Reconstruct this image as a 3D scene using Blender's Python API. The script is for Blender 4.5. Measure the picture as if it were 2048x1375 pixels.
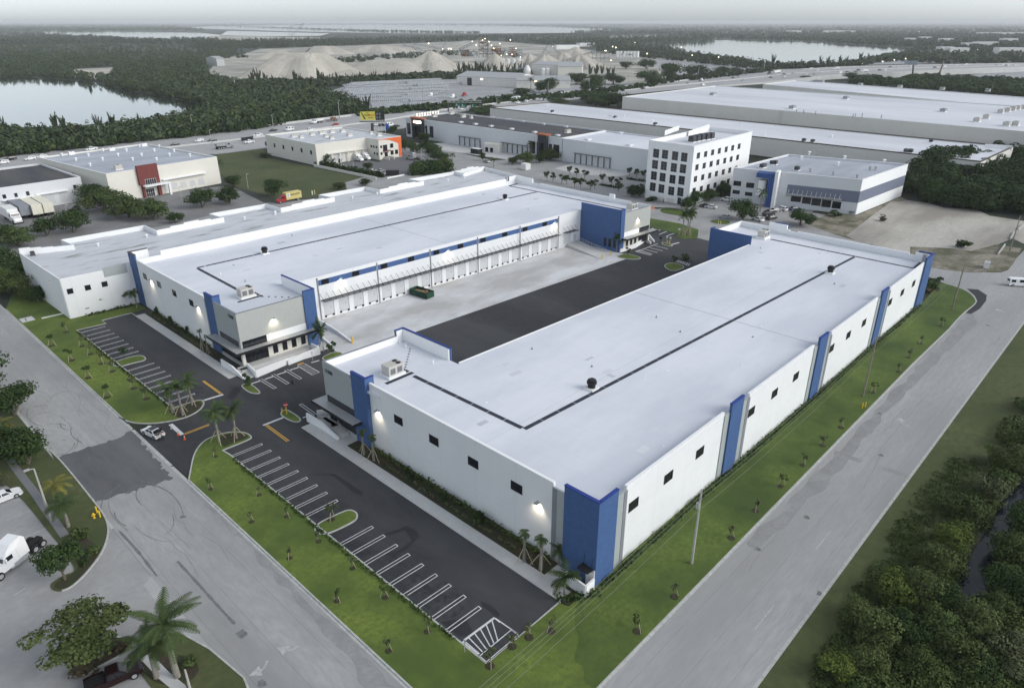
import bpy,bmesh,math,random
import numpy as np
from mathutils import Vector,Matrix
R = math.radians
random.seed(7); rng = np.random.default_rng(7)
for o in list(bpy.data.objects): bpy.data.objects.remove(o)
S = bpy.context.scene; COL = S.collection
# ---------------------------------------------------------------- camera, sky, sun, exposure
FPX,HY,HCAM = 1405.0,43.5,64.0
PITCH = math.atan((687.5 - HY) / FPX); AZ = R(43.5)
cd = bpy.data.cameras.new('camera'); cam = bpy.data.objects.new('camera',cd); COL.objects.link(cam)
cam.location = (0,0,HCAM); cam.rotation_euler = (R(90) - PITCH,0,AZ - R(90))
cd.sensor_width = 36.0; cd.lens = FPX / 2048 * 36.0; cd.clip_start = 1.0; cd.clip_end = 120000
S.camera = cam
SUN_EL,SUN_AZ = R(32),R(-62)
w = bpy.data.worlds.new('World'); S.world = w; w.use_nodes = True
nt = w.node_tree; nt.nodes.clear()
sky = nt.nodes.new('ShaderNodeTexSky'); sky.sky_type = 'NISHITA'; sky.sun_disc = False
sky.sun_elevation = SUN_EL; sky.sun_rotation = R(90) - SUN_AZ
sky.altitude = 0; sky.air_density = 1.0; sky.dust_density = 1.0; sky.ozone_density = 1.0
hs = nt.nodes.new('ShaderNodeHueSaturation'); hs.inputs['Saturation'].default_value = 0.2
bg = nt.nodes.new('ShaderNodeBackground'); bg.inputs['Strength'].default_value = 0.138
wo = nt.nodes.new('ShaderNodeOutputWorld')
nt.links.new(sky.outputs[0],hs.inputs['Color']); ov = nt.nodes.new('ShaderNodeVectorMath'); ov.operation = 'MULTIPLY'; ov.inputs[1].default_value = (.905,.98,1.055)
nt.links.new(hs.outputs[0],ov.inputs[0]); nt.links.new(ov.outputs[0],bg.inputs['Color']); nt.links.new(bg.outputs[0],wo.inputs['Surface'])
ld = bpy.data.lights.new('sun','SUN'); ld.energy = 1.3; ld.angle = R(35); ld.color = (1,.94,.85)
sun = bpy.data.objects.new('sun',ld); COL.objects.link(sun)
sd = Vector((math.cos(SUN_EL) * math.cos(SUN_AZ),math.cos(SUN_EL) * math.sin(SUN_AZ),math.sin(SUN_EL)))
sun.rotation_euler = sd.to_track_quat('Z','Y').to_euler(); sun.location = (0,-60,120)
S.view_settings.view_transform = 'Standard'; S.view_settings.look = 'None'
S.view_settings.exposure = 0.48; S.view_settings.gamma = 1.0
# ---------------------------------------------------------------- survey: photo pixel -> point on the ground (or at height z)
SH = dict(f=(0,0,1),z7=(900,900,500/1447),z6=(380,800,620/1483),z3=(540,640,400/1833),z8=(1300,500,748/1714),w1=(380,480,400/1833),w2=(600,420,700/2048),w4=(80,580,440/1779),
 a8=(0,400,450/1934),a6=(1000,200,550/2048),a7=(1500,220,548/2048),a5=(500,180,600/2048),a4=(0,200,600/2048),w5=(0,800,420/1004),a3=(1300,0,748/2048),a2=(650,0,700/2048),a1=(0,0,700/2048),
 b1=(600,440,300/1587),b2=(1100,380,320/2048),b3=(1380,420,500/2048),b4=(230,480,250/1432),b5=(380,600,280/1925),b6=(240,760,300/2048),b7=(1040,960,240/1269),b8=(0,900,260/1117),
 c1=(500,60,400/2048),c2=(820,60,400/2048),c3=(1180,60,400/2048),c4=(1560,40,488/2048),c5=(780,200,400/2048),c6=(1640,900,408/1181),c7=(1820,420,228/1306),c8=(0,280,200/1375),
 d1=(540,370,100/2048),d2=(700,210,160/2048),d3=(810,220,120/2048),d4=(1420,300,280/2048),d5=(620,270,280/2048),d6=(0,1150,420/2048),d7=(380,60,320/2048),d8=(1220,360,260/2048),
 e1=(880,200,80/2048),e2=(1220,90,100/2048),e3=(1330,90,370/2048),e4=(1700,90,348/2048),e5=(0,250,360/2048),e6=(330,230,490/2048),e7=(0,820,130/993),e8=(1780,300,268/2047))
def pix(n,x,y):
 t = SH[n]; return t[0] + x * t[2],t[1] + y * t[2]
def ray(px,py):
 x = (px - 1024) / FPX; y = (py - 687.5) / FPX
 fw = math.cos(PITCH) - y * math.sin(PITCH); up = -math.sin(PITCH) - y * math.cos(PITCH)
 return (math.cos(AZ) * fw + math.sin(AZ) * x,math.sin(AZ) * fw - math.cos(AZ) * x,up)
def G(n,x,y,z=0.0):
 r = ray(*pix(n,x,y)); t = (z - HCAM) / r[2]
 return Vector((r[0] * t,r[1] * t,z))
def GL(n,pts,z=0.0): return [G(n,x,y,z) for x,y in pts]
def HT(base,n,x,y):
 r = ray(*pix(n,x,y)); t = math.hypot(base[0],base[1]) / math.hypot(r[0],r[1]); return HCAM + r[2] * t
_ys = [0,36,38.9,58.9,82,97,118,127,139,165,177.5,192]; _ss = [0,0,0,-.04,-.034,-.035,-.0437,-.04,-.047,-.036,-.012,0]
def W(x,y): return y + float(np.interp(y,_ys,_ss)) * (x - 56)
def WV(x,y,z=0): return Vector((x,W(x,y),z))
# ---------------------------------------------------------------- scene helpers
ORG = {}
def tag(o,label=None,cat=None,group=None,kind=None):
 if label: o['label'] = label
 if cat: o['category'] = cat
 if group: o['group'] = group
 if kind: o['kind'] = kind
 return o
def thing(name,label,cat,loc=(0,0,0),rz=0,group=None):
 o = bpy.data.objects.new(name,None); COL.objects.link(o); o.location = loc; o.rotation_euler = (0,0,rz)
 o.empty_display_size = .5; ORG[o.name] = Vector(loc)
 return tag(o,label,cat,group)
def link(name,me,parent=None):
 o = bpy.data.objects.new(name,me); COL.objects.link(o)
 if parent: o.parent = parent
 return o
def copy_tree(o,parent=None):
 c = o.copy(); COL.objects.link(c); c.parent = parent
 for ch in o.children: copy_tree(ch,c)
 return c
def dup(o,loc,rz=0,label=None,group=None,sc=None):
 c = copy_tree(o); c.location = loc; c.rotation_euler = (0,0,rz)
 if sc: c.scale = (sc,sc,sc) if not hasattr(sc,'__len__') else sc
 if label: c['label'] = label
 if group: c['group'] = group
 return c
def drop(o):
 for ch in list(o.children): drop(ch)
 bpy.data.objects.remove(o)
class MB:
 def __init__(s): s.v = []; s.f = []; s.m = []; s.mi = 0
 def quadset(s,vs,fs):
  b = len(s.v); s.v += [tuple(v) for v in vs]; s.f += [tuple(b + i for i in f) for f in fs]; s.m += [s.mi] * len(fs); return s
 def box(s,x0,x1,y0,y1,z0,z1):
  x0,x1 = sorted((x0,x1)); y0,y1 = sorted((y0,y1)); z0,z1 = sorted((z0,z1))
  return s.quadset([(x0,y0,z0),(x1,y0,z0),(x1,y1,z0),(x0,y1,z0),(x0,y0,z1),(x1,y0,z1),(x1,y1,z1),(x0,y1,z1)],
   [(0,3,2,1),(4,5,6,7),(0,1,5,4),(1,2,6,5),(2,3,7,6),(3,0,4,7)])
 def prism(s,poly,z0,z1):
  p = [(a[0],a[1]) for a in poly]
  if sum(p[i][0] * p[(i + 1) % len(p)][1] - p[(i + 1) % len(p)][0] * p[i][1] for i in range(len(p))) < 0: p = p[::-1]
  n = len(p)
  return s.quadset([(x,y,z0) for x,y in p] + [(x,y,z1) for x,y in p],
   [tuple(range(n))[::-1],tuple(range(n,2 * n))] + [(i,(i + 1) % n,n + (i + 1) % n,n + i) for i in range(n)])
 def flat(s,poly,z=None):
  p = [(a[0],a[1],a[2] if z is None else z) for a in poly]
  if sum(p[i][0] * p[(i + 1) % len(p)][1] - p[(i + 1) % len(p)][0] * p[i][1] for i in range(len(p))) < 0: p = p[::-1]
  return s.quadset(p,[tuple(range(len(p)))])
 def strip(s,pts,wd,z0,z1,closed=False):
  n = len(pts); P = [Vector((p[0],p[1])) for p in pts]
  L = []; Rr = []
  for i in range(n):
   a = P[i - 1] if (i > 0 or closed) else P[i]; b = P[(i + 1) % n] if (i < n - 1 or closed) else P[i]
   d = b - a; d = d.normalized() if d.length > 1e-6 else Vector((1,0)); q = Vector((-d.y,d.x)) * wd / 2
   L.append(P[i] + q); Rr.append(P[i] - q)
  for i in range(n if closed else n - 1):
   j = (i + 1) % n
   s.quadset([(*Rr[i],z0),(*Rr[j],z0),(*L[j],z0),(*L[i],z0),(*Rr[i],z1),(*Rr[j],z1),(*L[j],z1),(*L[i],z1)],
    [(0,3,2,1),(4,5,6,7),(0,1,5,4),(2,3,7,6)] + ([] if closed else [(1,2,6,5),(3,0,4,7)]))
  return s
 def tube(s,pts,r,n=8,cap=True):
  P = [Vector(p) for p in pts]; rs = r if hasattr(r,'__len__') else [r] * len(P); vs = []; fs = []
  for i,p in enumerate(P):
   d = (P[min(i + 1,len(P) - 1)] - P[max(i - 1,0)]).normalized()
   u = d.cross(Vector((0,0,1)) if abs(d.z) < .9 else Vector((1,0,0))).normalized(); v = d.cross(u)
   vs += [p + (u * math.cos(k * 2 * math.pi / n) + v * math.sin(k * 2 * math.pi / n)) * rs[i] for k in range(n)]
  for i in range(len(P) - 1):
   for k in range(n):
    fs.append((i * n + k,i * n + (k + 1) % n,(i + 1) * n + (k + 1) % n,(i + 1) * n + k))
  if cap: fs += [tuple(range(n)),tuple(range(len(P) * n - n,len(P) * n))[::-1]]
  return s.quadset(vs,fs)
 def lathe(s,prof,c=(0,0,0),n=12):
  vs = []; fs = []
  for r_,z_ in prof: vs += [(c[0] + r_ * math.cos(k * 2 * math.pi / n),c[1] + r_ * math.sin(k * 2 * math.pi / n),c[2] + z_) for k in range(n)]
  m = len(prof)
  for i in range(m - 1):
   for k in range(n): fs.append((i * n + k,i * n + (k + 1) % n,(i + 1) * n + (k + 1) % n,(i + 1) * n + k))
  fs += [tuple(range(n))[::-1],tuple(range(m * n - n,m * n))]
  return s.quadset(vs,fs)
 def side(s,prof):
  n = len(prof)
  return s.quadset([(x,-h,z) for x,z,h in prof] + [(x,h,z) for x,z,h in prof],
   [tuple(range(n)),tuple(range(n,2 * n))[::-1]] + [(i,n + i,n + (i + 1) % n,(i + 1) % n) for i in range(n)])
 def build(s,name,mat,parent=None,warp=False,smooth=False,fix=False):
  me = bpy.data.meshes.new(name); v = s.v
  if warp: v = [(a,W(a,b),c) for a,b,c in v]
  p = parent
  while p is not None and p.parent is not None: p = p.parent
  if p is not None and p.name in ORG:
   g = ORG[p.name]; v = [(a - g.x,b - g.y,c - g.z) for a,b,c in v]
  me.from_pydata(v,[],s.f);
  for m_ in (mat if isinstance(mat,(list,tuple)) else [mat]): me.materials.append(m_)
  if isinstance(mat,(list,tuple)): me.polygons.foreach_set('material_index',s.m)
  if fix:
   b = bmesh.new(); b.from_mesh(me); bmesh.ops.recalc_face_normals(b,faces=b.faces); b.to_mesh(me); b.free()
  if smooth: me.polygons.foreach_set('use_smooth',[True] * len(me.polygons))
  me.update(); return link(name,me,parent)
class Fac:
 def __init__(s,p0,p1):
  s.p = Vector((p0[0],p0[1])); d = Vector((p1[0],p1[1])) - s.p; s.L = d.length; s.d = d.normalized(); s.n = Vector((s.d.y,-s.d.x))
 def at(s,u,d=0): return s.p + s.d * u + s.n * d
 def box(s,mb,u0,u1,z0,z1,d0,d1):
  P = [s.at(u0,d0),s.at(u0,d1),s.at(u1,d1),s.at(u1,d0)]; return mb.prism(P,z0,z1)
def npmesh(name,V,F,mat):
 me = bpy.data.meshes.new(name); k = F.shape[1]
 me.vertices.add(len(V)); me.vertices.foreach_set('co',V.astype(np.float32).ravel())
 me.loops.add(F.size); me.loops.foreach_set('vertex_index',F.astype(np.int32).ravel())
 me.polygons.add(len(F)); me.polygons.foreach_set('loop_start',np.arange(0,F.size,k,dtype=np.int32)); me.polygons.foreach_set('loop_total',np.full(len(F),k,np.int32))
 me.materials.append(mat); me.update(calc_edges=True); me.validate(); return me
ORD = 'first second third fourth fifth sixth seventh eighth ninth tenth eleventh twelfth thirteenth fourteenth fifteenth sixteenth seventeenth eighteenth nineteenth twentieth'.split()
TENS = {2: 'twenty',3: 'thirty',4: 'forty',5: 'fifty',6: 'sixty',7: 'seventy',8: 'eighty',9: 'ninety'}
def nth(i):
 if i < 20: return ORD[i]
 a,b = divmod(i + 1,10)
 return (TENS[a][:-1] + 'ieth') if b == 0 else TENS[a] + '-' + ORD[b - 1]
def text(name,s,size,loc,rot,mat,parent,ext=.03,shear=0):
 cu = bpy.data.curves.new(name,'FONT'); cu.body = s; cu.size = size; cu.extrude = ext; cu.align_x = 'CENTER'; cu.align_y = 'CENTER'; cu.offset = size * .02; cu.shear = shear
 to = bpy.data.objects.new(name,cu); me = bpy.data.meshes.new_from_object(to); bpy.data.objects.remove(to)
 me.materials.clear(); me.materials.append(mat)
 o = link(name,me,parent); g = ORG.get(parent.name,Vector((0,0,0))) if parent else Vector((0,0,0))
 o.location = Vector(loc) - g; o.rotation_euler = rot; return o
# ---------------------------------------------------------------- materials
MATS = {}
def M(name,col,rough=.85,var=.12,scale=.6,big=0,bigscale=.03,spec=.25,metal=0,stretch=(1,1,1),emit=None,es=0,tint=None,joints=None,detail=6,bump=0,seam=None,coat=0):
 m = bpy.data.materials.new(name); m.use_nodes = True; n = m.node_tree.nodes; l = m.node_tree.links
 b = n['Principled BSDF']; b.inputs['Roughness'].default_value = rough; b.inputs['Metallic'].default_value = metal
 b.inputs['Specular IOR Level'].default_value = spec; b.inputs['Coat Weight'].default_value = coat
 c4 = (*col,1)
 tc = n.new('ShaderNodeTexCoord'); mp = n.new('ShaderNodeMapping'); mp.inputs['Scale'].default_value = stretch; l.new(tc.outputs['Object'],mp.inputs['Vector'])
 nz = n.new('ShaderNodeTexNoise'); nz.inputs['Scale'].default_value = scale; nz.inputs['Detail'].default_value = detail; nz.inputs['Roughness'].default_value = .65; l.new(mp.outputs[0],nz.inputs['Vector'])
 rp = n.new('ShaderNodeMapRange'); rp.inputs['From Min'].default_value = .3; rp.inputs['From Max'].default_value = .7; rp.inputs['To Min'].default_value = 1 - var; rp.inputs['To Max'].default_value = 1 + var; l.new(nz.outputs['Fac'],rp.inputs['Value'])
 cur = n.new('ShaderNodeVectorMath'); cur.operation = 'SCALE'; cur.inputs[0].default_value = col; l.new(rp.outputs[0],cur.inputs['Scale']); out = cur.outputs[0]
 if tint:
  n2 = n.new('ShaderNodeTexNoise'); n2.inputs['Scale'].default_value = bigscale; n2.inputs['Detail'].default_value = 7; n2.inputs['Roughness'].default_value = .6; l.new(mp.outputs[0],n2.inputs['Vector'])
  r2 = n.new('ShaderNodeMapRange'); r2.inputs['From Min'].default_value = .5 - big; r2.inputs['From Max'].default_value = .5 + big; l.new(n2.outputs['Fac'],r2.inputs['Value'])
  mx = n.new('ShaderNodeMix'); mx.data_type = 'RGBA'; l.new(r2.outputs[0],mx.inputs['Factor']); l.new(out,mx.inputs[6]); mx.inputs[7].default_value = (*tint,1); out = mx.outputs[2]
 def lines(axis,period,width,dark,out):
  sx = n.new('ShaderNodeSeparateXYZ'); l.new(tc.outputs['Object'],sx.inputs[0])
  d = n.new('ShaderNodeMath'); d.operation = 'DIVIDE'; l.new(sx.outputs[axis],d.inputs[0]); d.inputs[1].default_value = period
  fr = n.new('ShaderNodeMath'); fr.operation = 'FRACT'; l.new(d.outputs[0],fr.inputs[0])
  lt = n.new('ShaderNodeMath'); lt.operation = 'LESS_THAN'; l.new(fr.outputs[0],lt.inputs[0]); lt.inputs[1].default_value = width / period
  ml = n.new('ShaderNodeMath'); ml.operation = 'MULTIPLY'; l.new(lt.outputs[0],ml.inputs[0]); ml.inputs[1].default_value = dark
  mx = n.new('ShaderNodeMix'); mx.data_type = 'RGBA'; l.new(ml.outputs[0],mx.inputs['Factor']); l.new(out,mx.inputs[6]); mx.inputs[7].default_value = (.05,.05,.06,1); return mx.outputs[2]
 for j in (joints or []): out = lines(j[0],j[1],j[2],j[3],out)
 l.new(out,b.inputs['Base Color'])
 if bump:
  bp = n.new('ShaderNodeBump'); bp.inputs['Strength'].default_value = bump; bp.inputs['Distance'].default_value = .1; l.new(nz.outputs['Fac'],bp.inputs['Height']); l.new(bp.outputs[0],b.inputs['Normal'])
 if emit: b.inputs['Emission Color'].default_value = (*emit,1); b.inputs['Emission Strength'].default_value = es
 MATS[name] = m; return m
def leafmat(name,c1,c2,rough=.6):
 m = bpy.data.materials.new(name); m.use_nodes = True; n = m.node_tree.nodes; l = m.node_tree.links; b = n['Principled BSDF']
 g = n.new('ShaderNodeNewGeometry'); cr = n.new('ShaderNodeValToRGB'); cr.color_ramp.elements[0].color = (*c1,1); cr.color_ramp.elements[1].color = (*c2,1); cr.color_ramp.elements[0].position = .1
 tc = n.new('ShaderNodeTexCoord'); nz = n.new('ShaderNodeTexNoise'); nz.inputs['Scale'].default_value = .22; nz.inputs['Detail'].default_value = 3; l.new(tc.outputs['Object'],nz.inputs['Vector'])
 a = n.new('ShaderNodeMath'); a.operation = 'ADD'; l.new(g.outputs['Random Per Island'],a.inputs[0]); l.new(nz.outputs['Fac'],a.inputs[1])
 h = n.new('ShaderNodeMath'); h.operation = 'MULTIPLY'; h.inputs[1].default_value = .5; l.new(a.outputs[0],h.inputs[0]); l.new(h.outputs[0],cr.inputs[0])
 oi = n.new('ShaderNodeObjectInfo'); mr = n.new('ShaderNodeMapRange'); mr.inputs['To Min'].default_value = .8; mr.inputs['To Max'].default_value = 1.2; l.new(oi.outputs['Random'],mr.inputs['Value'])
 sc = n.new('ShaderNodeVectorMath'); sc.operation = 'SCALE'; l.new(cr.outputs[0],sc.inputs[0]); l.new(mr.outputs[0],sc.inputs['Scale']); l.new(sc.outputs[0],b.inputs['Base Color'])
 b.inputs['Roughness'].default_value = rough; b.inputs['Specular IOR Level'].default_value = .06; MATS[name] = m; return m
def watermat(name,col,rough):
 m = M(name,col,rough=rough,var=.05,scale=.01,spec=.5); b = m.node_tree.nodes['Principled BSDF']; b.inputs['IOR'].default_value = 1.33
 n = m.node_tree.nodes; l = m.node_tree.links; tc = n.new('ShaderNodeTexCoord'); nz = n.new('ShaderNodeTexNoise'); nz.inputs['Scale'].default_value = .35; nz.inputs['Detail'].default_value = 2; l.new(tc.outputs['Object'],nz.inputs['Vector'])
 bp = n.new('ShaderNodeBump'); bp.inputs['Strength'].default_value = .06; bp.inputs['Distance'].default_value = .2; l.new(nz.outputs['Fac'],bp.inputs['Height']); l.new(bp.outputs[0],b.inputs['Normal']); return m
def build_materials():
 M('wall white',(.80,.80,.80),var=.02,scale=.4,joints=[(0,7.6,.06,.16),(1,7.6,.06,.16),(2,3.72,.05,.1)],tint=(.72,.73,.74),big=.25,bigscale=.12)
 M('white plain',(.82,.82,.82),var=.02,scale=.5)
 M('wall blue',(.060,.117,.265),var=.10,scale=1.5,rough=.7)
 M('cap blue',(.025,.05,.24),var=.05,rough=.6)
 M('wall gray',(.36,.39,.39),var=.05,scale=1.2)
 M('wall beige gray',(.425,.435,.415),var=.04,scale=1.2)
 M('trim gray',(.22,.23,.25),var=.05)
 M('roof new',(.70,.71,.755),var=.03,scale=.25,rough=.6,joints=[(0,3.05,.06,.10),(1,30.0,.1,.2)],tint=(.59,.605,.665),big=.09,bigscale=.07,stretch=(.35,1,1))
 M('roof old',(.55,.56,.59),var=.08,scale=.5,rough=.7,tint=(.27,.26,.25),big=.07,bigscale=.42,stretch=(.22,1,1))
 for nm in ('roof old',):
  mm = MATS[nm].node_tree.nodes
  for nd in mm:
   if nd.type == 'MAP_RANGE' and abs(nd.inputs['From Max'].default_value - .57) < .01: nd.inputs['From Min'].default_value = .55; nd.inputs['From Max'].default_value = .68
 M('roof white far',(.70,.71,.75),var=.05,scale=.3,rough=.7,tint=(.55,.56,.6),big=.15,bigscale=.04,stretch=(1,.2,1))
 M('roof gray',(.33,.35,.40),var=.08,scale=.3,rough=.7,tint=(.45,.47,.52),big=.12,bigscale=.09,stretch=(.2,1,1))
 M('roof dark',(.055,.057,.068),var=.2,scale=.5,tint=(.1,.095,.09),big=.15,bigscale=.15,stretch=(1,.2,1))
 M('roof stripe',(.035,.04,.055),var=.2,rough=.7)
 M('wall cream',(.72,.69,.62),var=.03,tint=(.66,.64,.58),big=.3,bigscale=.1)
 M('wall cream gray',(.72,.70,.66),var=.04,scale=.5,tint=(.66,.64,.60),big=.2,bigscale=.08,joints=[(0,6.0,.1,.1),(1,6.0,.1,.1)])
 M('wall pale',(.66,.67,.69),var=.02,tint=(.6,.61,.63),big=.3,bigscale=.1)
 M('wall slate',(.17,.19,.25),var=.05); M('wall steel blue',(.045,.09,.26),var=.05)
 M('wall red',(.17,.05,.045),var=.12,scale=1); M('wall orange',(.72,.15,.05),var=.04)
 M('orange cap',(.4,.13,.06),var=.05); M('charcoal',(.05,.055,.06),var=.1); M('brown trim',(.10,.08,.06),var=.1)
 M('glass',(.012,.014,.02),rough=.12,var=.05,spec=.5); M('glass blue',(.03,.04,.06),rough=.15,var=.05,spec=.5)
 M('frame black',(.02,.02,.022),rough=.5,var=.1); M('frame gray',(.16,.17,.18),rough=.5,var=.05); M('frame white',(.7,.7,.7),rough=.5,var=.03)
 M('door gray',(.56,.57,.58),rough=.6,var=.03,joints=[(2,.55,.03,.12)]); M('rubber',(.015,.015,.016),var=.1)
 M('metal',(.42,.42,.42),rough=.45,var=.08,metal=.3); M('metal dark',(.06,.062,.068),rough=.5,var=.15); M('metal tan',(.50,.48,.44),rough=.5,var=.06)
 M('steel',(.30,.31,.31),rough=.6,var=.2,scale=2); M('rust',(.16,.10,.07),rough=.9,var=.3,scale=2)
 M('asphalt new',(.041,.041,.045),rough=.8,var=.22,scale=1.5,tint=(.066,.066,.070),big=.10,bigscale=.07,stretch=(1,.35,1),bump=.1)
 M('asphalt patch',(.042,.042,.046),rough=.85,var=.15,scale=2); M('asphalt wet',(.030,.030,.033),rough=.5,var=.2,scale=1.2)
 M('asphalt dust',(.048,.048,.052),rough=.9,var=.5,scale=.9)
 M('asphalt old',(.36,.355,.35),rough=.9,var=.12,scale=1.8,tint=(.27,.267,.265),big=.14,bigscale=.11,stretch=(1,.25,1),joints=[(0,3.9,.07,.22)])
 M('asphalt side',(.36,.356,.352),rough=.9,var=.12,scale=1.8,tint=(.285,.282,.28),big=.14,bigscale=.09,stretch=(.2,1,1),joints=[(1,3.9,.06,.22)])
 M('asphalt mid',(.15,.15,.158),rough=.9,var=.15,scale=1.4,tint=(.14,.14,.15),big=.2,bigscale=.2)
 M('asphalt far',(.22,.22,.225),rough=.9,var=.1,scale=.5,tint=(.17,.17,.18),big=.2,bigscale=.05)
 M('lot gray',(.36,.355,.35),rough=.9,var=.12,scale=1.2,tint=(.28,.275,.275),big=.16,bigscale=.12)
 M('lot light',(.42,.415,.41),rough=.9,var=.1,scale=1.2,tint=(.36,.355,.35),big=.16,bigscale=.2)
 M('quarry floor',(.45,.43,.385),rough=1,var=.2,scale=.06,tint=(.24,.235,.20),big=.1,bigscale=.012,bump=.5)
 M('patch mid',(.105,.105,.11),rough=.9,var=.12,scale=1.5,tint=(.14,.14,.143),big=.15,bigscale=.2,stretch=(1,.3,1))
 M('roof patch',(.5,.51,.55),rough=.7,var=.1)
 M('lot dark',(.25,.247,.245),rough=.9,var=.15,scale=1.2,tint=(.18,.178,.178),big=.16,bigscale=.1)
 M('highway',(.40,.395,.395),rough=.9,var=.06,scale=.1,tint=(.34,.335,.34),big=.2,bigscale=.03)
 M('concrete',(.56,.555,.545),rough=.9,var=.08,scale=1,tint=(.48,.475,.465),big=.2,bigscale=.2)
 M('concrete apron',(.63,.635,.65),rough=.85,var=.08,scale=.9,tint=(.44,.43,.42),big=.11,bigscale=.10,stretch=(.5,1,1),joints=[(0,5.44,.06,.12),(1,5.0,.06,.08)])
 M('kerb',(.43,.43,.415),rough=.9,var=.22,scale=1.5)
 M('paint white',(.64,.64,.64),rough=.7,var=.25,scale=3); M('paint worn',(.42,.42,.42),rough=.8,var=.25,scale=3); M('paint yellow',(.62,.36,.06),rough=.7,var=.12,scale=2)
 M('yellow',(.75,.48,.03),rough=.5,var=.05); M('red',(.5,.04,.03),rough=.5,var=.05); M('cone orange',(.8,.13,.03),rough=.5,var=.05); M('blue paint',(.05,.08,.3),rough=.7,var=.1)
 M('grass',(.138,.182,.036),rough=.95,var=.35,scale=1.6,tint=(.075,.112,.026),big=.13,bigscale=.10,bump=.6)
 M('grass right',(.098,.138,.031),rough=.95,var=.3,scale=1.6,tint=(.056,.088,.023),big=.13,bigscale=.10,bump=.6)
 M('grass dull',(.088,.098,.040),rough=.95,var=.3,scale=.8,tint=(.058,.075,.030),big=.15,bigscale=.06,bump=.6)
 M('mulch',(.055,.042,.030),rough=1,var=.4,scale=2.5,bump=.6,tint=(.04,.05,.022),big=.12,bigscale=.4)
 M('wood floor',(.060,.066,.034),rough=1,var=.45,scale=.5,bump=.6,tint=(.042,.046,.028),big=.15,bigscale=.05)
 M('land far',(.035,.044,.03),rough=1,var=.5,scale=.02,tint=(.06,.064,.055),big=.06,bigscale=.002)
 M('scrub',(.27,.24,.195),rough=1,var=.35,scale=.9,bump=.5,tint=(.10,.10,.06),big=.10,bigscale=.12); M('asphalt worn',(.295,.292,.29),rough=.9,var=.14,scale=1.8,tint=(.235,.233,.235),big=.15,bigscale=.3); M('tar',(.17,.17,.172),rough=.8,var=.3,scale=2)
 M('dirt',(.46,.435,.39),rough=1,var=.12,scale=1,tint=(.29,.265,.235),big=.09,bigscale=.045,stretch=(.35,1,1),bump=.4)
 M('sand',(.52,.485,.42),rough=1,var=.08,scale=.08,tint=(.35,.325,.285),big=.15,bigscale=.015,bump=.4)
 M('gravel',(.50,.465,.405),rough=1,var=.10,scale=.15,tint=(.34,.315,.275),big=.2,bigscale=.03,bump=.5)
 M('yard gray',(.36,.36,.37),rough=.95,var=.12,scale=.2,tint=(.28,.28,.29),big=.15,bigscale=.03)
 M('pipe',(.46,.47,.49),rough=.9,var=.2,scale=.6)
 watermat('lake water',(.03,.04,.035),.06); watermat('canal water',(.006,.009,.012),.15)
 leafmat('leaf dark',(.018,.038,.012),(.060,.092,.028)); leafmat('leaf mid',(.035,.060,.018),(.10,.128,.042)); leafmat('leaf bright',(.05,.085,.015),(.15,.18,.045))
 leafmat('leaf olive',(.042,.066,.020),(.125,.150,.052)); leafmat('leaf pine',(.020,.034,.014),(.056,.075,.034)); leafmat('leaf palm',(.030,.055,.018),(.085,.11,.040)); leafmat('leaf palm yellow',(.08,.09,.02),(.22,.19,.05))
 leafmat('leaf far',(.024,.042,.020),(.072,.092,.046)); leafmat('leaf pale',(.06,.075,.035),(.13,.14,.07)); leafmat('leaf brown',(.05,.04,.025),(.11,.09,.05))
 M('bark',(.13,.11,.085),rough=1,var=.3,scale=3); M('palm bark',(.24,.22,.19),rough=1,var=.25,scale=3,joints=[(2,.35,.06,.3)]); M('stake',(.42,.36,.26),var=.1)
 M('pole concrete',(.40,.39,.36),var=.1,scale=1); M('pole wood',(.24,.21,.17),var=.2,scale=1); M('wire',(.16,.16,.13),rough=.6,var=.05)
 M('car white',(.78,.78,.78),rough=.3,var=.02,coat=.4); M('car black',(.018,.018,.02),rough=.3,var=.05,coat=.4); M('car silver',(.38,.39,.4),rough=.35,var=.03,metal=.3,coat=.3); M('car red',(.36,.03,.025),rough=.35,var=.03,coat=.4)
 M('car maroon',(.016,.005,.006),rough=.3,var=.05,coat=.3); M('car blue',(.05,.08,.16),rough=.3,var=.05,coat=.4); M('car glass',(.012,.014,.018),rough=.08,var=.02,spec=.6); M('tyre',(.016,.016,.017),rough=.85,var=.1); M('rim',(.5,.5,.51),rough=.35,var=.05,metal=.5)
 M('trailer white',(.74,.74,.72),rough=.5,var=.03); M('trailer cream',(.70,.67,.56),rough=.5,var=.03); M('trailer gray',(.24,.25,.28),rough=.6,var=.12); M('bin green',(.018,.06,.035),rough=.6,var=.15,scale=2); M('truck yellow',(.62,.52,.20),rough=.5,var=.05)
 M('sign yellow',(.62,.56,.10),rough=.6,var=.05); M('sign green',(.0,.11,.085),rough=.5,var=.05); M('ink',(.02,.02,.022),rough=.6,var=.05); M('ink orange',(.6,.16,.03),rough=.6,var=.05); M('teal',(.05,.25,.27),rough=.7,var=.2); M('flag blue',(.02,.10,.42),rough=.7,var=.05)
 M('lamp on',(.9,.85,.7),emit=(1,.86,.62),es=9); M('lamp far',(.9,.85,.7),emit=(1,.85,.6),es=3); M('skin',(.30,.19,.13),rough=.6,var=.05); M('cloth dark',(.02,.022,.03),var=.1); M('cloth gray',(.30,.31,.32),var=.1); M('hair',(.015,.012,.01),var=.1); M('cardboard',(.3,.2,.12),var=.3,scale=3)
build_materials(); m = MATS
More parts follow.
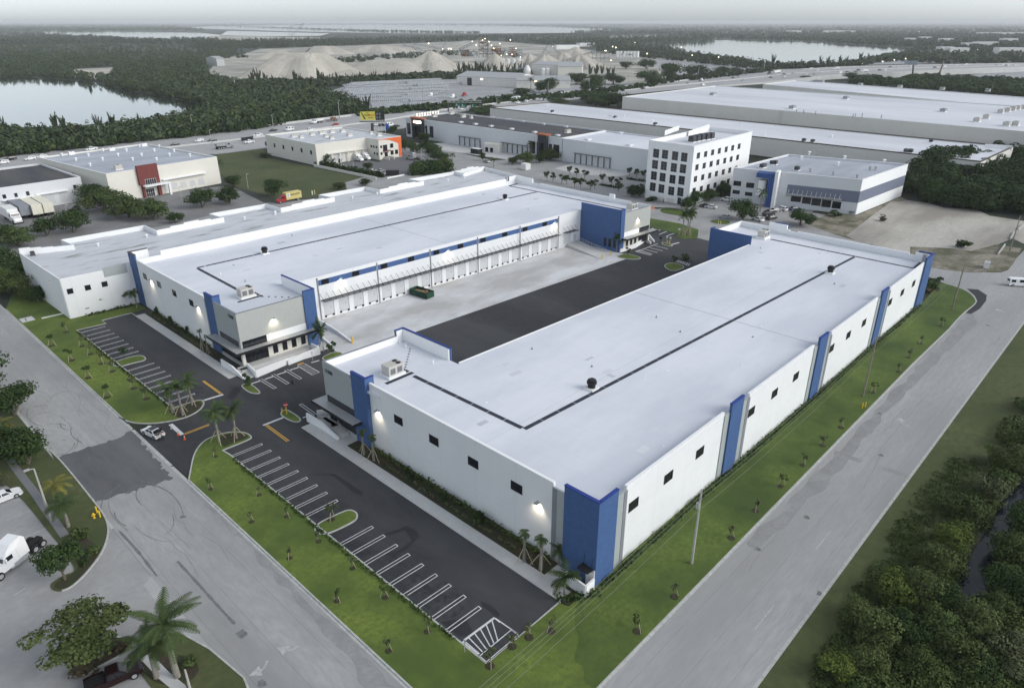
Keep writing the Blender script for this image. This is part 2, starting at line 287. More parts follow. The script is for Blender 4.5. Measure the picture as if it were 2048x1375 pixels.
# ---------------------------------------------------------------- the ground, water, roads, lots
def struct(o): o['kind'] = 'structure'; return o
def sheet(name,pts,z,mat):
 me = bpy.data.meshes.new(name); b = bmesh.new(); vs = [b.verts.new((p[0],p[1],z if z is not None else p[2])) for p in pts]
 es = [b.edges.new((vs[i],vs[(i + 1) % len(vs)])) for i in range(len(vs))]
 bmesh.ops.triangle_fill(b,use_beauty=True,edges=es); bmesh.ops.recalc_face_normals(b,faces=b.faces)
 for f in b.faces:
  if f.normal.z < 0: f.normal_flip()
 b.to_mesh(me); b.free(); me.materials.append(mat); return struct(link(name,me))
def smooth_loop(pts,k=3):
 P = [Vector((p[0],p[1])) for p in pts]
 for _ in range(k): P = [q for i in range(len(P)) for q in (P[i] * .75 + P[(i + 1) % len(P)] * .25,P[i] * .25 + P[(i + 1) % len(P)] * .75)]
 return P
def smooth_line(pts,k=3):
 P = [Vector((p[0],p[1])) for p in pts]
 for _ in range(k): P = [P[0]] + [q for i in range(len(P) - 1) for q in (P[i] * .75 + P[i + 1] * .25,P[i] * .25 + P[i + 1] * .75)] + [P[-1]]
 return P
def raised(name,pts,z0,z1,mat):
 o = sheet(name,pts,z1,mat); P = [(p[0],p[1]) for p in pts]
 b = bmesh.new(); b.from_mesh(o.data); n = len(P)
 if sum(P[i][0] * P[(i + 1) % n][1] - P[(i + 1) % n][0] * P[i][1] for i in range(n)) < 0: P = P[::-1]
 for i in range(n):
  a,c = P[i],P[(i + 1) % n]; b.faces.new([b.verts.new((a[0],a[1],z0)),b.verts.new((c[0],c[1],z0)),b.verts.new((c[0],c[1],z1)),b.verts.new((a[0],a[1],z1))])
 b.to_mesh(o.data); b.free(); return o
def kerb(pts,closed=True,wd=.22,z=.15):
 return struct(MB().strip(pts,wd,0,z,closed).build('kerb',m['kerb']))
def ring(r,n=64): return [(r * math.cos(k * 2 * math.pi / n),r * math.sin(k * 2 * math.pi / n)) for k in range(n)]
struct(MB().flat([(x,y,0) for x,y in ring(45000)]).build('ground',m['land far']))
FAR = dict(
 lake=[(-260,158),(0,157),(60,155),(130,160),(157,163),(182,163),(240,178),(300,190),(340,197),(372,204),(412,213),(416,222),(395,238),(300,262),(200,275),(60,285),(-260,296)],
)
FAR2 = [[(66,66),(120,62),(200,63),(330,65),(400,66),(440,70),(448,79),(280,80),(170,73)],
 [(350,56),(450,59),(560,62.5),(700,65.5),(800,67),(930,67.5),(1130,66),(1242,62),(1210,58),(1100,54),(940,51),(760,49.5),(560,50.5),(420,53)],
 [(440,71),(520,73),(640,72),(660,67),(560,64.5),(455,62)],
 [(1000,76),(1180,76),(1370,73),(1372,69.5),(1300,70),(1150,70.5)],[(1240,80),(1310,80),(1440,78),(1440,75),(1300,76)],
 [(1296,88),(1330,85),(1400,81),(1480,80),(1600,83),(1750,92),(1828,98),(1832,102),(1780,109),(1740,118),(1640,130),(1560,132),(1500,124),(1420,112),(1330,98)]]
sheet('lake',GL('f',FAR['lake']),.10,m['lake water'])
for p in FAR2: sheet('water',GL('f',p),.25,m['lake water'])
sheet('quarry_ground',GL('f',[(400,158),(440,120),(500,104),(520,98),(680,92),(900,84),(960,80),(1130,94),(1270,112),(1420,122),(1560,138),(1500,150),(1350,150),(1290,170),(1150,172),(960,158),(700,166),(500,172)]),.06,m['quarry floor'])
sheet('quarry_shore',GL('f',[(405,80),(420,72),(470,73),(640,75),(660,79),(520,82)]),.30,m['sand'])
sheet('shore',GL('a1',[(390,445),(440,405),(660,395),(680,440),(600,470),(520,468)]),.12,m['sand'])
sheet('pipe_yard',GL('f',[(600,205),(640,188),(720,164),(870,156),(930,160),(1040,172),(1060,190),(1000,202),(870,218),(700,226)]),.08,m['yard gray'])
for p in ([(1010,172),(1300,166),(1330,176),(1180,186),(1050,190)],[(1300,118),(1440,128),(1560,138),(1440,150),(1330,150)],[(1700,112),(1850,100),(2100,96),(2100,122),(1900,126),(1740,130)],[(1940,150),(2100,130),(2100,165),(1990,160)]):
 sheet('yard',GL('f',p),.09,m['yard gray'])
up = [('f',-300,352,0),('e5',0,345,0),('e5',2048,135,0),('e6',600,130,0),('a5',600,190,0),('a5',1060,132,0),('a2',1040,580,0),('a2',2048,480,0),('e3',820,322,0),('e3',1200,284,1.5),('e3',1500,275,3),('e4',0,262,5),('e4',1000,240,6),('e4',2048,222,6),('e4',2800,205,6)]
dn = [('f',-300,420,0),('f',0,392,0),('e6',0,372,0),('e6',420,332,0),('e6',800,282,0),('d2',640,690,0),('d2',1400,600,0),('e1',600,640,0),('a2',960,640,0),('a2',1330,596,0),('e3',0,505,0),('e3',1100,420,1),('e3',1500,375,3),('e4',0,340,5),('e4',570,322,6),('e4',1100,296,6),('e4',2048,262,6),('e4',2800,240,6)]
UP = [G(n,x,y,z + .12) for n,x,y,z in up]; DN = [G(n,x,y,z + .12) for n,x,y,z in dn]
def along(L,n=60):
 d = [0]
 for i in range(1,len(L)): d.append(d[-1] + (L[i] - L[i - 1]).length)
 t = np.linspace(0,d[-1],n); A = np.array([tuple(p) for p in L]); return [Vector((np.interp(q,d,A[:,0]),np.interp(q,d,A[:,1]),np.interp(q,d,A[:,2]))) for q in t]
NH = 70; U = along(UP,NH); D = along(DN,NH)
hb = MB()
for i in range(NH - 1): hb.quadset([D[i],D[i + 1],U[i + 1],U[i]],[(0,1,2,3)])
struct(hb.build('highway',m['highway']))
mk = MB()
for fr in (.14,.22,.30,.62,.70,.78,.86):
 L = along([D[i].lerp(U[i],fr) for i in range(NH)],260)
 for i in range(0,258,3): q = Vector((0,0,.01)); a,b_ = L[i] + q,L[i + 1] + q; n_ = (b_ - a).cross(Vector((0,0,1))).normalized() * .12; mk.quadset([a - n_,b_ - n_,b_ + n_,a + n_],[(0,1,2,3)])
struct(mk.build('lane_markings',m['paint worn']))
def barrier(L,h,name,label,mat,th=.5,z0=0):
 b = MB()
 for i in range(len(L) - 1):
  a,c = L[i],L[i + 1]; n_ = (c - a).cross(Vector((0,0,1))).normalized() * th / 2
  zs = [a.z - .1 if z0 is None else z0,c.z - .1 if z0 is None else z0]
  b.quadset([(a.x - n_.x,a.y - n_.y,zs[0]),(c.x - n_.x,c.y - n_.y,zs[1]),(c.x + n_.x,c.y + n_.y,zs[1]),(a.x + n_.x,a.y + n_.y,zs[0]),
                   (a.x - n_.x,a.y - n_.y,a.z + h),(c.x - n_.x,c.y - n_.y,c.z + h),(c.x + n_.x,c.y + n_.y,c.z + h),(a.x + n_.x,a.y + n_.y,a.z + h)],[(0,3,2,1),(4,5,6,7),(0,1,5,4),(2,3,7,6),(1,2,6,5),(3,0,4,7)])
 return tag(b.build(name,mat),label,'barrier')
barrier([p.lerp(q,.0) for p,q in zip(U,D)],1.4,'barrier_wall','long pale concrete barrier along the lake side of the highway',m['concrete'],z0=None)
barrier([p.lerp(q,.5) for p,q in zip(U,D)],.9,'median_barrier','low concrete median barrier down the middle of the highway',m['concrete'],z0=None)
barrier([q for q in D if q.z > .3],.9,'retaining_wall','grey retaining wall carrying the raised end of the highway at right',m['concrete'],th=.6,z0=0)
FX0,FX1,SY0,SY1 = 18.4,30.4,17.45,29.3
sheet('front_road',[(FX0,-60),(FX1,-60),(FX1,460),(FX0,460)],.03,m['asphalt old'])
sheet('side_road',[(FX1 - .01,SY0),(420,SY0),(420,SY1),(FX1 - .01,SY1)],.034,m['asphalt side'])
sheet('cross_street',[(192,29.3)] + [(p.x,p.y) for p in GL('c7',[(640,1170),(770,1040),(680,940),(560,885),(340,820),(200,760)])] + [(196,62),(206,62)] + [(p.x,p.y) for p in GL('c7',[(220,655),(420,690),(700,715),(1050,715),(1150,650),(1306,480)])] + [(262,29.3)],.030,m['asphalt side'])
def ragged(P_,step=.5,amp=.22):
 rr = random.Random(len(P_)); o = []
 for i in range(len(P_)):
  a,b = Vector(P_[i][:2]),Vector(P_[(i + 1) % len(P_)][:2]); d = b - a; n = max(1,int(d.length / step)); q = Vector((-d.y,d.x)).normalized()
  o += [a + d * k / n + q * (rr.gauss(0,amp) if k else 0) for k in range(n)]
 return o
for pts,mt,z in (([(345,958),(190,1004),(130,938),(112,915),(225,880),(268,862)],'patch mid',.040),):
 sheet('road_patch',ragged(GL('f',pts)),z,m[mt])
sheet('road_patch',smooth_loop(ragged(GL('z6',[(0,385),(0,440),(140,560),(200,640),(300,690),(350,800),(400,850),(480,900),(500,960),(600,1060),(700,1180),(800,1290),(830,1375),(1000,1375),(860,1240),(560,960),(320,720),(100,490)]),1.2,.25),2),.039,m['asphalt worn'])
sheet('road_patch',smooth_loop(ragged(GL('z8',[(430,1350),(700,1090),(850,935),(1080,690),(1260,500),(1480,270),(1500,330),(1180,640),(960,900),(880,1010),(700,1170),(560,1300),(500,1372)]),2.5,.35),2),.040,m['asphalt worn'])
sheet('road_patch',GL('c7',[(650,900),(780,910),(880,975),(870,1040),(800,1130),(700,1190),(640,1180),(770,1040),(740,980)]),.041,m['asphalt patch'])
sheet('road_patch',GL('z8',[(850,918),(978,962),(965,975),(838,935)]),.0415,m['asphalt worn']); sheet('road_patch',GL('z8',[(1075,990),(1190,1030),(1180,1045),(1060,1005)]),.0415,m['asphalt worn'])
tb_ = MB()
def seal(P_,wd,z=.0445):
 P_ = smooth_line(P_,2)
 for i in range(len(P_) - 1): n_ = Vector((-(P_[i + 1] - P_[i]).y,(P_[i + 1] - P_[i]).x)).normalized() * wd / 2 * (.7 + .6 * random.random()); a,b_ = P_[i],P_[i + 1]; tb_.quadset([(*(a - n_),z),(*(b_ - n_),z),(*(b_ + n_),z),(*(a + n_),z)],[(0,1,2,3)])
seal(GL('z6',[(-60,770),(60,900),(130,980),(215,1070)]),.35); seal(GL('w5',[(570,625),(660,720),(750,840)]),.3); seal(GL('z6',[(235,1105),(262,1130)]),.9); seal(GL('z6',[(335,1340),(352,1370)]),.8); seal(GL('w5',[(860,560),(890,555)]),.5)
rt_ = random.Random(12)
for k in range(26):
 c_ = G('w5',rt_.uniform(190,420),rt_.uniform(20,225)) if k < 18 else G('w5',rt_.uniform(600,780),rt_.uniform(440,560)); a0 = rt_.uniform(0,6); r_ = rt_.uniform(1.0,4.0); L_ = rt_.uniform(.5,2.2); seal([(c_.x + r_ * math.cos(a0 + L_ * q / 6),c_.y + 2.2 * r_ * math.sin(a0 + L_ * q / 6)) for q in range(7)],rt_.uniform(.05,.16),.0442 + k * 1e-5)
for k in range(14):
 y0 = rt_.uniform(25,170); x0 = rt_.uniform(19.5,29); P_ = [(x0,y0)]
 for q in range(rt_.randint(3,8)): P_.append((min(29.8,max(19,P_[-1][0] + rt_.uniform(-.7,.7))),P_[-1][1] + rt_.uniform(.6,2.5)))
 seal(P_,.035,.0441)
for k in range(9):
 x0 = rt_.uniform(45,190); y0 = rt_.uniform(18.5,28.5); P_ = [(x0,y0)]
 for q in range(rt_.randint(3,8)): P_.append((P_[-1][0] + rt_.uniform(.8,3),min(29,max(18,P_[-1][1] + rt_.uniform(-.5,.5)))))
 seal(P_,.035,.0441)
for n,x,y in (('z8',720,1225),('z8',1060,940),('z8',495,1370),('f',1640,1187),('z8',1052,750),('c7',895,1322)): c_ = G(n,x,y); seal([(c_.x - .35,c_.y),(c_.x,c_.y + .1),(c_.x + .35,c_.y)],.7)
tb_.mi = 0; struct(tb_.build('tar_seal',m['tar']))
mkb = MB()
def mark(a,b_,wd,z,mb=None):
 n_ = Vector((-(b_[1] - a[1]),b_[0] - a[0])).normalized() * wd / 2; mb = mb or mkb
 mb.quadset([(a[0] - n_.x,a[1] - n_.y,z),(b_[0] - n_.x,b_[1] - n_.y,z),(b_[0] + n_.x,b_[1] + n_.y,z),(a[0] + n_.x,a[1] + n_.y,z)],[(0,1,2,3)])
for (n,x,y,n2,x2,y2) in (('z8',760,1370,'z8',830,1285),('f',1510,1257,'f',1548,1210)): mark(G(n,x,y),G(n2,x2,y2),.14,.046)
def turn_arrow(tip,tail,z=.046):
 t,s_ = Vector(tip[:2]),Vector(tail[:2]); d = (t - s_); L = d.length; d = d / L; q = Vector((-d.y,d.x))
 c = smooth_line([s_,s_ + d * L * .45 + q * L * .22,t - d * L * .3 + q * L * .18],3)
 for i in range(len(c) - 1): mark(c[i],c[i + 1],.28,z)
 e = c[-1]; dd = (t - e).normalized(); qq = Vector((-dd.y,dd.x)); mkb.quadset([(*(e + qq * .75),z),(*(e - qq * .75),z),(*(e + dd * 1.3),z)],[(0,2,1)])
turn_arrow(G('z8',1150,772),G('z8',1190,810)); turn_arrow(G('c7',1000,1135),G('c7',1100,1175)); turn_arrow(G('z6',440,1190),G('z6',520,1175)); turn_arrow(G('z6',310,1305),G('z6',370,1245))
struct(mkb.build('road_markings',m['paint worn']))
sheet('parking_lot',[(FX1 - .02,103.4),(38.3,103.4),(38.3,40.2),(60,40.2),(60,75)] + [(198,62),(204,120),(204,188),(56,178),(38.3,178),(38.3,118),(FX1 - .02,118)],.022,m['asphalt new'])
sheet('dock_apron',[WV(72.6,118),WV(168,118),WV(172,120),WV(172,138.9),WV(72.6,138.9)],.030,m['concrete apron'])
sheet('lot_patch',GL('b6',[(640,1080),(830,950),(1010,870),(1060,830),(1040,930),(1000,1050),(965,1229),(900,1300)]),.026,m['asphalt patch'])
sheet('lot_patch',GL('b5',[(480,1330),(640,1180),(700,1240),(600,1375)]),.026,m['asphalt wet'])
for sh,pts in (('z6',[(880,650),(930,640),(1010,610),(1035,598),(1080,625),(1100,650),(1040,710),(985,745),(1000,770),(930,735),(1000,715),(1060,670),(1030,620),(960,645)]),('z6',[(720,660),(840,690),(870,730),(800,760),(740,720)]),('z6',[(560,355),(690,350),(830,440),(825,462),(780,440),(680,360)]),('z6',[(1390,960),(1440,980),(1483,1020),(1470,1040),(1400,985)]),('z6',[(1200,1060),(1320,1040),(1360,1120),(1290,1130)]),('z6',[(1120,870),(1160,900),(1200,960),(1180,970),(1130,900)])):
 sheet('damp_stain',GL(sh,pts),.027,m['asphalt wet'])
sheet('dust_stain',[(p[0],p[1]) for p in smooth_loop(GL('z6',[(1020,860),(1120,840),(1220,860),(1330,930),(1320,1010),(1240,1050),(1150,1020),(1080,940)]))],.0265,m['asphalt dust'])
sheet('dust_stain',[(p[0],p[1]) for p in smooth_loop(GL('w4',[(1040,700),(1250,740),(1340,800),(1300,860),(1240,850),(1180,790)]))],.0265,m['asphalt dust'])
def wpave(name,x0,x1,y0,y1,mat,z=.13): return struct(MB().box(x0,x1,y0,y1,0,z).build(name,m[mat]))
wpave('pavement',50.8,52.9,40.2,98.6,'concrete'); wpave('pavement',50.8,52.9,125.2,172.4,'concrete')
wpave('planting_bed',52.9,56.2,44.5,88.0,'mulch',.12); wpave('planting_bed',52.9,55.6,135.6,171.6,'mulch',.12)
wpave('pavement',52.9,55.5,41.9,44.5,'concrete',.125); wpave('planting_bed',50.9,55.4,39.0,41.9,'mulch',.124)
wpave('pavement',52.9,55.3,88.0,98.6,'concrete',.122); wpave('pavement',52.9,76.5,123.2,127.4,'concrete',.123)
TZ = .12
def loop_kerb(name,pts,mat,k=2,closed=True):
 P = smooth_loop(pts,k); raised(name,P,0,TZ,m[mat]); kerb(P)
lawnS = [(30.75,29.6),(30.75,97.5)] + [tuple(p) for p in smooth_line(GL('b6',[(965,1240),(1000,1050),(1060,930),(1150,830),(1290,765),(1450,720),(1600,708),(1730,725),(1800,775),(1780,810),(1400,962)]),2)] + [(38.2,99.5),(38.2,40.05),(50.6,40.05),(50.9,38.9),(189.6,38.9)] + [tuple(p) for p in smooth_line(GL('c7',[(150,1060),(340,830),(560,890),(680,945),(765,1040),(735,1090),(600,1190),(440,1372)]),1)] + [(150,29.6)]
raised('lawn',lawnS,0,TZ,m['grass']);
kerb([(30.64,33),(30.64,97.5)] + smooth_line(GL('b6',[(965,1240),(1000,1050),(1060,930),(1150,830),(1290,765),(1450,720),(1600,708),(1730,725),(1800,775),(1780,810),(1400,962)]),2) + [(38.3,99.5),(38.3,40.15),(50.8,40.15)],closed=False)
kerb([(33,29.45),(150,29.45)] + smooth_line(GL('c7',[(440,1372),(600,1190),(735,1090),(765,1040),(680,945),(560,890),(340,825)]),1),closed=False)
sheet('lawn_side',[tuple(q) for q in smooth_line([(44,29.7),(43.6,31),(45.5,32.2),(45,33.6),(48,34.8),(49,36.6),(52,38.5)],3)] + [(188,38.5)] + [(p.x,p.y) for p in GL('c7',[(200,1050),(340,835),(555,895),(670,948),(755,1040),(730,1085),(600,1185),(440,1365)])] + [(152,29.7)],TZ + .012,m['grass right'])
lawnN = [(30.75,200),(30.75,121.5)] + [tuple(p) for p in smooth_line(GL('w4',[(640,1030),(720,1068),(800,1080),(930,1080),(1060,1062),(1180,1033),(1280,983),(1330,928),(1318,893),(1285,890),(1200,915),(1060,962)]),2)] + [(38.2,120.5),(38.2,173.2),(44.2,172.6),(44.2,175.3),(50.8,175.2),(54.5,175.5),(54.5,181.2),(39.8,182.2),(41.5,215),(36,215)]
raised('lawn',lawnN,0,TZ,m['grass'])
kerb([(30.64,200),(30.64,121.5)] + smooth_line(GL('w4',[(640,1030),(720,1068),(800,1080),(930,1080),(1060,1062),(1180,1033),(1280,983),(1330,928),(1318,893),(1285,890),(1200,915),(1060,962)]),2) + [(38.3,120.5),(38.3,173.1),(44.3,172.5),(44.3,175.2),(50.9,175.0),(50.9,172.5)],closed=False)
struct(MB().strip([(FX1,103.4),(FX1,119)],.5,0,.045).build('gutter',m['kerb']))
struct(MB().strip([(FX1,30),(FX1,103)],.45,0,.045).build('gutter',m['kerb'])); struct(MB().strip([(FX1,119.5),(FX1,330)],.45,0,.045).build('gutter',m['kerb']))
struct(MB().strip([(FX0,94),(FX0,300)],.45,0,.06).build('gutter',m['kerb'])); struct(MB().strip([(40,SY1),(160,SY1)],.3,0,.05).build('gutter',m['kerb'])); struct(MB().strip([(26,SY0),(300,SY0)],.38,0,.05).build('gutter',m['kerb']))
sheet('mulch_bed',[tuple(p) for p in smooth_loop(GL('b6',[(640,400),(700,420),(1000,310),(1100,290),(1130,340),(1060,440),(900,510),(760,520)]),2)],TZ + .01,m['mulch'])
sheet('mulch_bed',[tuple(p) for p in smooth_loop(GL('b6',[(1340,800),(1450,740),(1600,725),(1740,750),(1760,790),(1500,880),(1410,930)]),2)],TZ + .01,m['mulch'])
loop_kerb('lawn_island',GL('z6',[(598,597),(720,540),(765,524),(800,540),(800,566),(780,585),(655,645),(600,640)]),'grass')
loop_kerb('lawn_island',GL('w4',[(585,590),(750,536),(825,530),(858,552),(845,572),(760,590),(650,622),(600,615)]),'grass')
loop_kerb('lawn_island',GL('z3',[(95,855),(125,825),(170,828),(300,915),(235,945),(120,890)]),'grass')
loop_kerb('lawn_island',GL('b5',[(680,1170),(830,1150),(970,1265),(945,1292),(825,1283)]),'grass')
loop_kerb('lawn_island',GL('w1',[(1195,1082),(1340,1018),(1420,1050),(1260,1112)]),'grass')
loop_kerb('lawn_island',GL('b2',[(850,855),(960,812),(1150,858),(1160,885),(1040,893),(890,870)]),'grass')
loop_kerb('lawn_island',GL('b2',[(1460,985),(1480,950),(1560,930),(1700,970),(1720,1000),(1570,1050)]),'grass')
loop_kerb('lawn_island',GL('b2',[(1440,665),(1520,690),(1575,715),(1540,725),(1430,700)]),'grass')
raised('lawn',GL('b2',[(1175,345),(1260,360),(1660,430),(1900,510),(1890,600),(1870,625),(1700,625),(1600,600),(1650,570),(1260,470),(1170,455)]),0,TZ,m['grass right'])
raised('lawn',smooth_loop(GL('d8',[(785,470),(850,435),(1000,445),(1100,470),(1350,540),(1330,585),(1150,575),(980,545),(820,515)]),2),0,TZ,m['grass right'])
raised('lawn',smooth_loop(GL('d8',[(1560,655),(1640,625),(1900,640),(1880,700),(1700,690)]),2),0,TZ,m['grass right'])
sp = MB(); Z = .0275
def hairpin(a,b_,gap=.5,wd=.11):
 d = Vector((b_[0] - a[0],b_[1] - a[1])).normalized(); q = Vector((-d.y,d.x)) * gap / 2; a,b_ = Vector(a[:2]),Vector(b_[:2])
 mark(a + q,b_ + q,wd,Z,sp); mark(a - q,b_ - q,wd,Z,sp); mark(b_ + q + q.normalized() * wd / 2,b_ - q - q.normalized() * wd / 2,wd,Z + .001,sp)
sB = [(203,268),(240,302),(282,337),(324,370),(368,405),(412,440),(458,477),(503,516),(553,555),(720,690),(773,736),(830,786),(890,832),(955,884),(1020,937),(1085,990),(1155,1047),(1228,1105)]
for x,y in sB: p = G('z6',x,y); hairpin((38.45,p.y),(43.5,p.y - .15))
sA = [(310,350),(345,380),(380,408),(412,438),(450,468),(485,498),(520,530),(562,562),(690,660),(735,695),(775,730),(820,765),(870,800),(915,840),(960,880),(1010,920)]
for x,y in sA: p = G('w4',x,y); hairpin((38.45,p.y),(43.5,p.y - .1),.4)
def hatch(c,n,wd=.14,axis=0):
 for i in range(4): mark(c[i],c[(i + 1) % 4],wd,Z + .002,sp)
 for i in range(1,n): mark(c[0].lerp(c[1],i / n),c[3].lerp(c[2],i / n),wd,Z,sp)
hatch([Vector((38.5,41.5)),Vector((43.6,41.5)),Vector((43.6,40.4)),Vector((38.5,40.4))],1)
for (a,b_) in (((1310,1145),(1455,1038)),((1318,1155),(1385,1212)),((1455,1040),(1483,1062))): mark(G('z6',*a),G('z6',*b_),.14,Z + .003,sp)
for k in range(6): mark(G('z7',70 + 200 * (k + .2) / 6,1115 - 150 * (k + .2) / 6),G('z7',165 + 135 * k / 6,1180 - 92 * k / 6),.14,Z,sp)
for (a,b_) in (((260,970),(65,1115)),((260,970),(390,1060))): mark(G('z7',*a),G('z7',*b_),.16,Z + .002,sp)
q4 = GL('w4',[(245,285),(435,248),(480,272),(285,318)]); hatch([v.to_2d() for v in q4],1)
for k in range(7): mark(G('w4',255 + 190 * k / 7,290 - 38 * k / 7),G('w4',290 + 28 * k,316 - 6 * k),.16,Z,sp)
for a,b_ in (((968,1088),(1170,1212)),((1140,1022),(1345,1148)),((1318,958),(1520,1082))): hairpin(G('b5',*a),G('b5',*b_),.55,.12)
for a,b_ in (((840,1152),(960,1110)),((1030,1088),(1145,1048)),((1200,1025),(1318,985)),((1375,962),(1490,925)),((1668,860),(1780,828))): mark(G('b5',*a),G('b5',*b_),.35,Z + .001,sp)
q5 = [v.to_2d() for v in GL('b5',[(1480,905),(1680,1028),(1780,990),(1580,875)])]; hatch([q5[0],q5[1],q5[2],q5[3]],7)
for a,b_ in (((350,120),(445,83)),): mark(G('z6',*a),G('z6',*b_),.5,Z,sp)
hairpin(G('z3',420,870),G('z3',280,770),.5,.12); mark(G('z3',300,895),G('z3',340,880),.3,Z,sp)
mark(G('b6',1145,275),G('b6',1410,195),.55,Z,sp); mark(G('b6',690,600),G('b6',850,745),.7,Z,sp)
for a,b_ in (((550,805),(690,755)),((665,830),(815,775)),((775,858),(915,800)),((890,885),(1020,835))): mark(G('d8',*a),G('d8',*b_),.4,Z,sp)
for a,b_ in (((1170,700),(1370,800)),((1240,730),(1440,780)),((1310,705),(1500,752)),((1380,685),(1500,735))): pass
for a,b_ in (((1200,755),(1370,800)),((1265,735),(1435,778)),((1335,710),(1500,752))): hairpin(G('b2',*a),G('b2',*b_),.5,.14)
q6 = [v.to_2d() for v in GL('b2',[(1090,785),(1280,835),(1305,818),(1140,765)])]; hatch(q6,7,.2); mark(G('b2',1105,790),G('b2',1380,685),.3,Z,sp)
q7 = [v.to_2d() for v in GL('b2',[(1605,910),(1770,968),(1790,945),(1640,900)])]; hatch(q7,6,.2)
mark(G('d8',965,1018),G('d8',1090,985),.6,Z,sp)
struct(sp.build('stall_markings',m['paint white']))
yp = MB()
for a,b_ in ((('z6',362,122),('z6',465,198)),(('z6',370,118),('z6',474,194)),(('b6',1128,12),('b6',1370,190)),(('b6',1145,8),('b6',1392,184)),(('b6',875,730),('b6',1215,600)),(('b6',885,742),('b6',1222,612))): mark(G(*a),G(*b_),.2,Z,yp)
struct(yp.build('yellow_markings',m['paint yellow']))
bp_ = MB(); q8 = [v.to_2d() for v in GL('b5',[(1470,890),(1555,860),(1570,868),(1490,900)])]; bp_.flat([(*v,.135) for v in q8]); struct(bp_.build('tactile_pad',m['paint yellow']))
sheet('lot',GL('a4',[(-900,1100),(-900,700),(0,690),(480,700),(560,690),(650,690),(1000,650),(1500,590),(1580,590),(1700,650),(1800,700),(1900,700),(2048,640),(2048,720),(1430,800),(1000,880),(500,980),(150,1060)]),.020,m['lot dark'])
sheet('lot',GL('f',[(690,365),(760,345),(830,330),(800,300),(830,285),(980,320),(1130,345),(1260,395),(1300,415),(1420,440),(1420,410),(1620,430),(1640,405),(1580,385),(1450,400),(1330,415),(1200,440),(1050,400),(950,390),(700,400)]),.018,m['lot gray'])
sheet('lot',[(196,62),(206,62),(262,70),(262,140),(300,140),(300,240),(240,262),(190,262),(190,180),(204,178)],.016,m['lot gray'])
sheet('lot',GL('d5',[(100,440),(560,330),(850,370),(1000,400),(1050,370),(1330,260),(1600,330),(1700,440),(1480,560),(1330,600),(1100,600),(700,540),(400,470)]),.024,m['asphalt mid'])
sheet('street',GL('a4',[(-900,1180),(160,1040),(700,935),(1160,850),(1430,790),(2048,680),(2048,760),(1200,940),(500,1060),(-900,1300)]),.024,m['lot gray'])
sheet('street',GL('f',[(560,420),(600,400),(740,385),(850,360),(950,352),(960,370),(860,375),(740,402)]),.0245,m['lot gray'])
sheet('grass_field',GL('f',[(430,310),(525,296),(540,316),(640,338),(760,362),(870,362),(720,388),(560,400),(470,372),(440,345)]),.014,m['grass dull'])
sheet('concrete_court',GL('a6',[(410,510),(540,470),(820,510),(1010,540),(900,570),(690,560),(500,535)]),.026,m['concrete'])
sheet('concrete_court',GL('c5',[(380,455),(650,425),(920,470),(1150,520),(1330,555),(1200,610),(980,580),(520,510)]),.026,m['concrete'])
sheet('dirt_lot',GL('a7',[(720,940),(900,800),(1050,690),(1180,675),(1330,695),(1450,730),(1700,745),(1790,790),(2048,830),(2300,870),(2300,960),(2048,1000),(1960,960),(1840,1010),(1940,1190),(1750,1215),(1400,1160),(1250,1120),(1050,1040),(800,980)]),.040,m['dirt'])
sheet('scrub',GL('a7',[(420,850),(600,770),(790,790),(1130,650),(1190,680),(1050,690),(900,800),(720,940),(800,980),(600,920)]),.038,m['scrub'])
sheet('scrub',GL('c7',[(0,420),(300,430),(480,440),(700,470),(900,420),(980,395),(1280,440),(1180,620),(1120,690),(1050,712),(700,712),(420,690),(220,655),(0,620)]),.044,m['scrub'])
sheet('verge',[(26,SY0 - .2),(300,SY0 - .2),(300,4),(190,6),(120,8),(80,9),(26,9)],.026,m['grass dull'])
sheet('wood_floor',[(0,9.5),(80,9.5),(120,8.4),(190,6.4),(300,4.4),(300,-60),(0,-60)],.020,m['wood floor'])
cn = GL('c6',[(1181,120),(1090,230),(980,430),(880,600),(800,760),(770,880),(850,935),(960,880),(980,740),(1050,560),(1110,400),(1181,330)]); sheet('canal',[cn[0] + Vector((60,4,0))] + cn + [cn[-1] + Vector((60,4,0))],.034,m['canal water'])
sheet('neighbour_lot',[(-40,-60),(FX0 - .02,-60),(FX0 - .02,250),(-40,250)],.012,m['lot gray'])
vergeL = smooth_line(GL('b8',[(430,0),(560,130),(800,430),(900,560),(935,660),(925,760),(880,880),(760,1040),(640,1160),(560,1205),(490,1215),(440,1190),(435,1150),(480,1120),(560,1070),(640,1050),(640,1000),(520,820),(410,690),(260,500),(170,400),(60,300),(-160,60)]),2)
vL = [(18.1,300),(18.1,118)] + [tuple(p) for p in vergeL] + [(4,118),(4,300)]
raised('lawn',vL,0,TZ,m['grass dull']); kerb(vergeL[:40],closed=False)
sheet('mulch_bed',[tuple(p) for p in smooth_loop(GL('b8',[(700,720),(840,830),(900,830),(760,1030),(640,1150),(560,1195),(490,1200),(450,1160),(640,1060),(680,1000),(640,900)]),2)],TZ + .01,m['mulch'])
path = MB().strip([G('b8',60,40),G('b8',130,150),G('b8',300,370),G('b8',430,560),G('b8',560,740)],1.1,0,TZ + .03); struct(path.build('path',m['asphalt far']))
loop_kerb('island_bed',GL('d6',[(630,780),(720,970),(760,1000),(900,930),(1250,745),(1290,700),(1150,580),(900,640)]),'mulch',1)
vl2 = GL('d6',[(1250,790),(1330,720),(1500,600),(1760,560),(2048,720),(2380,1000),(2500,1300),(1700,1400),(1480,1097)]); raised('lawn',vl2,0,TZ,m['grass dull']); kerb([vl2[3],vl2[4],vl2[5],vl2[6]],closed=False)
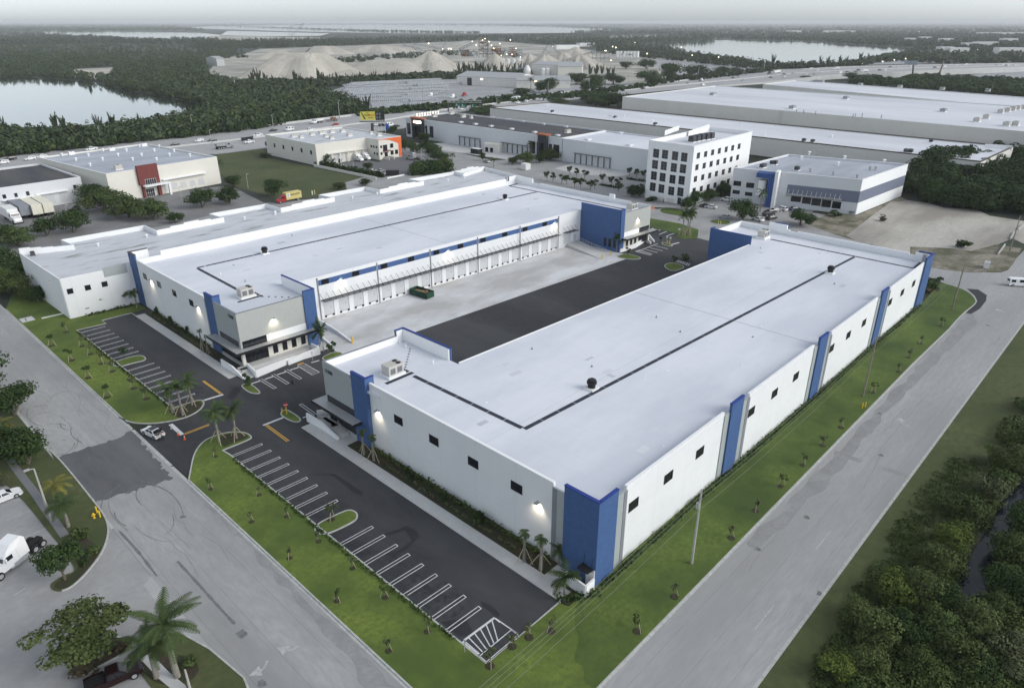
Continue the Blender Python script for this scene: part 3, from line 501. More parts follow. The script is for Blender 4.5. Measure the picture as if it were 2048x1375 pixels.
sheet('mulch_bed',[tuple(p) for p in smooth_loop(GL('d6',[(1300,800),(1500,720),(1850,800),(1960,900),(1900,1010),(1800,1060),(1500,1080)]),2)],TZ + .012,m['mulch'])
struct(MB().strip(GL('d6',[(1420,790),(1600,980),(1760,1110),(1850,1250)]),1.1,0,TZ + .03).build('path',m['concrete']))
sheet('driveway_apron',GL('d6',[(1480,0),(1800,320),(2048,590),(2048,720),(1760,560),(1640,560),(1560,300),(1400,100)]),.024,m['lot light'])
ps = MB()
for a,b_ in ((('b8',55,600),('b8',275,510)),(('b8',170,768),('b8',400,668)),(('d6',130,200),('d6',245,125))): mark(G(*a),G(*b_),.22,.028,ps)
struct(ps.build('stall_markings',m['paint worn']))
# ---------------------------------------------------------------- the two new warehouses
def wall_lamp(parent,p,n,warp=True,e=300,on=True,far=False):
 """flood lamp on a wall at p, facing n (2D outward), lighting the wall below it"""
 x,y,z = p
 if warp: y = W(x,y)
 nx,ny = n; b = MB(); tx,ty = -ny,nx
 P = [Vector((x + tx * s,y + ty * s)) for s in (-.3,.3)]
 q = [P[0],P[1],P[1] + Vector((nx,ny)) * .75,P[0] + Vector((nx,ny)) * .75]
 b.prism(q,z,z + .12); o = b.build('wall_lamp',m['metal'],parent)
 c = MB(); q2 = [P[0] * .8 + P[1] * .2 + Vector((nx,ny)) * .15,P[1] * .8 + P[0] * .2 + Vector((nx,ny)) * .15,P[1] * .8 + P[0] * .2 + Vector((nx,ny)) * .65,P[0] * .8 + P[1] * .2 + Vector((nx,ny)) * .65]
 c.prism(q2,z - .04,z - .004); c.build('lens',m['lamp on'],o)
 l = bpy.data.lights.new('lamp_light','SPOT'); l.energy = e; l.color = (1,.84,.60); l.spot_size = R(115); l.spot_blend = .9; l.shadow_soft_size = .15
 lo = bpy.data.objects.new('lamp_light',l); COL.objects.link(lo); lo.parent = o
 g = ORG[parent.name]; lo.location = Vector((x + nx * .55,y + ny * .55,z - .12)) - g
 lo.rotation_euler = Vector((nx * .55,ny * .55,1.0)).to_track_quat('Z','Y').to_euler()
 return o
def window(parent,fac,u0,u1,z0,z1,frame='frame black',glass='glass',mull=(0,0),fw=.08,warp=False,name='window'):
 b = MB(); d = .06
 fac.box(b,u0 - fw,u1 + fw,z0 - fw,z0,.0,d); fac.box(b,u0 - fw,u1 + fw,z1,z1 + fw,0,d); fac.box(b,u0 - fw,u0,z0,z1,0,d); fac.box(b,u1,u1 + fw,z0,z1,0,d)
 for k in range(mull[0]): u = u0 + (u1 - u0) * (k + 1) / (mull[0] + 1); fac.box(b,u - fw / 2,u + fw / 2,z0,z1,.021,d)
 for k in range(mull[1]): zz = z0 + (z1 - z0) * (k + 1) / (mull[1] + 1); fac.box(b,u0,u1,zz - fw / 2,zz + fw / 2,.021,d - .003)
 o = b.build(name,m[frame],parent,warp)
 c = MB(); fac.box(c,u0,u1,z0,z1,0.001,.02); c.build('pane',m[glass],o,warp); return o
def panel(name,parent,fac,u0,u1,z0,z1,mat,d=.03,warp=False,d0=0):
 b = MB(); fac.box(b,u0,u1,z0,z1,d0,d); return b.build(name,m[mat],parent,warp)
def ac_unit(parent,c,z,warp=True,rz=0,size=(3.0,2.0,1.7),pad=True):
 x,y = c; yy = W(x,y) if warp else y; a,b2,h = size; b = MB()
 def bx(mb,x0,x1,y0,y1,z0,z1):
  cr,sr = math.cos(rz),math.sin(rz); mb.prism([(x + p * cr - q * sr,yy + p * sr + q * cr) for p,q in ((x0,y0),(x1,y0),(x1,y1),(x0,y1))],z0,z1)
 bx(b,-a / 2,a / 2,-b2 / 2,b2 / 2,z + .45,z + .45 + h); o = b.build('air_conditioner',m['metal tan'],parent)
 c_ = MB(); bx(c_,-a / 2 - .25,a / 2 + .25,-b2 / 2 - .25,b2 / 2 + .25,z + .02,z + .45); c_.build('kerb_base',m['white plain'],o)
 f = MB()
 for q in (-.5,.5): f.lathe([(.42,0),(.42,.06)],(x + a * .28 * math.cos(rz) - q * math.sin(rz),yy + a * .28 * math.sin(rz) + q * math.cos(rz),z + .45 + h + .003),14)
 f.build('fan',m['frame black'],o)
 g = MB()
 for k in range(3): bx(g,a / 2 + .002,a / 2 + .03,-b2 / 2 + .15 + k * b2 / 3,-b2 / 2 + b2 / 3 - .08 + k * b2 / 3,z + .6,z + .3 + h)
 for k in range(2): bx(g,-a / 2 + .3 + k * 1.4,-a / 2 + 1.3 + k * 1.4,-b2 / 2 - .03,-b2 / 2 - .002,z + .7,z + h)
 g.build('grille',m['frame gray'],o)
 if pad:
  d = MB(); bx(d,-a / 2 - 1.3,a / 2 + 1.3,-b2 / 2 - 1.1,-b2 / 2 - .35,z + .012,z + .03); bx(d,a / 2 + .4,a / 2 + 1.2,-b2 / 2,b2 / 2 + .5,z + .012,z + .03); d.build('walk_pad',m['roof stripe'],o)
 return o
def fan_vent(parent,c,z,warp=True,s=1.0):
 x,y = c; yy = W(x,y) if warp else y; b = MB()
 b.lathe([(.62 * s,0),(.62 * s,.5 * s),(.82 * s,.7 * s),(.82 * s,1.05 * s),(.6 * s,1.1 * s),(.72 * s,1.3 * s),(.5 * s,1.45 * s)],(x,yy,z + .3),16); o = b.build('exhaust_fan',m['frame black'],parent)
 MB().box(x - .9 * s,x + .9 * s,yy - .9 * s,yy + .9 * s,z + .01,z + .3).build('kerb_base',m['white plain'],o); return o
def stripe(parent,segs,z,wd=.75,gap=3.6):
 b = MB()
 for (x0,y0),(x1,y1) in segs:
  L = math.hypot(x1 - x0,y1 - y0); n = max(1,round(L / gap))
  for k in range(n):
   t0,t1 = k / n + .06 / L,(k + 1) / n - .06 / L; a = Vector((x0 + (x1 - x0) * t0,y0 + (y1 - y0) * t0)); c = Vector((x0 + (x1 - x0) * t1,y0 + (y1 - y0) * t1)); b.strip([a,c],wd,z + .008,z + .03)
 return b.build('roof_stripe',m['roof stripe'],parent,True)
def fin(parent,segs,h,mat='wall blue',cap='cap blue',th=.35,name='blue_tower',z0=0,inner=None):
 b = MB()
 for x0,x1,y0,y1 in segs: b.box(x0,x1,y0,y1,z0,h)
 o = b.build(name,m[mat],parent,True); c = MB()
 for x0,x1,y0,y1 in segs: c.box(x0 - .05,x1 + .05,y0 - .05,y1 + .05,h + .001,h + .12)
 c.build('coping',m[cap],o,True); return o
RZ = 10.65
def digits(parent,s,x,y,z,sz=.95):
 o = text('street_number',s,sz,(x,W(x,y),z),(R(90),0,R(-90)),m['ink'],parent,.03); return o
# ---- building nearest the corner
B = thing('warehouse','large new white warehouse with blue corner towers numbered 11500, nearest the viewer','warehouse',(122,60,0))
b = MB(); b.box(55.9,56.25,45.9,84.4,0,11.9); b.box(56.0,56.3,39.3,45.9,0,10.9)
for x0,x1 in ((61.6,86.3),(94.2,118.9),(126.8,151.7),(159.3,183.6)): b.box(x0,x1,38.9,39.25,0,11.9)
for x0,x1 in ((56.3,61.6),(86.3,94.2),(118.9,126.8),(151.7,159.3),(183.6,188.4)): b.box(x0,x1,39.05,39.3,0,11.2)
b.box(188.3,188.65,39.3,93,0,11.9); b.box(72.4,173,81.7,82,0,RZ - .02)
b.build('wall',m['wall white'],B,True)
c = MB(); c.box(55.88,56.32,45.95,84.35,11.901,12.0)
for x0,x1 in ((61.6,86.3),(94.2,118.9),(126.8,151.7),(159.3,183.6)): c.box(x0,x1,38.86,39.3,11.901,12.0)
c.build('coping',m['white plain'],B,True)
r = MB(); r.box(56.3,188.3,39.3,81.69,RZ - .3,RZ); r.box(55.5,72.1,81.69,96.4,RZ - .3,RZ - .001); r.box(173.3,188.3,81.69,92.9,RZ - .3,RZ - .001); rf = r.build('roof',m['roof new'],B,True)
stripe(rf,[((64.3,58.9),(181,58.9)),((64.3,59.3),(64.0,83.5)),((181.6,80.5),(181.6,41)),((181.6,41),(187.5,41.2))],RZ)
def seams(rf,xs,y0,y1,pts):
 b = MB(); r_ = random.Random(int(y0))
 for x in xs: b.box(x,x + .09,y0,y1,RZ + .002,RZ + .012)
 b.build('roof_seam',m['frame gray'],rf,True)
 for k in range(pts):
  x,y = r_.uniform(66,178),r_.uniform(y0 + 2,y1 - 2); MB().lathe([(.22,0),(.22,.03),(.07,.05),(.07,r_.uniform(.1,.5))],(x,W(x,y),RZ + .003),8).build('roof_drain',m['frame gray' if k % 2 else 'white plain'],rf)
 for k in range(14):
  x,y = r_.uniform(60,180),r_.uniform(y0 + 2,y1 - 3); b = MB().box(x,x + r_.uniform(.5,2.6),y,y + r_.uniform(.4,1.6),RZ + .004 + k * 1e-4,RZ + .014 + k * 1e-4); b.build('roof_patch',m['roof white far' if k % 3 else 'roof patch'],rf,True)
seams(rf,(122.3,),39.4,81.6,14);
e = MB(); e.box(72.5,173,81.8,82.05,RZ + .001,RZ + .09); e.build('eave_trim',m['white plain'],B,True)
q = MB()
for y0,y1,h in ((39.3,43.6,12.7),(45.4,76.5,12.3),(78.6,79.4,12.3),(84.5,93,12.2)): q.box(188.3,188.64,y0,y1,11.9,h)
q.box(188.2,188.7,79.4,84.5,11.2,13.4); q.box(173.5,188.3,92.7,93,RZ,12.2); q.build('parapet',m['white plain'],B,True)
fin(B,[(55.45,55.85,38.5,43.8),(55.85,59.3,38.5,38.88)],12.85); fin(B,[(55.2,55.6,84.4,88.3),(55.6,56.9,84.4,84.75)],12.85)
for x0,x1 in ((87.7,91.5),(120.3,124.1),(153,156.8)): fin(B,[(x0,x1,38.5,38.9)],12.85,name='blue_pilaster')
fin(B,[(183.6,189.6,38.5,38.9),(189.2,189.6,38.9,43)],12.85); fin(B,[(72.1,72.4,83.6,96.9),(70.4,72.1,96.6,96.9)],12.85); fin(B,[(172.9,173.2,81.6,93.6),(173.2,175,93.3,93.6)],12.85)
fin(B,[(188.7,189.1,79.4,83)],13.4)
for q in ((71.82,72.08,83.8,96.4),(70.5,71.8,96.33,96.58),(173.22,173.5,82,93.2)): MB().box(*q,RZ + .01,12.8).build('tower_back',m['white plain'],B,True)
gps = []
for x0,x1 in ((59.31,61.6),(86.3,87.69),(91.51,94.2),(118.9,120.29),(124.11,126.8),(151.7,152.99),(156.81,159.3)): gps.append(MB().box(x0,x1,38.75,39.04,0,11.5).build('gray_pilaster',m['wall gray'],B,True))
gp = MB().box(55.72,55.99,43.81,45.89,0,11.5).build('gray_pilaster',m['wall gray'],B,True)
for k,(x0,x1) in zip((0,2,4,6),((60.9,61.58),(93.3,94.18),(126,126.78),(158.5,159.28))): MB().box(x0,x1,38.70,38.748,0,11.5).build('reveal',m['trim gray'],gps[k],True)
MB().box(55.66,55.718,45.2,45.88,0,11.5).build('reveal',m['trim gray'],gp,True)
FS = Fac((0,38.9),(200,38.9))
for x in (63.45,71.66,79.95,95.8,104.1,112.45,128.4,136.9,145.4,161.4,169.7,178.0): window(B,FS,x - 1.0,x + 1.0,7.5,8.8,warp=True)
FWb = Fac((55.9,100),(55.9,0))
for y in (77.2,68.85,60.5,52.2): window(B,FWb,100 - y - .95,100 - y + .95,7.5,8.75,warp=True)
wall_lamp(B,(55.9,82.4,7.8),(-1,0)); wall_lamp(B,(55.9,48.3,7.8),(-1,0))
o1 = MB(); o1.box(55.2,55.5,88.31,96.6,4.45,11.9); o1.box(55.5,70.4,96.3,96.6,4.45,11.9); og = o1.build('office_wall',m['wall gray'],B,True)
c = MB(); c.box(55.15,55.52,88.32,96.65,11.901,11.98); c.box(55.52,70.4,96.28,96.65,11.901,11.98); c.build('coping',m['trim gray'],og,True)
w2 = MB(); w2.box(55.51,55.7,88.4,96.29,RZ + .01,11.895); w2.box(55.71,70.4,96.1,96.29,RZ + .01,11.895); w2.build('parapet_back',m['white plain'],B,True)
o2 = MB(); o2.box(55.4,55.6,88.31,96.4,0.8,4.1); o2.box(55.6,70,96.1,96.4,.8,4.1); o2.build('shopfront',m['glass'],B,True)
o3 = MB(); o3.box(55.25,55.7,88.31,96.5,0,.79); o3.box(55.7,72,96,96.5,0,.79); o3.build('plinth',m['wall beige gray'],B,True)
FO = Fac((55.2,97),(55.2,88)); window(B,FO,1.0,8.6,4.65,5.75,warp=True)
cn_ = MB(); cn_.box(53.4,55.19,86.3,98.4,4.05,4.44); cn_.box(55.19,71,96.61,98.4,4.05,4.44); co = cn_.build('canopy',m['metal'],B,True)
cf = MB(); cf.box(53.3,53.39,86.2,98.5,3.95,4.46); cf.box(53.39,71,98.41,98.5,3.95,4.46); cf.box(53.39,55.1,86.2,86.29,3.95,4.46); cf.build('fascia',m['frame black'],co,True)
digits(B,'11500',55.18,94.9,10.5)
ac_unit(rf,(61.9,86.2),RZ,rz=0); ac_unit(rf,(181.5,82.5),RZ,pad=False); fan_vent(rf,(164.4,57.6),RZ);
pF = G('f',1183,777,RZ); fan_vent(rf,(pF.x,pF.y),RZ,warp=False)
ld_ = MB()
for k in range(9): ld_.box(188.1,188.2,40.3,41.1,RZ + .3 + k * .28,RZ + .36 + k * .28)
ld_.box(188.1,188.2,40.25,40.3,RZ,13.2); ld_.box(188.1,188.2,41.1,41.15,RZ,13.2); ld_.build('ladder',m['frame gray'],B,True)
for (n,x,y) in (('z3',1495,395),('z3',1245,250),('z3',1190,215)): p = G(n,x,y,RZ); MB().tube([p,p + Vector((0,0,.5)),p + Vector((.25,.1,.75))],.1,6).build('vent_pipe',m['white plain'],rf)
for k in range(9): p = G('z3',1285 - k * 6,265 + k * 24,RZ); MB().box(p.x - .12,p.x + .12,p.y - .12,p.y + .12,RZ + .005,RZ + .12).build('pipe_support',m['frame gray'],rf)
# ---- its twin across the court
A = thing('warehouse','large new white warehouse with blue towers numbered 11550, dock doors facing the court','warehouse',(120,150,0))
b = MB(); b.box(55.2,55.55,141.2,177,0,11.9); b.box(72.4,172,139,139.35,0,RZ - .02); b.box(187.2,187.5,123.5,177.5,0,11.9); b.box(55.5,187.2,177.2,177.55,0,11.9)
b.build('wall',m['wall white'],A,True)
c = MB(); c.box(55.18,55.6,141.2,176.9,11.901,12.0); c.build('coping',m['white plain'],A,True)
r = MB(); r.box(55.55,187.2,139.36,177.2,RZ - .3,RZ); r.box(55.4,72.1,127.4,139.36,RZ - .3,RZ - .001); r.box(172.3,187.2,123.4,139.36,RZ - .3,RZ - .001); rfA = r.build('roof',m['roof new'],A,True)
stripe(rfA,[((64.2,164.9),(181.4,164.9)),((64.2,164.4),(63.6,139.5)),((182.0,175.9),(182.0,128)),((182,176),(186.8,176.2))],RZ)
q = MB(); q.box(61.2,182,177.2,177.5,11.9,12.9); q.box(183.5,187.2,177.2,177.5,11.9,13.4); q.box(187.2,187.49,123.5,138,11.9,12.0); q.box(187.2,187.49,140,168,11.9,12.2); q.box(187.2,187.49,171,177.5,11.9,13.4); q.box(187.1,187.6,138,140,11.2,13.2)
q.build('parapet',m['white plain'],A,True)
for x in (182,183.35): MB().box(x,x + .15,177.15,177.55,11.9,13.45).build('scupper_trim',m['trim gray'],A,True)
fin(A,[(55.2,55.6,136.9,140.7),(55.6,56.8,136.9,137.25)],12.9); fin(A,[(55.0,55.4,177.1,181.2),(55.4,59.5,180.8,181.2)],13.1,cap='brown trim')
for q in ((55.41,55.7,177.56,180.78,8,13.05),(55.7,59.5,180.5,180.78,8,13.05),(71.8,72.08,127.1,139.4,RZ + .01,12.85),(172.32,172.6,123.8,138.5,RZ + .01,12.85)): MB().box(*q).build('tower_back',m['white plain'],A,True)
fin(A,[(69.7,72.4,126.8,127.09),(72.1,72.4,127.09,139.9)],12.9); fA = fin(A,[(172.0,172.3,123.6,138.9),(172.3,174.2,123.25,123.6)],12.9)
FF = Fac((172.0,140),(172.0,120))
for y in (128.4,126.6,124.9): window(A,FF,140 - y - .42,140 - y + .42,1.2,3.6,warp=True)
g = MB(); g.box(55.21,55.5,140.71,141.19,0,11.5); g.build('gray_pilaster',m['wall gray'],A,True)
FWa = Fac((55.2,200),(55.2,100))
for y in (173.2,165.0,156.7,148.0): window(A,FWa,200 - y - .9,200 - y + .9,8.05,9.35,warp=True)
wall_lamp(A,(55.2,169.6,8.8),(-1,0)); wall_lamp(A,(55.2,144.8,8.8),(-1,0))
def office(x0,x1,yf,west,flip):
 """two storey office bay; x0..x1 along the face at yf"""
 FX = (lambda u: x0 + u) if not flip else (lambda u: x1 - u)
 L = x1 - x0; F = Fac((x0,yf),(x1,yf)); U = (lambda a,c_: (a,c_)) if not flip else (lambda a,c_: (L - c_,L - a))
 g = MB(); g.box(x0,x1,yf,yf + .3,5.86,11.9); u = U(0,.35); F.box(g,*u,4.4,5.859,-.3,0)
 ow = g.build('office_wall',m['wall beige gray'],A,True); c = MB(); c.box(x0 - .03,x1,yf - .04,yf + .32,11.901,11.98); c.build('coping',m['trim gray'],ow,True)
 u = U(5.5,L); panel('white_band',A,F,*u,4.4,5.855,'white plain',.06,True,-.25)
 u = U(.36,5.49); window(A,F,u[0] + .1,u[1] - .1,4.62,5.78,warp=True,mull=(3,0))
 lw = MB(); u = U(5.5,L); F.box(lw,*u,0,4.05,-.3,-.02); lw.build('lower_wall',m['wall cream'],A,True)
 for s in (6.6,8.7,10.8,12.95):
  if s + .9 < L + .5: u = U(s,s + .88); window(A,F2 := Fac((x0,yf + .02),(x1,yf + .02)),*u,1.35,3.5,warp=True,name='slit_window')
 dw = MB(); u = U(.4,5.49); F.box(dw,*u,.8,4.05,-.6,-.4); d_ = dw.build('entrance_glass',m['glass'],A,True)
 en = MB()
 for k in range(1,4): uu = U(.4 + 5.1 * k / 4 - .04,.4 + 5.1 * k / 4 + .04); F.box(en,*uu,.8,4.05,-.4,-.36)
 en.build('mullion',m['frame black'],d_,True)
 col = MB(); u = U(-.1,.5); F.box(col,*u,0,4.05,-.5,.1); col.build('column',m['wall cream'],A,True)
office(55.2,69.7,127.1,True,False); office(174.2,187.3,123.35,False,True)
pl = MB(); pl.box(55.4,69.7,127.15,127.6,0,.79); pl.build('plinth',m['wall beige gray'],A,True)
g = MB(); g.box(55.2,55.5,127.41,136.89,5.86,11.9); og = g.build('side_wall',m['wall gray'],A,True); c = MB(); c.box(55.15,55.55,127.45,136.85,11.901,11.98); c.build('coping',m['trim gray'],og,True)
FO = Fac((55.2,137),(55.2,127)); window(A,FO,1.2,9.0,4.65,5.7,warp=True); panel('band',A,FO,.12,9.5,4.4,5.855,'wall gray',0,True,-.3)
o2 = MB(); o2.box(55.45,55.6,127.6,136.85,.8,4.05); o2.build('side_shopfront',m['glass'],A,True); o3 = MB(); o3.box(55.25,55.7,128.2,136.85,0,.79); o3.build('side_plinth',m['wall beige gray'],A,True)
cn_ = MB(); cn_.box(53.4,55.19,125.4,138.5,4.05,4.38); cn_.box(55.19,71.1,125.4,127.0,4.05,4.38); co = cn_.build('canopy',m['metal'],A,True)
cf = MB(); cf.box(53.3,53.39,125.3,138.6,3.9,4.4); cf.box(53.39,71.1,125.3,125.39,3.9,4.4); cf.box(53.39,55.1,138.51,138.6,3.9,4.4); cf.build('fascia',m['frame black'],co,True)
cn_ = MB(); cn_.box(173,188.8,121.3,123.3,4.05,4.38); co = cn_.build('canopy',m['metal'],A,True); cf = MB(); cf.box(172.9,188.9,121.2,121.29,3.9,4.4); cf.box(172.9,172.99,121.29,123.2,3.9,4.4); cf.build('fascia',m['frame black'],co,True)
digits(A,'11550',55.18,129.45,10.75)
wall_lamp(A,(62.6,127.1,9.0),(0,-1),e=380); wall_lamp(A,(180.8,123.4,9.2),(0,-1),e=420)
FD = Fac((0,139),(200,139)); X0 = 80.1; BAY = 16.33
bb = MB();
for k in range(5): FD.box(bb,X0 + k * BAY + .25,X0 + (k + 1) * BAY - .25,8.55,9.85,0,.05)
bb.build('blue_band',m['wall blue'],A,True)
FD2 = Fac((0,138.95),(200,138.95))
for k in range(5):
 for s in (1.05,9.25): window(A,FD2,X0 + k * BAY + s,X0 + k * BAY + s + 1.85,8.6,9.8,warp=True,fw=.04)
for k in range(6): x = X0 + k * BAY; MB().tube([(x,138.85,0),(x,138.85,10.5)],.13,8).build('downpipe',m['metal'],A,True)
for k in range(5):
 for j in range(4):
  x = X0 + k * BAY + .9 + j * 4.07; d_ = panel('dock_door',A,FD,x,x + 2.6,.95,4.2,'door gray',.03,True)
  db = MB(); FD.box(db,x + .05,x + .5,.5,.92,0,.18); FD.box(db,x + 2.15,x + 2.6,.5,.92,0,.18); db.build('bumper',m['rubber'],d_,True)
  dl = MB(); FD.box(dl,x + 1.7,x + 1.9,2.6,2.8,.03,.045); FD.box(dl,x + 2.6,x + 2.68,.95,4.2,0,.06); FD.box(dl,x + .3,x + 2.3,.86,.94,0,.06); dl.build('door_seal',m['frame gray'],d_,True)
for x0,x1 in ((80.4,161.2),(164.0,169.3)):
 cn_ = MB(); cn_.box(x0,x1,137.2,137.4,4.9,5.05); cn_.box(x0,x1,138.7,138.85,4.9,5.05); n = int((x1 - x0) / 1.63)
 for k in range(n + 1): x = x0 + (x1 - x0) * k / n; cn_.box(x - .05,x + .05,137.4,138.7,4.92,5.02)
 cn_.box(x0,x1,137.9,138.0,4.92,5.02); cn_.box(x0,x1,138.3,138.36,4.92,5.02)
 co = cn_.build('dock_canopy',m['metal dark'],A,True)
 for k in range(n + 1): x = x0 + (x1 - x0) * k / n; MB().tube([(x,137.3,5.05),(x,138.95,6.5)],.045,5).build('tie_rod',m['metal dark'],co,True)
for x in (86,118.6,159.8): wall_lamp(A,(x,138.95,9.2),(0,-1),e=380)
panel('ramp_door',A,FD,164.3,167.6,1.25,4.8,'door gray',.03,True); panel('service_door',A,FD,169.0,170,1.25,3.4,'door gray',.03,True)
e = MB(); e.box(72.5,172,138.92,139.3,RZ + .001,RZ + .09); e.build('eave_trim',m['white plain'],A,True)
ac_unit(rfA,(62.9,138.2),RZ,rz=0); ac_unit(rfA,(183.0,127.2),RZ,pad=False)
for (n,x,y) in (('f',530,507),('f',1010,399)): p = G(n,x,y,RZ); fan_vent(rfA,(p.x,p.y),RZ,warp=False)
seams(rfA,(118.9,),139.4,177.1,12)
for k in range(7): p = G('w1',665 + k * 60,519 + k * 1.5,RZ); MB().box(p.x - .15,p.x + .15,p.y - .15,p.y + .15,RZ + .005,RZ + .15).build('pipe_support',m['frame gray'],rfA)
def terrace(parent,x0,x1,y0,y1): return MB().box(x0,x1,y0,y1,0.124,.8).build('terrace',m['concrete'],parent,True)
terrace(A,53.6,55.0,124.6,127.0); terrace(A,55.0,69.5,125.4,127.0); terrace(B,53.6,55.1,90.5,97.5)
def lowwall(parent,pts,tops,th=.3):
 b = MB()
 for i in range(len(pts) - 1):
  a,c = Vector(pts[i][:2]),Vector(pts[i + 1][:2]); n_ = Vector((-(c - a).y,(c - a).x)).normalized() * th / 2
  b.quadset([(*(a - n_),0),(*(c - n_),0),(*(c + n_),0),(*(a + n_),0),(*(a - n_),tops[i]),(*(c - n_),tops[i + 1]),(*(c + n_),tops[i + 1]),(*(a + n_),tops[i])],[(0,3,2,1),(4,5,6,7),(0,1,5,4),(1,2,6,5),(2,3,7,6),(3,0,4,7)])
 return b.build('low_wall',m['white plain'],parent)
def steps(parent,p,q,n=5,wd=2.0,h=.8):
 p,q = Vector(p[:2]),Vector(q[:2]); d = (q - p) / n; s_ = Vector((-d.y,d.x)).normalized() * wd / 2; b = MB()
 for k in range(n): a = p + d * k; b.prism([a - s_,a + s_,q + s_,q - s_] if k == 0 else [a - s_,a + s_,q + s_ * .999,q - s_ * .999],.125 + .0,.12 + (h - .12) * (k + 1) / n)
 return b.build('steps',m['concrete'],parent)
fl = lambda n,*p: [G(n,x,y) for x,y in p]
lowwall(A,fl('b5',(445,905),(600,1000),(735,1085)),[1.6,1.5,.5]); lowwall(A,fl('b5',(912,1065),(1100,985),(1340,880),(1640,760)),[1.5,1.5,1.3,.9]); lowwall(A,fl('b5',(912,1065),(800,960)),[1.5,1.6])
lowwall(A,fl('b5',(1352,892),(1560,810),(1785,745)),[1.0,1.4,1.7]); lowwall(A,fl('b5',(1785,745),(1680,690)),[1.7,1.7])
steps(A,G('b5',815,1085),G('b5',720,985))
lowwall(B,fl('z3',(345,925),(480,1000),(630,1100)),[1.7,1.6,.6]); MB().prism(GL('z3',[(440,905),(545,905),(640,965),(585,1000)]),.123,.8).build('landing',m['concrete'],B); steps(B,G('z3',665,1075),G('z3',600,985),wd=1.6); lowwall(B,fl('z3',(435,895),(545,880)),[1.5,1.5],.2)
hr = MB(); pA,pB = G('z3',700,1055),G('z3',625,960,.8)
for o_ in (0,.45): hr.tube([pA + Vector((0,0,.0)),pA + Vector((0,0,.9 - o_)),pB + Vector((0,0,.95 - o_)),pB],.035,6)
hr.build('handrail',m['metal'],B)
lowwall(A,fl('b2',(895,800),(1090,740),(1215,660)),[1.0,1.5,1.5]); lowwall(A,fl('b2',(1215,660),(1290,690)),[1.5,.6]); lowwall(A,fl('b2',(1160,600),(1260,620),(1335,670)),[1.6,1.5,.5])
rp = MB(); p1,p2,p3,p4 = G('b2',165,715),G('b2',320,668),G('b2',780,830),G('b2',640,880)
rp.quadset([(p1.x,p1.y,1.2),(p2.x,p2.y,1.2),(p3.x,p3.y,.05),(p4.x,p4.y,.05),(p1.x,p1.y,0),(p2.x,p2.y,0),(p3.x,p3.y,0),(p4.x,p4.y,0)],[(0,1,2,3),(4,5,1,0),(5,6,2,1),(6,7,3,2),(7,4,0,3)]); rp.build('ramp',m['concrete'],A,fix=True)
rl = MB()
for t in np.linspace(0,1,14):
 p = p2.lerp(p3,t); z = 1.2 * (1 - t); rl.tube([(p.x,p.y,z),(p.x,p.y,z + 1)],.03,5)
rl.tube([(p2.x,p2.y,2.2),(p3.x,p3.y,1.05)],.035,5); rl.tube([(p2.x,p2.y,1.7),(p3.x,p3.y,.55)],.03,5); rl.build('ramp_rail',m['white plain'],A)
lowwall(A,fl('w1',(1205,775),(1360,860),(1490,945)),[1.1,.8,.35]); lowwall(A,fl('w1',(1195,905),(1290,965)),[1.0,.4])
cw = thing('gate_enclosure','low white walled enclosure under a dark canopy at the foot of the near blue corner','enclosure',(55,40,0))
pts = fl('b7',(480,1090),(690,1240),(775,1160)); lw_ = MB()
for i in range(2):
 a,c_ = pts[i],pts[i + 1]; lw_.strip([a,c_],.25,.0,1.9 + .003 * i)
lw_.build('wall',m['white plain'],cw)
ca = MB(); cc = [G('b7',600,915,3.0),G('b7',710,985,3.0),G('b7',780,945,3.0),G('b7',660,865,3.0)]; ca.prism(cc,2.85,3.0); ca.build('canopy',m['frame black'],cw)
pd = MB(); pp = G('b7',720,1045,.8); pd.box(pp.x - .15,pp.x + .15,pp.y - 1.0,pp.y + .3,.13,2.8); pd.build('pier',m['white plain'],cw)
for x,y in ((670,880),(755,930)): p = G('b7',x,y,3.0); MB().tube([p,(55.45,p.y,4.4)],.03,5).build('tie_rod',m['frame black'],cw)
# ---- the older white building behind, joined on its left
O = thing('old_warehouse','long older white building with stepped parapets and stained roof behind the 11550 warehouse','warehouse',(110,195,0))
zo = 10.0; k1 = [G('a8',495,675,zo),G('a8',165,435,zo)]
fr = [(39.6,181.7),(41.6,219)]
segs = [('a8',165,435),('a8',310,412),('a8',520,385),('a8',525,340),('a8',1240,218),('a8',1350,262),('a8',1530,200),('a8',1920,152)]
back = [G('a8',165,435,zo + .6),G('a8',630,385,zo + .6),G('a8',525,340,zo + .6),G('a8',1240,216,zo + .6),G('a8',1345,265,zo + .6),G('a4',1525,805,zo + .6),G('a4',1430,775,zo + .6),G('a4',1815,708,zo + .6),G('a4',1915,740,zo + .6),G('a5',575,735,zo + .6),G('a5',470,715,zo + .6),G('a5',785,660,zo + .6),G('a5',885,682,zo + .6),G('a5',1185,625,zo + .6),G('a5',1085,608,zo + .6),G('a5',1400,555,zo + .6),G('a5',1455,570,zo + .6),G('a5',1600,525,zo + .6),G('a5',1815,578,zo + .6)]
foot = [Vector((39.6,181.7)),Vector((53.9,180.9))] + [Vector((59.6,W(59.6,181.3)))] + [Vector((x,W(x,177.7))) for x in (60,100,140,187.5)] + [Vector((197,176))] + [v.to_2d() for v in back[::-1]][:1]
bk = [v.to_2d() for v in back]
poly = foot[:-1] + [bk[-1]] + bk[::-1][1:]
wl = MB(); Pq = [(p.x,p.y) for p in poly]; n = len(Pq)
for i in range(n):
 a,c_ = Vector(Pq[i]),Vector(Pq[(i + 1) % n])
 if (c_ - a).length < .05: continue
 south = i < 7; h = zo if (i == 0 or i == n - 1) else (zo - .6 if south else zo + .6)
 wl.strip([a,c_],.3,0,h)
wl.build('wall',m['wall white'],O)
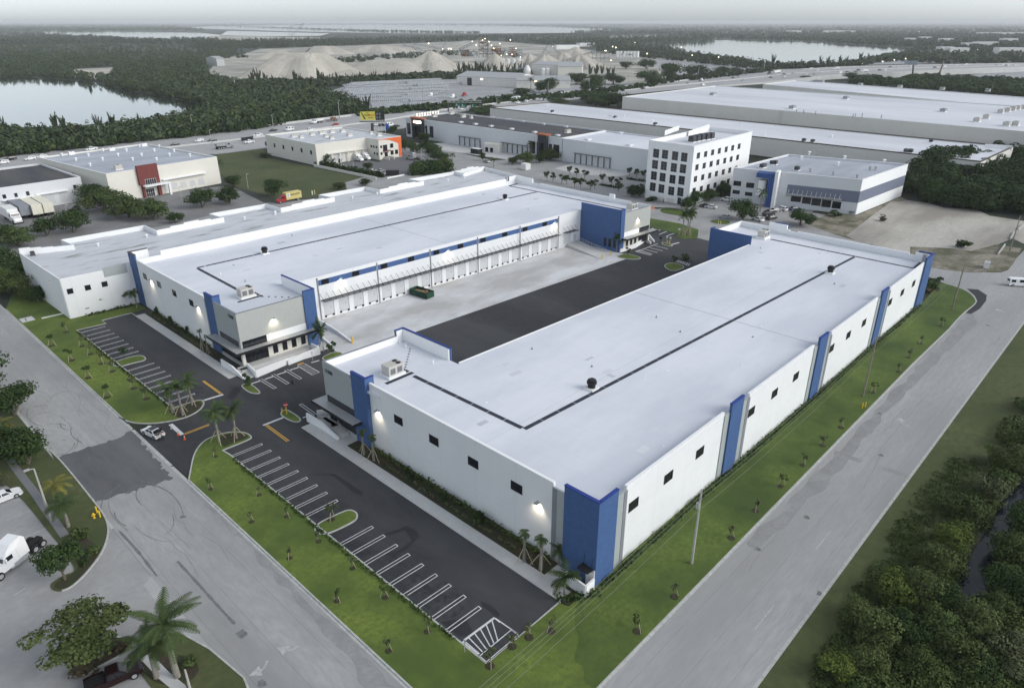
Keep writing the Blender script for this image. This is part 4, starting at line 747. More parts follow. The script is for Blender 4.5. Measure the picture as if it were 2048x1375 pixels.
me = sheet('roof',Pq,zo - .7,m['roof old']); del me['kind']; me.parent = O; me.data.transform(Matrix.Translation(-ORG[O.name])); me.name = 'roof'; rfO = me
def crest(pts_,tops):
 b = MB()
 for i in range(len(pts_) - 1): a,c_ = pts_[i],pts_[i + 1]; b.strip([a.to_2d(),c_.to_2d()],.32,zo - .5,tops[i])
 b.build('stepped_parapet',m['white plain'],O)
for a,c_ in ((0,1),(4,5),(8,9),(12,13),(15,17)):
 P_ = [back[a].lerp(back[c_],t) for t in (0,.2,.4,.62,.8,1)]; crest(P_,[10.75,11.1,11.45,11.15,10.8] if a else [11.2,11.0,10.8,10.62,10.61])
for x,y in (('a8',(285,470)),): pass
def small_vent(parent,p,z,s=.5,mat='metal'):
 b = MB(); b.lathe([(s * .35,0),(s * .35,s),(s * .7,s * 1.05),(s * .7,s * 1.3),(s * .2,s * 1.5)],(p.x,p.y,z),10); return b.build('roof_vent',m[mat],parent)
for n_,x,y in (('a8',845,395),('a8',1262,320),('a4',1000,935),('a4',1670,815),('a4',1880,775),('a5',172,850),('a5',700,740),('a5',868,715),('a5',1350,620),('a5',1462,600)): p = G(n_,x,y,zo - .7); small_vent(rfO,p,zo - .7,.6,'white plain')
def cond_unit(parent,p,z,s=.9,mat='metal dark'):
 b = MB(); b.box(p.x - s / 2,p.x + s / 2,p.y - s / 2,p.y + s / 2,z + .25,z + .25 + s); o = b.build('condenser',m[mat],parent); MB().lathe([(s * .4,0),(s * .4,.05)],(p.x,p.y,z + .26 + s),10).build('fan',m['frame black'],o); MB().box(p.x - s * .6,p.x + s * .6,p.y - s * .6,p.y + s * .6,z,z + .24).build('stand',m['frame gray'],o); return o
for n_,x,y in (('a8',285,478),('a4',1320,865),('a4',1372,860),('a5',425,785),('a5',460,780),('a5',1065,662),('a5',1105,660),('a5',1630,550)): cond_unit(rfO,G(n_,x,y,zo - .7),zo - .7)
FOo = Fac((39.6,181.55),(53.9,180.75)); LL = FOo.L
for a in ((588,785),(738,752),(880,720)):
 p = ray(*pix('a8',a[0] + 18,a[1])); t = 181.2 / p[1]; u = p[0] * t - 39.6; z = HCAM + p[2] * t; window(O,FOo,u - .55,u + .55,z - .55,z + .55)
panel('gray_panel',O,FOo,LL - 5.2,LL,8.3,10.6,'wall gray',.06); panel('vent_grille',O,FOo,3.4,4.3,1.6,1.85,'frame gray',.03)
for q in ((45.5,'f',98,575),(36,'f',60,548)): pass
ff = Vector((41.5 - 39.6,217 - 181.7)).normalized();
for t,zz in ((.22,7.6),(.93,7.6)): p = Vector((39.6,181.7)).lerp(Vector((41.6,219)),t); wall_lamp(O,(p.x - .1,p.y,zz),(-1,0),warp=False,e=300)
st = MB(); pa,pb = G('b4',340,800),G('b4',260,690,1.3)
# ---------------------------------------------------------------- the neighbouring buildings
def building(name,label,poly,h,wallm,roofm,par=.6,cat='building',cap=None,capm='white plain',th=.35):
 """walls round a footprint (points in order), a flat roof and its parapet"""
 P = [Vector((p[0],p[1])) for p in poly]
 if sum(P[i].x * P[(i + 1) % len(P)].y - P[(i + 1) % len(P)].x * P[i].y for i in range(len(P))) < 0: P = P[::-1]
 c = sum(P,Vector((0,0))) / len(P); t = thing(name,label,cat,(c.x,c.y,0))
 hs = h if hasattr(h,'__len__') else [h] * len(P); hm = min(hs); n = len(P)
 In = []
 for i in range(n):
  a,c2,e = P[i - 1],P[i],P[(i + 1) % n]; d1,d2 = (c2 - a).normalized(),(e - c2).normalized(); n1,n2 = Vector((-d1.y,d1.x)),Vector((-d2.y,d2.x)); k = th / max(.3,1 + n1.dot(n2)); In.append(c2 + (n1 + n2) * k)
 def ringw(b,z0,hs_,out):
  for i in range(n):
   j = (i + 1) % n; o1 = P[i] + (P[i] - In[i]) * out; o2 = P[j] + (P[j] - In[j]) * out; q = In[i] - (P[i] - In[i]) * out,In[j] - (P[j] - In[j]) * out; za = z0[i] if hasattr(z0,'__len__') else z0
   b.quadset([(*o1,za),(*o2,za),(*q[1],za),(*q[0],za),(*o1,hs_[i]),(*o2,hs_[i]),(*q[1],hs_[i]),(*q[0],hs_[i])],[(0,3,2,1),(4,5,6,7),(0,1,5,4),(2,3,7,6)])
 b = MB(); ringw(b,0,hs,0); b.build('wall',m[wallm],t)
 r = MB(); r.flat([(p.x,p.y,hm - par) for p in In]); ro = r.build('roof',m[roofm],t)
 c_ = MB(); ringw(c_,[h_ + .001 for h_ in hs],[h_ + (cap or .1) for h_ in hs],.18); c_.build('coping',m[capm],t)
 return t,ro,P,hm - par
def rect(p0,p1,depth):
 a,b = Vector(p0[:2]),Vector(p1[:2]); d = (b - a).normalized(); n_ = Vector((-d.y,d.x)) * depth; return [a,b,b + n_,a + n_]
def onfac(F,n,x,y):
 r = ray(*pix(n,x,y)); d2 = Vector((r[0],r[1])); den = d2.dot(F.n); t = F.p.dot(F.n) / den; q = d2 * t; return (q - F.p).dot(F.d),HCAM + r[2] * t
def win_px(parent,F,n,x0,y0,x1,y1,**k):
 u0,z0 = onfac(F,n,x0,y0); u1,z1 = onfac(F,n,x1,y1); u0,u1 = sorted((u0,u1)); z0,z1 = sorted((z0,z1)); return window(parent,F,u0,u1,max(z0,.1),z1,**k)
def box_unit(parent,p,z,sx=2,sy=1.5,h=1.2,mat='metal tan',name='rooftop_unit'):
 o = MB().box(p.x - sx / 2,p.x + sx / 2,p.y - sy / 2,p.y + sy / 2,z + .3,z + .3 + h).build(name,m[mat],parent)
 b = MB(); b.lathe([(min(sx,sy) * .3,0),(min(sx,sy) * .3,.06)],(p.x,p.y,z + .303 + h),10); b.build('fan',m['frame black'],o)
 MB().box(p.x - sx / 2 - .15,p.x + sx / 2 + .15,p.y - sy / 2 - .15,p.y + sy / 2 + .15,z + .005,z + .299).build('kerb_base',m['white plain'],o); return o
pc = G('a4',548,525,9.2); pl = G('a4',-700,700,9.2); d = (pl - pc).to_2d().normalized()
A0 = pc.to_2d(); A1 = A0 + d * 95; back_n = Vector((d.y,-d.x));
bk = G('a4',250,435,9.2).to_2d(); dep = (bk - A0).dot(back_n)
C_,Cr,Cp,Cz = building('dark_roof_warehouse','low white warehouse with dark roof and parked trailers, far left',[A1,A0,A0 + back_n * dep,A1 + back_n * dep],9.2,'wall pale','roof dark',.7)
FC = Fac(A1,A0) if Fac(A1,A0).n.dot(Vector((-1,-1))) > 0 else Fac(A0,A1)
for x in (32,110,190): win_px(C_,FC,'c8',{32: 32,110: 195,190: 355}[x],{32: 755,110: 735,190: 712}[x],{32: 88,110: 245,190: 408}[x],{32: 798,110: 778,190: 755}[x],mull=(0,0))
win_px(C_,FC,'c8',1005,622,1050,660)
for a,nm in (((505,748,775,870),'loading_door'),((805,720,925,850),'loading_door')):
 (u0,z1),(u1,z0) = onfac(FC,'c8',a[0],a[1]),onfac(FC,'c8',a[2],a[3]); panel(nm,C_,FC,min(u0,u1),max(u0,u1),max(.9,z0),z1,'door gray',.05)
u0,z0 = onfac(FC,'c8',480,748); u1,z1 = onfac(FC,'c8',930,690); panel('canopy',C_,FC,min(u0,u1),max(u0,u1),4.9,5.3,'white plain',1.0)
u0,z0 = onfac(FC,'c8',30,855); u1,z1 = onfac(FC,'c8',490,800); panel('canopy',C_,FC,min(u0,u1),max(u0,u1),4.6,4.9,'white plain',.9)
p = G('c8',330,365,Cz); MB().box(p.x - 3,p.x + 3,p.y - 1,p.y + 1,Cz + .01,Cz + .3).build('skylight',m['roof white far'],Cr)
a = G('a4',722,505,11.3).to_2d(); b_ = G('a4',1480,388,11.3).to_2d(); fl_ = G('a4',318,385,11.3).to_2d(); dep = (fl_ - a).length
D_,Dr,Dp,Dz = building('red_entrance_building','cream warehouse with a slanted dark red entrance panel and grey roof',rect(a,b_,dep),11.3,'wall cream','roof gray',.5)
FDv = Fac(a,b_)
(u0,_),(u1,_) = onfac(FDv,'a4',925,480),onfac(FDv,'a4',1062,450)
rp = MB(); FDv.box(rp,u0,u1,5.2,12.6,.0,1.2); FDv.box(rp,u0 + .8,u0 + 1.6,0,5.199,0,1.2); FDv.box(rp,u1 - 1.2,u1,0,5.199,0,1.2); ro = rp.build('red_panel',m['wall red'],D_)
F2 = Fac(FDv.at(0,1.2),FDv.at(FDv.L,1.2)); win_px(D_,F2,'a4',990,545,1070,575,frame='frame white',mull=(4,0)); win_px(D_,Fac(FDv.at(0,.3),FDv.at(FDv.L,.3)),'a4',995,610,1062,660,frame='frame white',mull=(3,1),name='entrance_glass')
(u2,_) = onfac(FDv,'a4',1140,590); panel('canopy',D_,FDv,u0 + 1,u2,4.5,5.0,'white plain',3.4); panel('canopy_leg',D_,FDv,u2 - .8,u2,0,4.49,'white plain',3.3,d0=2.6)
for x0,y0,x1,y1 in ((1118,575,1155,628),(1172,568,1218,620),(1232,560,1278,612),(1295,550,1338,602),(1352,535,1400,590)):
 (ua,za),(ub,zb) = onfac(FDv,'a4',x0,y0),onfac(FDv,'a4',x1,y1); panel('dock_door',D_,FDv,ua,ub,max(zb,1.0),za,'door gray',.06)
(ua,za),(ub,zb) = onfac(FDv,'a4',1105,555),onfac(FDv,'a4',1400,515); panel('dock_canopy',D_,FDv,ua,ub,5.6,5.9,'white plain',1.5)
for x,y in ((425,382),(520,415),(605,385),(705,350),(617,452),(702,412),(808,383),(865,352),(907,412),(968,382),(1055,352),(1088,325),(1158,382),(1190,355),(1070,412),(955,322),(1298,385)):
 small_vent(Dr,G('a4',x,y,Dz),Dz,.9,'white plain')
for x,y in ((490,372),(765,345),(985,315)): box_unit(Dr,G('a4',x,y,Dz),Dz,2.2,1.6,1.0,'white plain')
box_unit(Dr,G('a4',810,475,Dz),Dz,2.6,2.0,1.6)
e0 = G('a5',78,308,10.2).to_2d(); e1 = G('a5',445,372,10.2).to_2d(); e2 = G('a5',790,326,10.2).to_2d(); e3 = G('a5',875,337,10.2).to_2d(); e4 = G('a5',1030,315,10.2).to_2d(); e5 = G('a5',590,250,10.2).to_2d()
dE = (e2 - e1).normalized(); nE = Vector((-dE.y,dE.x)); e0 = e1 + nE * (e0 - e1).dot(nE);
E_,Er,Ep,Ez = building('orange_corner_building','cream warehouse with an orange curved corner panel, trucks at its dock',[e0,e1,e2,e3,e4,e4 + nE * ((e0 - e1).dot(nE) + 4),],10.2,'wall cream','roof old',.6)
F1 = Fac(e0,e1); FE = Fac(e1,e2); FEn = Fac(e2,e3); FEo = Fac(e3,e4)
for x,y in ((108,367),(168,378),(228,390),(290,400),(352,412),(417,426)): u,z_ = onfac(F1,'a5',x,y); window(E_,F1,u - .7,u + .7,z_ - .9,z_ + .9)
for x,y in ((828,384),(845,387),(863,390),(850,432),(868,436)): u,z_ = onfac(FEn,'a5',x,y); window(E_,FEn,u - .45,u + .45,z_ - .55,z_ + .55)
for x,y,s in ((895,388,.5),(922,395,1.3),(967,380,.9),(897,435,.5),(970,427,.9),(1000,422,.9)): u,z_ = onfac(FEo,'a5',x,y); window(E_,FEo,u - s,u + s,z_ - s * 1.1,z_ + s * 1.1,mull=(1,1) if s > .6 else (0,0))
u,z_ = onfac(FEo,'a5',930,440); window(E_,FEo,u - .9,u + .9,1.2,3.2,name='door'); panel('red_awning',E_,FEo,u - 1.8,u + 2.2,4.0,4.25,'wall red',1.5)
ov = MB(); L = FEo.L
cur = [(L * t,9.75 - 4.2 * max(0,(t - .05) / .95) ** 2.2) for t in np.linspace(0,.86,12)]
for (ua,za),(ub,zb) in zip(cur[:-1],cur[1:]):
 P = [FEo.at(ua,.02),FEo.at(ua,.08),FEo.at(ub,.08),FEo.at(ub,.02)]
 ov.quadset([(*P[0],za),(*P[1],za),(*P[2],zb),(*P[3],zb),(*P[0],10.05),(*P[1],10.05),(*P[2],10.05),(*P[3],10.05)],[(0,3,2,1),(4,5,6,7),(0,1,5,4),(1,2,6,5),(2,3,7,6),(3,0,4,7)])
FEo.box(ov,L * .86,L * 1.0,0.3,10.04,.02,.08); ov.build('orange_panel',m['wall orange'],E_,fix=True)
for x0,x1,y0,y1 in ((535,565,448,500),(572,605,445,492),(612,642,440,488)): (ua,za),(ub,zb) = onfac(FE,'a5',x0,y0),onfac(FE,'a5',x1,y1 - 15); panel('dock_door',E_,FE,ua,ub,.95,4.0,'door gray',.05)
(ua,_),(ub,_) = onfac(FE,'a5',525,455),onfac(FE,'a5',790,410); panel('dock_canopy',E_,FE,ua,ub,4.9,5.2,'wall cream',1.4)
for k in range(5): u = ua + (ub - ua) * (k + .5) / 5; panel('dock_post',E_,FE,u - .25,u + .25,0,4.89,'wall cream',1.3,d0=.9)
for sx in (-1,1): p = FEo.at(onfac(FEo,'a5',930,440)[0] + sx * 1.4 + 1,2); MB().strip([FEo.at(onfac(FEo,'a5',930,440)[0] + sx * 1.6,.2),FEo.at(onfac(FEo,'a5',930,440)[0] + sx * 1.6,4.5)],.3,0,1.4).build('stair_wall',m['wall cream'],E_)
for x,y,s in ((300,322,3),(350,328,2),(425,310,2.5),(495,300,4),(560,292,2.5),(632,288,2.5),(680,315,2.5),(558,335,2.2),(520,322,2),(880,315,2.5),(825,300,1.5),(1,1,0)):
 if s: box_unit(Er,G('a5',x,y,Ez),Ez,s,1.6,1.2,'metal tan')
f0 = G('a5',1062,187,11.2).to_2d(); f2 = G('a6',452,285,11.2).to_2d(); f3 = G('a6',1105,368,11.2).to_2d()
dF = (f3 - f0).normalized()
fb = G('a5',1375,152,11.2).to_2d(); nF = Vector((-dF.y,dF.x)); nF = nF if nF.dot(fb - f0) > 0 else -nF; depF = (fb - f0).dot(nF)
fm = f0 + dF * (f2 - f0).dot(dF); fe = f0 + dF * ((f3 - f0).dot(dF) + 14)
F_,Fr,Fp,Fz = building('twin_entrance_warehouse','grey white warehouse with dark roofs and two orange capped entrances',[f0,fm,fm + nF * depF,f0 + nF * depF],11.2,'wall pale','roof dark',.7)
F3_,F3r,_,F3z = building('plain_warehouse','plain pale warehouse with white roof joined to the dark roofed one',[fm + dF * .4,fe,fe + nF * depF,fm + dF * .4 + nF * depF],11.0,'wall pale','roof new',.5)
FFx = Fac(f0,fm); FFx = FFx if FFx.n.dot(-f0) > 0 else Fac(fm,f0); FF3 = Fac(fm + dF * .4,fe); FF3 = FF3 if FF3.n.dot(-fm) > 0 else Fac(fe,fm + dF * .4)
def entr(xs,sheetn,lx,rx):
 u0,_ = onfac(FFx,sheetn,*lx); u1,_ = onfac(FFx,sheetn,*rx); u0,u1 = sorted((u0,u1)); b = MB(); FFx.box(b,u0,u0 + 1.3,0,11.6,0,1.6); FFx.box(b,u1 - 1.3,u1,0,11.6,0,1.6); FFx.box(b,u0 + 1.3,u1 - 1.3,7.6,11.6,0,1.5)
 o = b.build('entrance_portal',m['charcoal'],F_); panel('orange_cap',F_,FFx,u0 - .5,u1 + .5,11.601,12.2,'orange cap',2.2,d0=-1.5)
 panel('entrance_glass',F_,FFx,u0 + 1.3,u1 - 1.3,.4,7.55,'glass',.1); return u0,u1
uA = entr(None,'d3',(290,500),(660,500)); uB = entr(None,'c5',(1530,480),(1620,480))
for n_,x0,y0,x1,y1 in (('d3',65,440,200,830),('d3',700,530,770,860),('d3',840,550,975,950),('c5',1432,420,1485,550),('c5',1505,430,1527,570),('c5',1628,450,1655,580),('c5',1675,455,1730,595)): win_px(F_,FFx,n_,x0,y0,x1,y1,frame='frame gray',mull=(1,2))
tx = (uA[0] + uA[1]) / 2; tp = FFx.at(tx + .4,1.62); ang = math.atan2(FFx.d.y,FFx.d.x)
text('entrance_sign','ALCOPS',1.9,(tp.x,tp.y,9.6),(R(90),0,ang),m['lamp on'],F_,.06); q = FFx.at(tx - 3.9,1.62); dk = MB(); FFx.box(dk,tx - 4.4,tx - 3.2,8.9,10.5,1.52,1.66); dk.build('sign_emblem',m['orange cap'],F_)
def doors(par,F,n_,xs,z0=1.0,z1=4.3,w=.72):
 for (x0,y0),(x1,y1),k in xs:
  for i in range(k): (u,_) = onfac(F,n_,x0 + (x1 - x0) * (i + .5) / k,y0 + (y1 - y0) * (i + .5) / k); uu,_ = onfac(F,n_,x0 + (x1 - x0) * (i + .5 + w / 2) / k,y0 + (y1 - y0) * (i + .5 + w / 2) / k); hw = abs(uu - u); panel('dock_door',par,F,u - hw,u + hw,z0,z1,'door gray',.05); pass
  (ua,_),(ub,_) = onfac(F,n_,x0,y0),onfac(F,n_,x1,y1); ua,ub = sorted((ua,ub)); panel('dock_canopy',par,F,ua - .5,ub + .5,z1 + .5,z1 + .75,'frame gray',1.2)
  for i in range(k + 1): u = ua + (ub - ua) * i / k; panel('dock_buffer',par,F,u - .2,u + .2,0,z1 + .2,'frame gray',.5)
doors(F_,FFx,'c5',[((715,415),(925,445),4),((1155,480),(1410,510),5)]); doors(F3_,FF3,'a6',[((560,440),(820,475),6)])
for n_,x,y in (('c5',725,232),('c5',875,252),('c5',1035,272),('c5',1245,302),('c5',1480,335),('c5',1715,368),('c5',1050,185),('c5',1215,205),('c5',1370,225),('c5',1580,252),('c5',1810,280)): p = G(n_,x,y,Fz); MB().box(p.x - 1.2,p.x + 1.2,p.y - 1.0,p.y + 1.0,Fz + .01,Fz + .7).build('skylight',m['roof white far'],Fr)
for n_,x,y,s in (('c5',455,172,3),('c5',630,145,3.4),('c5',750,178,3),('c5',830,188,1.6),('c5',1820,335,3.4)): box_unit(Fr,G(n_,x,y,Fz),Fz,s,1.8,1.4)
for n_,x,y in (('a6',655,298),('a6',965,340),('a6',898,250)): p = G(n_,x,y,F3z); MB().box(p.x - 1.5,p.x + 1.5,p.y - 1.2,p.y + 1.2,F3z + .01,F3z + .7).build('skylight',m['roof white far'],F3r)
for k in range(9):
 p = G('d3',410 + 91 * k,158 - 9.5 * k,12.2); b = MB().lathe([(.12,11.2 - p.z),(.12,.2),(.32,.3),(.22,.65)],(p.x,p.y,p.z),8); lo = b.build('roof_lamp',m['lamp far'],F_)
dg = MB().strip([G('c5',940,440),G('c5',1110,415 + 40)],.1,0,.1)
gk = thing('gatehouse','small pale flat roofed service block between the grey warehouse docks','building',tuple(G('c5',1010,520))); g0,g1 = G('c5',960,530).to_2d(),G('c5',1110,545).to_2d(); MB().prism(rect(g0,g1,7),0,4.2).build('wall',m['wall cream gray'],gk); MB().prism([v + (Vector((0,0))) for v in rect(g0 + (g0 - g1) * .03,g1 + (g1 - g0) * .03,7.4)],4.201,4.5).build('roof',m['wall cream'],gk)
FG_ = Fac(g0,g1);
for a_ in (.12,.45): window(gk,FG_,FG_.L * a_,FG_.L * (a_ + .18),.2,2.4)
gc = G('a6',1400,790).to_2d(); gl = G('a6',1078,712).to_2d(); hG = HT(gc,'a6',1445,345); grr = G('a6',1880,235,hG).to_2d(); gl = gc + (G('a6',1110,300,hG).to_2d() - gc)
G_,Gr,Gp,Gz = building('office_block','tall five storey white office block with rows of square windows',[gl,gc,grr,gl + (grr - gc)],hG,'white plain','roof white far',1.6)
FW_ = Fac(gl,gc); FS_ = Fac(gc,grr)
for r_ in range(4):
 for k in range(4):
  x = [1163,1229,1304,1372][k] - r_ * [8.5,9,9.5,9.5][k]; y = [397,405,416,426][k] + r_ * [83,85,87,86][k]; u,z_ = onfac(FW_,'a6',x,y); window(G_,FW_,u - 1.25,u + 1.25,z_ - 1.55,z_ + 1.55,frame='frame gray',mull=(1,2))
 for k in range(7):
  if r_ == 3 and k == 6: continue
  x = [1477,1531,1583,1633,1684,1732,1780][k] - r_ * 11; y = [414,403,390,379,368,357,345][k] + r_ * [87,86,86,85,84,83,82][k]; u,z_ = onfac(FS_,'a6',x,y); window(G_,FS_,u - 1.15,u + 1.15,z_ - 1.0,z_ + 1.0,frame='frame gray',mull=(1,1))
for x0,y0,x1,y1 in ((1112,705,1150,740),(1173,712,1220,768),(1243,727,1292,785)): (ua,za),(ub,zb) = onfac(FW_,'a6',x0,y0),onfac(FW_,'a6',x1,y1); panel('garage_opening',G_,FW_,ua,ub,max(.1,zb),za,'wall cream gray',.04)
u,z_ = onfac(FW_,'a6',1333,770); window(G_,FW_,u - .7,u + .7,.15,2.5,name='door'); panel('door_canopy',G_,FW_,u - 1.1,u + 1.1,2.9,3.05,'white plain',.9)
for x,y in ((1430,315),(1463,308),(1498,300),(1535,295),(1568,290)): box_unit(Gr,G('a6',x,y,Gz),Gz,2.4,2.2,2.2,'metal dark','chiller')
for (xa,ya),(xb,yb) in (((1225,265),(1330,225)),((1400,270),(1555,215))): MB().strip([G('a6',xa,ya,Gz),G('a6',xb,yb,Gz)],.3,Gz - .01,Gz + 2.0).build('screen_wall',m['white plain'],Gr)
hc = G('a7',787,785).to_2d(); hH = HT(hc,'a7',845,522); hr_ = G('a7',1183,405,hH).to_2d(); hl = G('a6',1742,505,hH).to_2d(); hl = hc + (hl - hc)
H_,Hr,Hp,Hz = building('banded_warehouse','pale grey warehouse with a slate band, blue entrance frame and dock doors',[hl,hc,hr_,hl + (hr_ - hc)],hH,'wall pale','roof gray',.6)
FHw = Fac(hl,hc); FHs = Fac(hc,hr_);
(ua,za) = onfac(FHw,'a7',285,540); (ub,zb) = onfac(FHw,'a7',810,690); z1 = onfac(FHw,'a7',825,610)[1]; z0 = onfac(FHw,'a7',810,695)[1]
panel('slate_band',H_,FHw,ua,FHw.L - .02,z0,z1,'wall slate',.05); panel('slate_band',H_,FHs,.02,FHs.L - .2,z0,z1,'wall slate',.05)
panel('white_face',H_,FHs,.2,FHs.L - .2,0.1,z0 - .005,'white plain',.03); panel('white_face',H_,FHs,.2,FHs.L - .2,z1 + .005,hH - .05,'white plain',.03)
(u2,_) = onfac(FHw,'a7',690,655); cn_ = MB(); FHw.box(cn_,ua,u2,5.0,5.3,.05,1.9); co = cn_.build('dock_canopy',m['metal'],H_)
for k in range(12): u = ua + (u2 - ua) * (k + .5) / 12; P0 = FHw.at(u,1.8); P1 = FHw.at(u,.05); MB().tube([(P0.x,P0.y,5.3),(P1.x,P1.y,6.8)],.05,5).build('tie_rod',m['white plain'],co)
for x0,y0,x1,y1 in ((312,625,378,690),(395,640,452,705),(465,655,525,718),(540,668,600,730),(618,680,675,740)): (u0,zz),(u1,_) = onfac(FHw,'a7',x0,y0 + 5),onfac(FHw,'a7',x1,y1); win_px(H_,FHw,'a7',x0,y0,x1,y1,frame='frame white',glass='glass',name='dock_opening')
(u0,_),(u1,_) = onfac(FHw,'a7',60,515),onfac(FHw,'a7',195,540)
bl = MB(); FHw.box(bl,u0,u1,hH - 2.0,hH - .3,.01,4.0); FHw.box(bl,u1 - 2.2,u1,0,hH - 2.001,2.2,4.0); bl.build('blue_frame',m['wall steel blue'],H_)
wf = MB(); FHw.box(wf,u1 + .01,u1 + 1.2,0,hH + .8,.06,4.6); wf.build('white_fin',m['white plain'],H_); bc = MB(); P0 = FHw.at((u0 + u1) / 2 - 1.2,1.6); bc.lathe([(1.5,4.6),(1.5,9.6)],(P0.x,P0.y,0),14); bc.build('round_bay',m['white plain'],H_); panel('balcony',H_,FHw,u0 + .5,u1 - 2.3,4.2,4.55,'white plain',3.6)
for x0,y0,x1,y1 in ((1743,602,1792,640),(1838,615,1888,655),(1735,670,1782,700),(1828,685,1875,715)): win_px(H_,FHw,'a6',x0,y0,x1,y1,mull=(2,0))
FHb = Fac(FHw.at(0,4.0),FHw.at(FHw.L,4.0))
for x,y,s in ((95,432,3),(165,408,1.6),(185,408,1.6),(350,452,1.8)): box_unit(Hr,G('a7',x,y,Hz),Hz,s,1.6,1.3,'metal dark')
for x,y in ((440,335),(705,368),(450,465),(622,488),(800,510),(382,370),(655,415),(895,450),(938,450),(1000,395)): p = G('a7',x,y,Hz); small_vent(Hr,p,Hz,1.0,'metal' if y > 430 else 'white plain')
i0 = G('a2',965,632,9).to_2d(); i1 = G('a7',1725,390,9).to_2d(); i2 = G('a7',1970,278,9).to_2d(); i3 = G('a2',1320,602,9).to_2d()
I_,Ir,Ip,Iz = building('long_warehouse','very long low cream warehouse with white roof and dark eave line',[i0,i1,i2,i3],9,'wall cream gray','roof white far',.25,capm='brown trim',cap=.5)
for n_,x,y in (('a2',1302,625),('a2',1750,680),('a2',1863,690),('a2',1915,712),('a2',2010,700),('a3',15,665),('a3',105,655),('a3',500,680),('a3',627,742),('a3',735,725),('a3',995,750),('a7',610,205),('a7',1390,285)): small_vent(Ir,G(n_,x,y,Iz),Iz,.8,'white plain')
for n_,x,y in (('a2',1330,658),('a2',1932,732),('a3',842,775),('a3',890,780),('a3',1400,832),('a3',1425,833),('a7',1165,318),('a7',1200,320),('a7',1352,242)): box_unit(Ir,G(n_,x,y,Iz),Iz,2.0,1.6,1.2,'metal dark')
MB().strip([G('a7',1755,268,9.5),G('a7',1960,280,9.5)],.4,8,10.4).build('end_parapet',m['white plain'],I_)
j0 = G('a3',-150,530,14).to_2d(); j1 = G('a3',2048,720,14).to_2d(); j2 = G('a3',360,470,14).to_2d(); j1 = j1 + (j1 - j0) * .3
J_,Jr,Jp,Jz = building('large_white_warehouse','huge pale concrete warehouse with broad bright white roof',[j0,j1,j1 + (j2 - j0),j2],14,'wall cream gray','roof white far',.4)
for x,y in ((345,522),(780,595),(1073,543),(1605,612)): box_unit(Jr,G('a3',x,y,Jz),Jz,5,3,1.6,'steel')
for x,y in ((1840,650),(1788,667),(1918,620),(1955,612),(1985,605),(2012,600),(2040,596),(1950,690),(2000,688)): box_unit(Jr,G('a3',x,y,Jz),Jz,4,3,2.0,'metal tan')
for x,y in ((800,620),(840,622),(905,630),(1110,645),(1123,643),(1160,640),(1265,650)): p = G('a3',x,y,Jz); MB().tube([p,p + Vector((0,0,2.2))],.25,6).build('vent_pipe',m['steel'],Jr)
k0 = G('a3',620,462,13).to_2d(); k2 = G('a3',800,440,13).to_2d(); k1 = G('a3',2048,590,13).to_2d(); k1 = k1 + (k1 - k0) * .3
K_,Kr,Kp,Kz = building('distant_white_warehouse','pale warehouse with streaked white roof, farthest of the big roofs before the highway',[k0,k1,k1 + (k2 - k0) * 1.25,k0 + (k2 - k0) * 1.0],13,'wall cream gray','roof white far',.4)
for n_,x,y in (('e4',120,475),('e4',585,500),('e4',1085,525),('e4',1620,545),('e3',1665,412),('e3',1700,413),('e3',1735,414)): box_unit(Kr,G(n_,x,y,Kz),Kz,5,3,1.6,'steel')
# ---------------------------------------------------------------- quarry works in the distance
def pile(label,bx,by,r,h,seed,sq=1.0,cut=1,name='gravel_pile',mat='gravel'):
 """heap with slumped sides; (bx,by) photo pixel of the centre of its foot"""
 c = G('f',bx,by); rr = np.random.default_rng(seed); n,k = 40,12; v = []; f = []
 ph = rr.uniform(0,6.28,6); am = rr.uniform(.03,.12,6)
 for i in range(k + 1):
  t = i / k
  for j in range(n):
   a = 2 * math.pi * j / n; w_ = 1 + sum(am[q] * math.sin((q + 2) * a + ph[q]) for q in range(6)) * (1 - t * .5)
   x = math.cos(a) * r * w_ * (1 - t) * 1.0; y = math.sin(a) * r * w_ * (1 - t) * sq
   v.append((x * AZX[0] - y * AZX[1],x * AZX[1] + y * AZX[0],h * min(cut,1 - (1 - t) ** 1.15) / cut * (1 + rr.uniform(-.02,.02)) - (0.3 if i == 0 else 0)))
 for i in range(k):
  for j in range(n): f.append((i * n + j,i * n + (j + 1) % n,(i + 1) * n + (j + 1) % n,(i + 1) * n + j))
 me = bpy.data.meshes.new(name); me.from_pydata(v,[],f); me.materials.append(m[mat]); o = link(name,me); o.location = c
 return tag(o,label,'gravel pile','gravel piles at the quarry')
AZX = (math.sin(AZ),-math.cos(AZ))
PILES = [(612,152,105,26,1.0,'broad sandy heap with a flat top behind the spiky pines at left'),(700,158,60,10,1.2,'low pale heap right of the broad flat topped heap'),(790,145,130,15,.9,'long low gravel ridge left of the tall conical heap'),(862,144,75,27,1.0,'tall conical gravel heap under the left conveyor'),(930,140,50,12,1.0,'low heap between the conical heap and the works'),(990,136,40,20,1.0,'steep heap in front of the crushing plant'),(1058,128,40,16,1.0,'rounded grey heap right of the crushing plant'),(1090,138,55,20,.9,'wide smooth heap behind the pale silo'),(1125,132,50,21,.9,'smooth heap left of the pair of stacker arms'),(1160,136,60,19,.9,'right-hand heap sloping towards the sheds'),(1150,118,60,20,1.0,'far heap under the right stacker'),(560,118,70,16,.8,'jagged low bank of spoil at the left edge of the quarry'),(650,108,90,15,.8,'far pale spoil bank above the broad heap'),(760,104,140,13,.7,'long far spoil bank in front of the pine belt'),(970,95,120,8,.8,'low far sand bank behind the plant')]
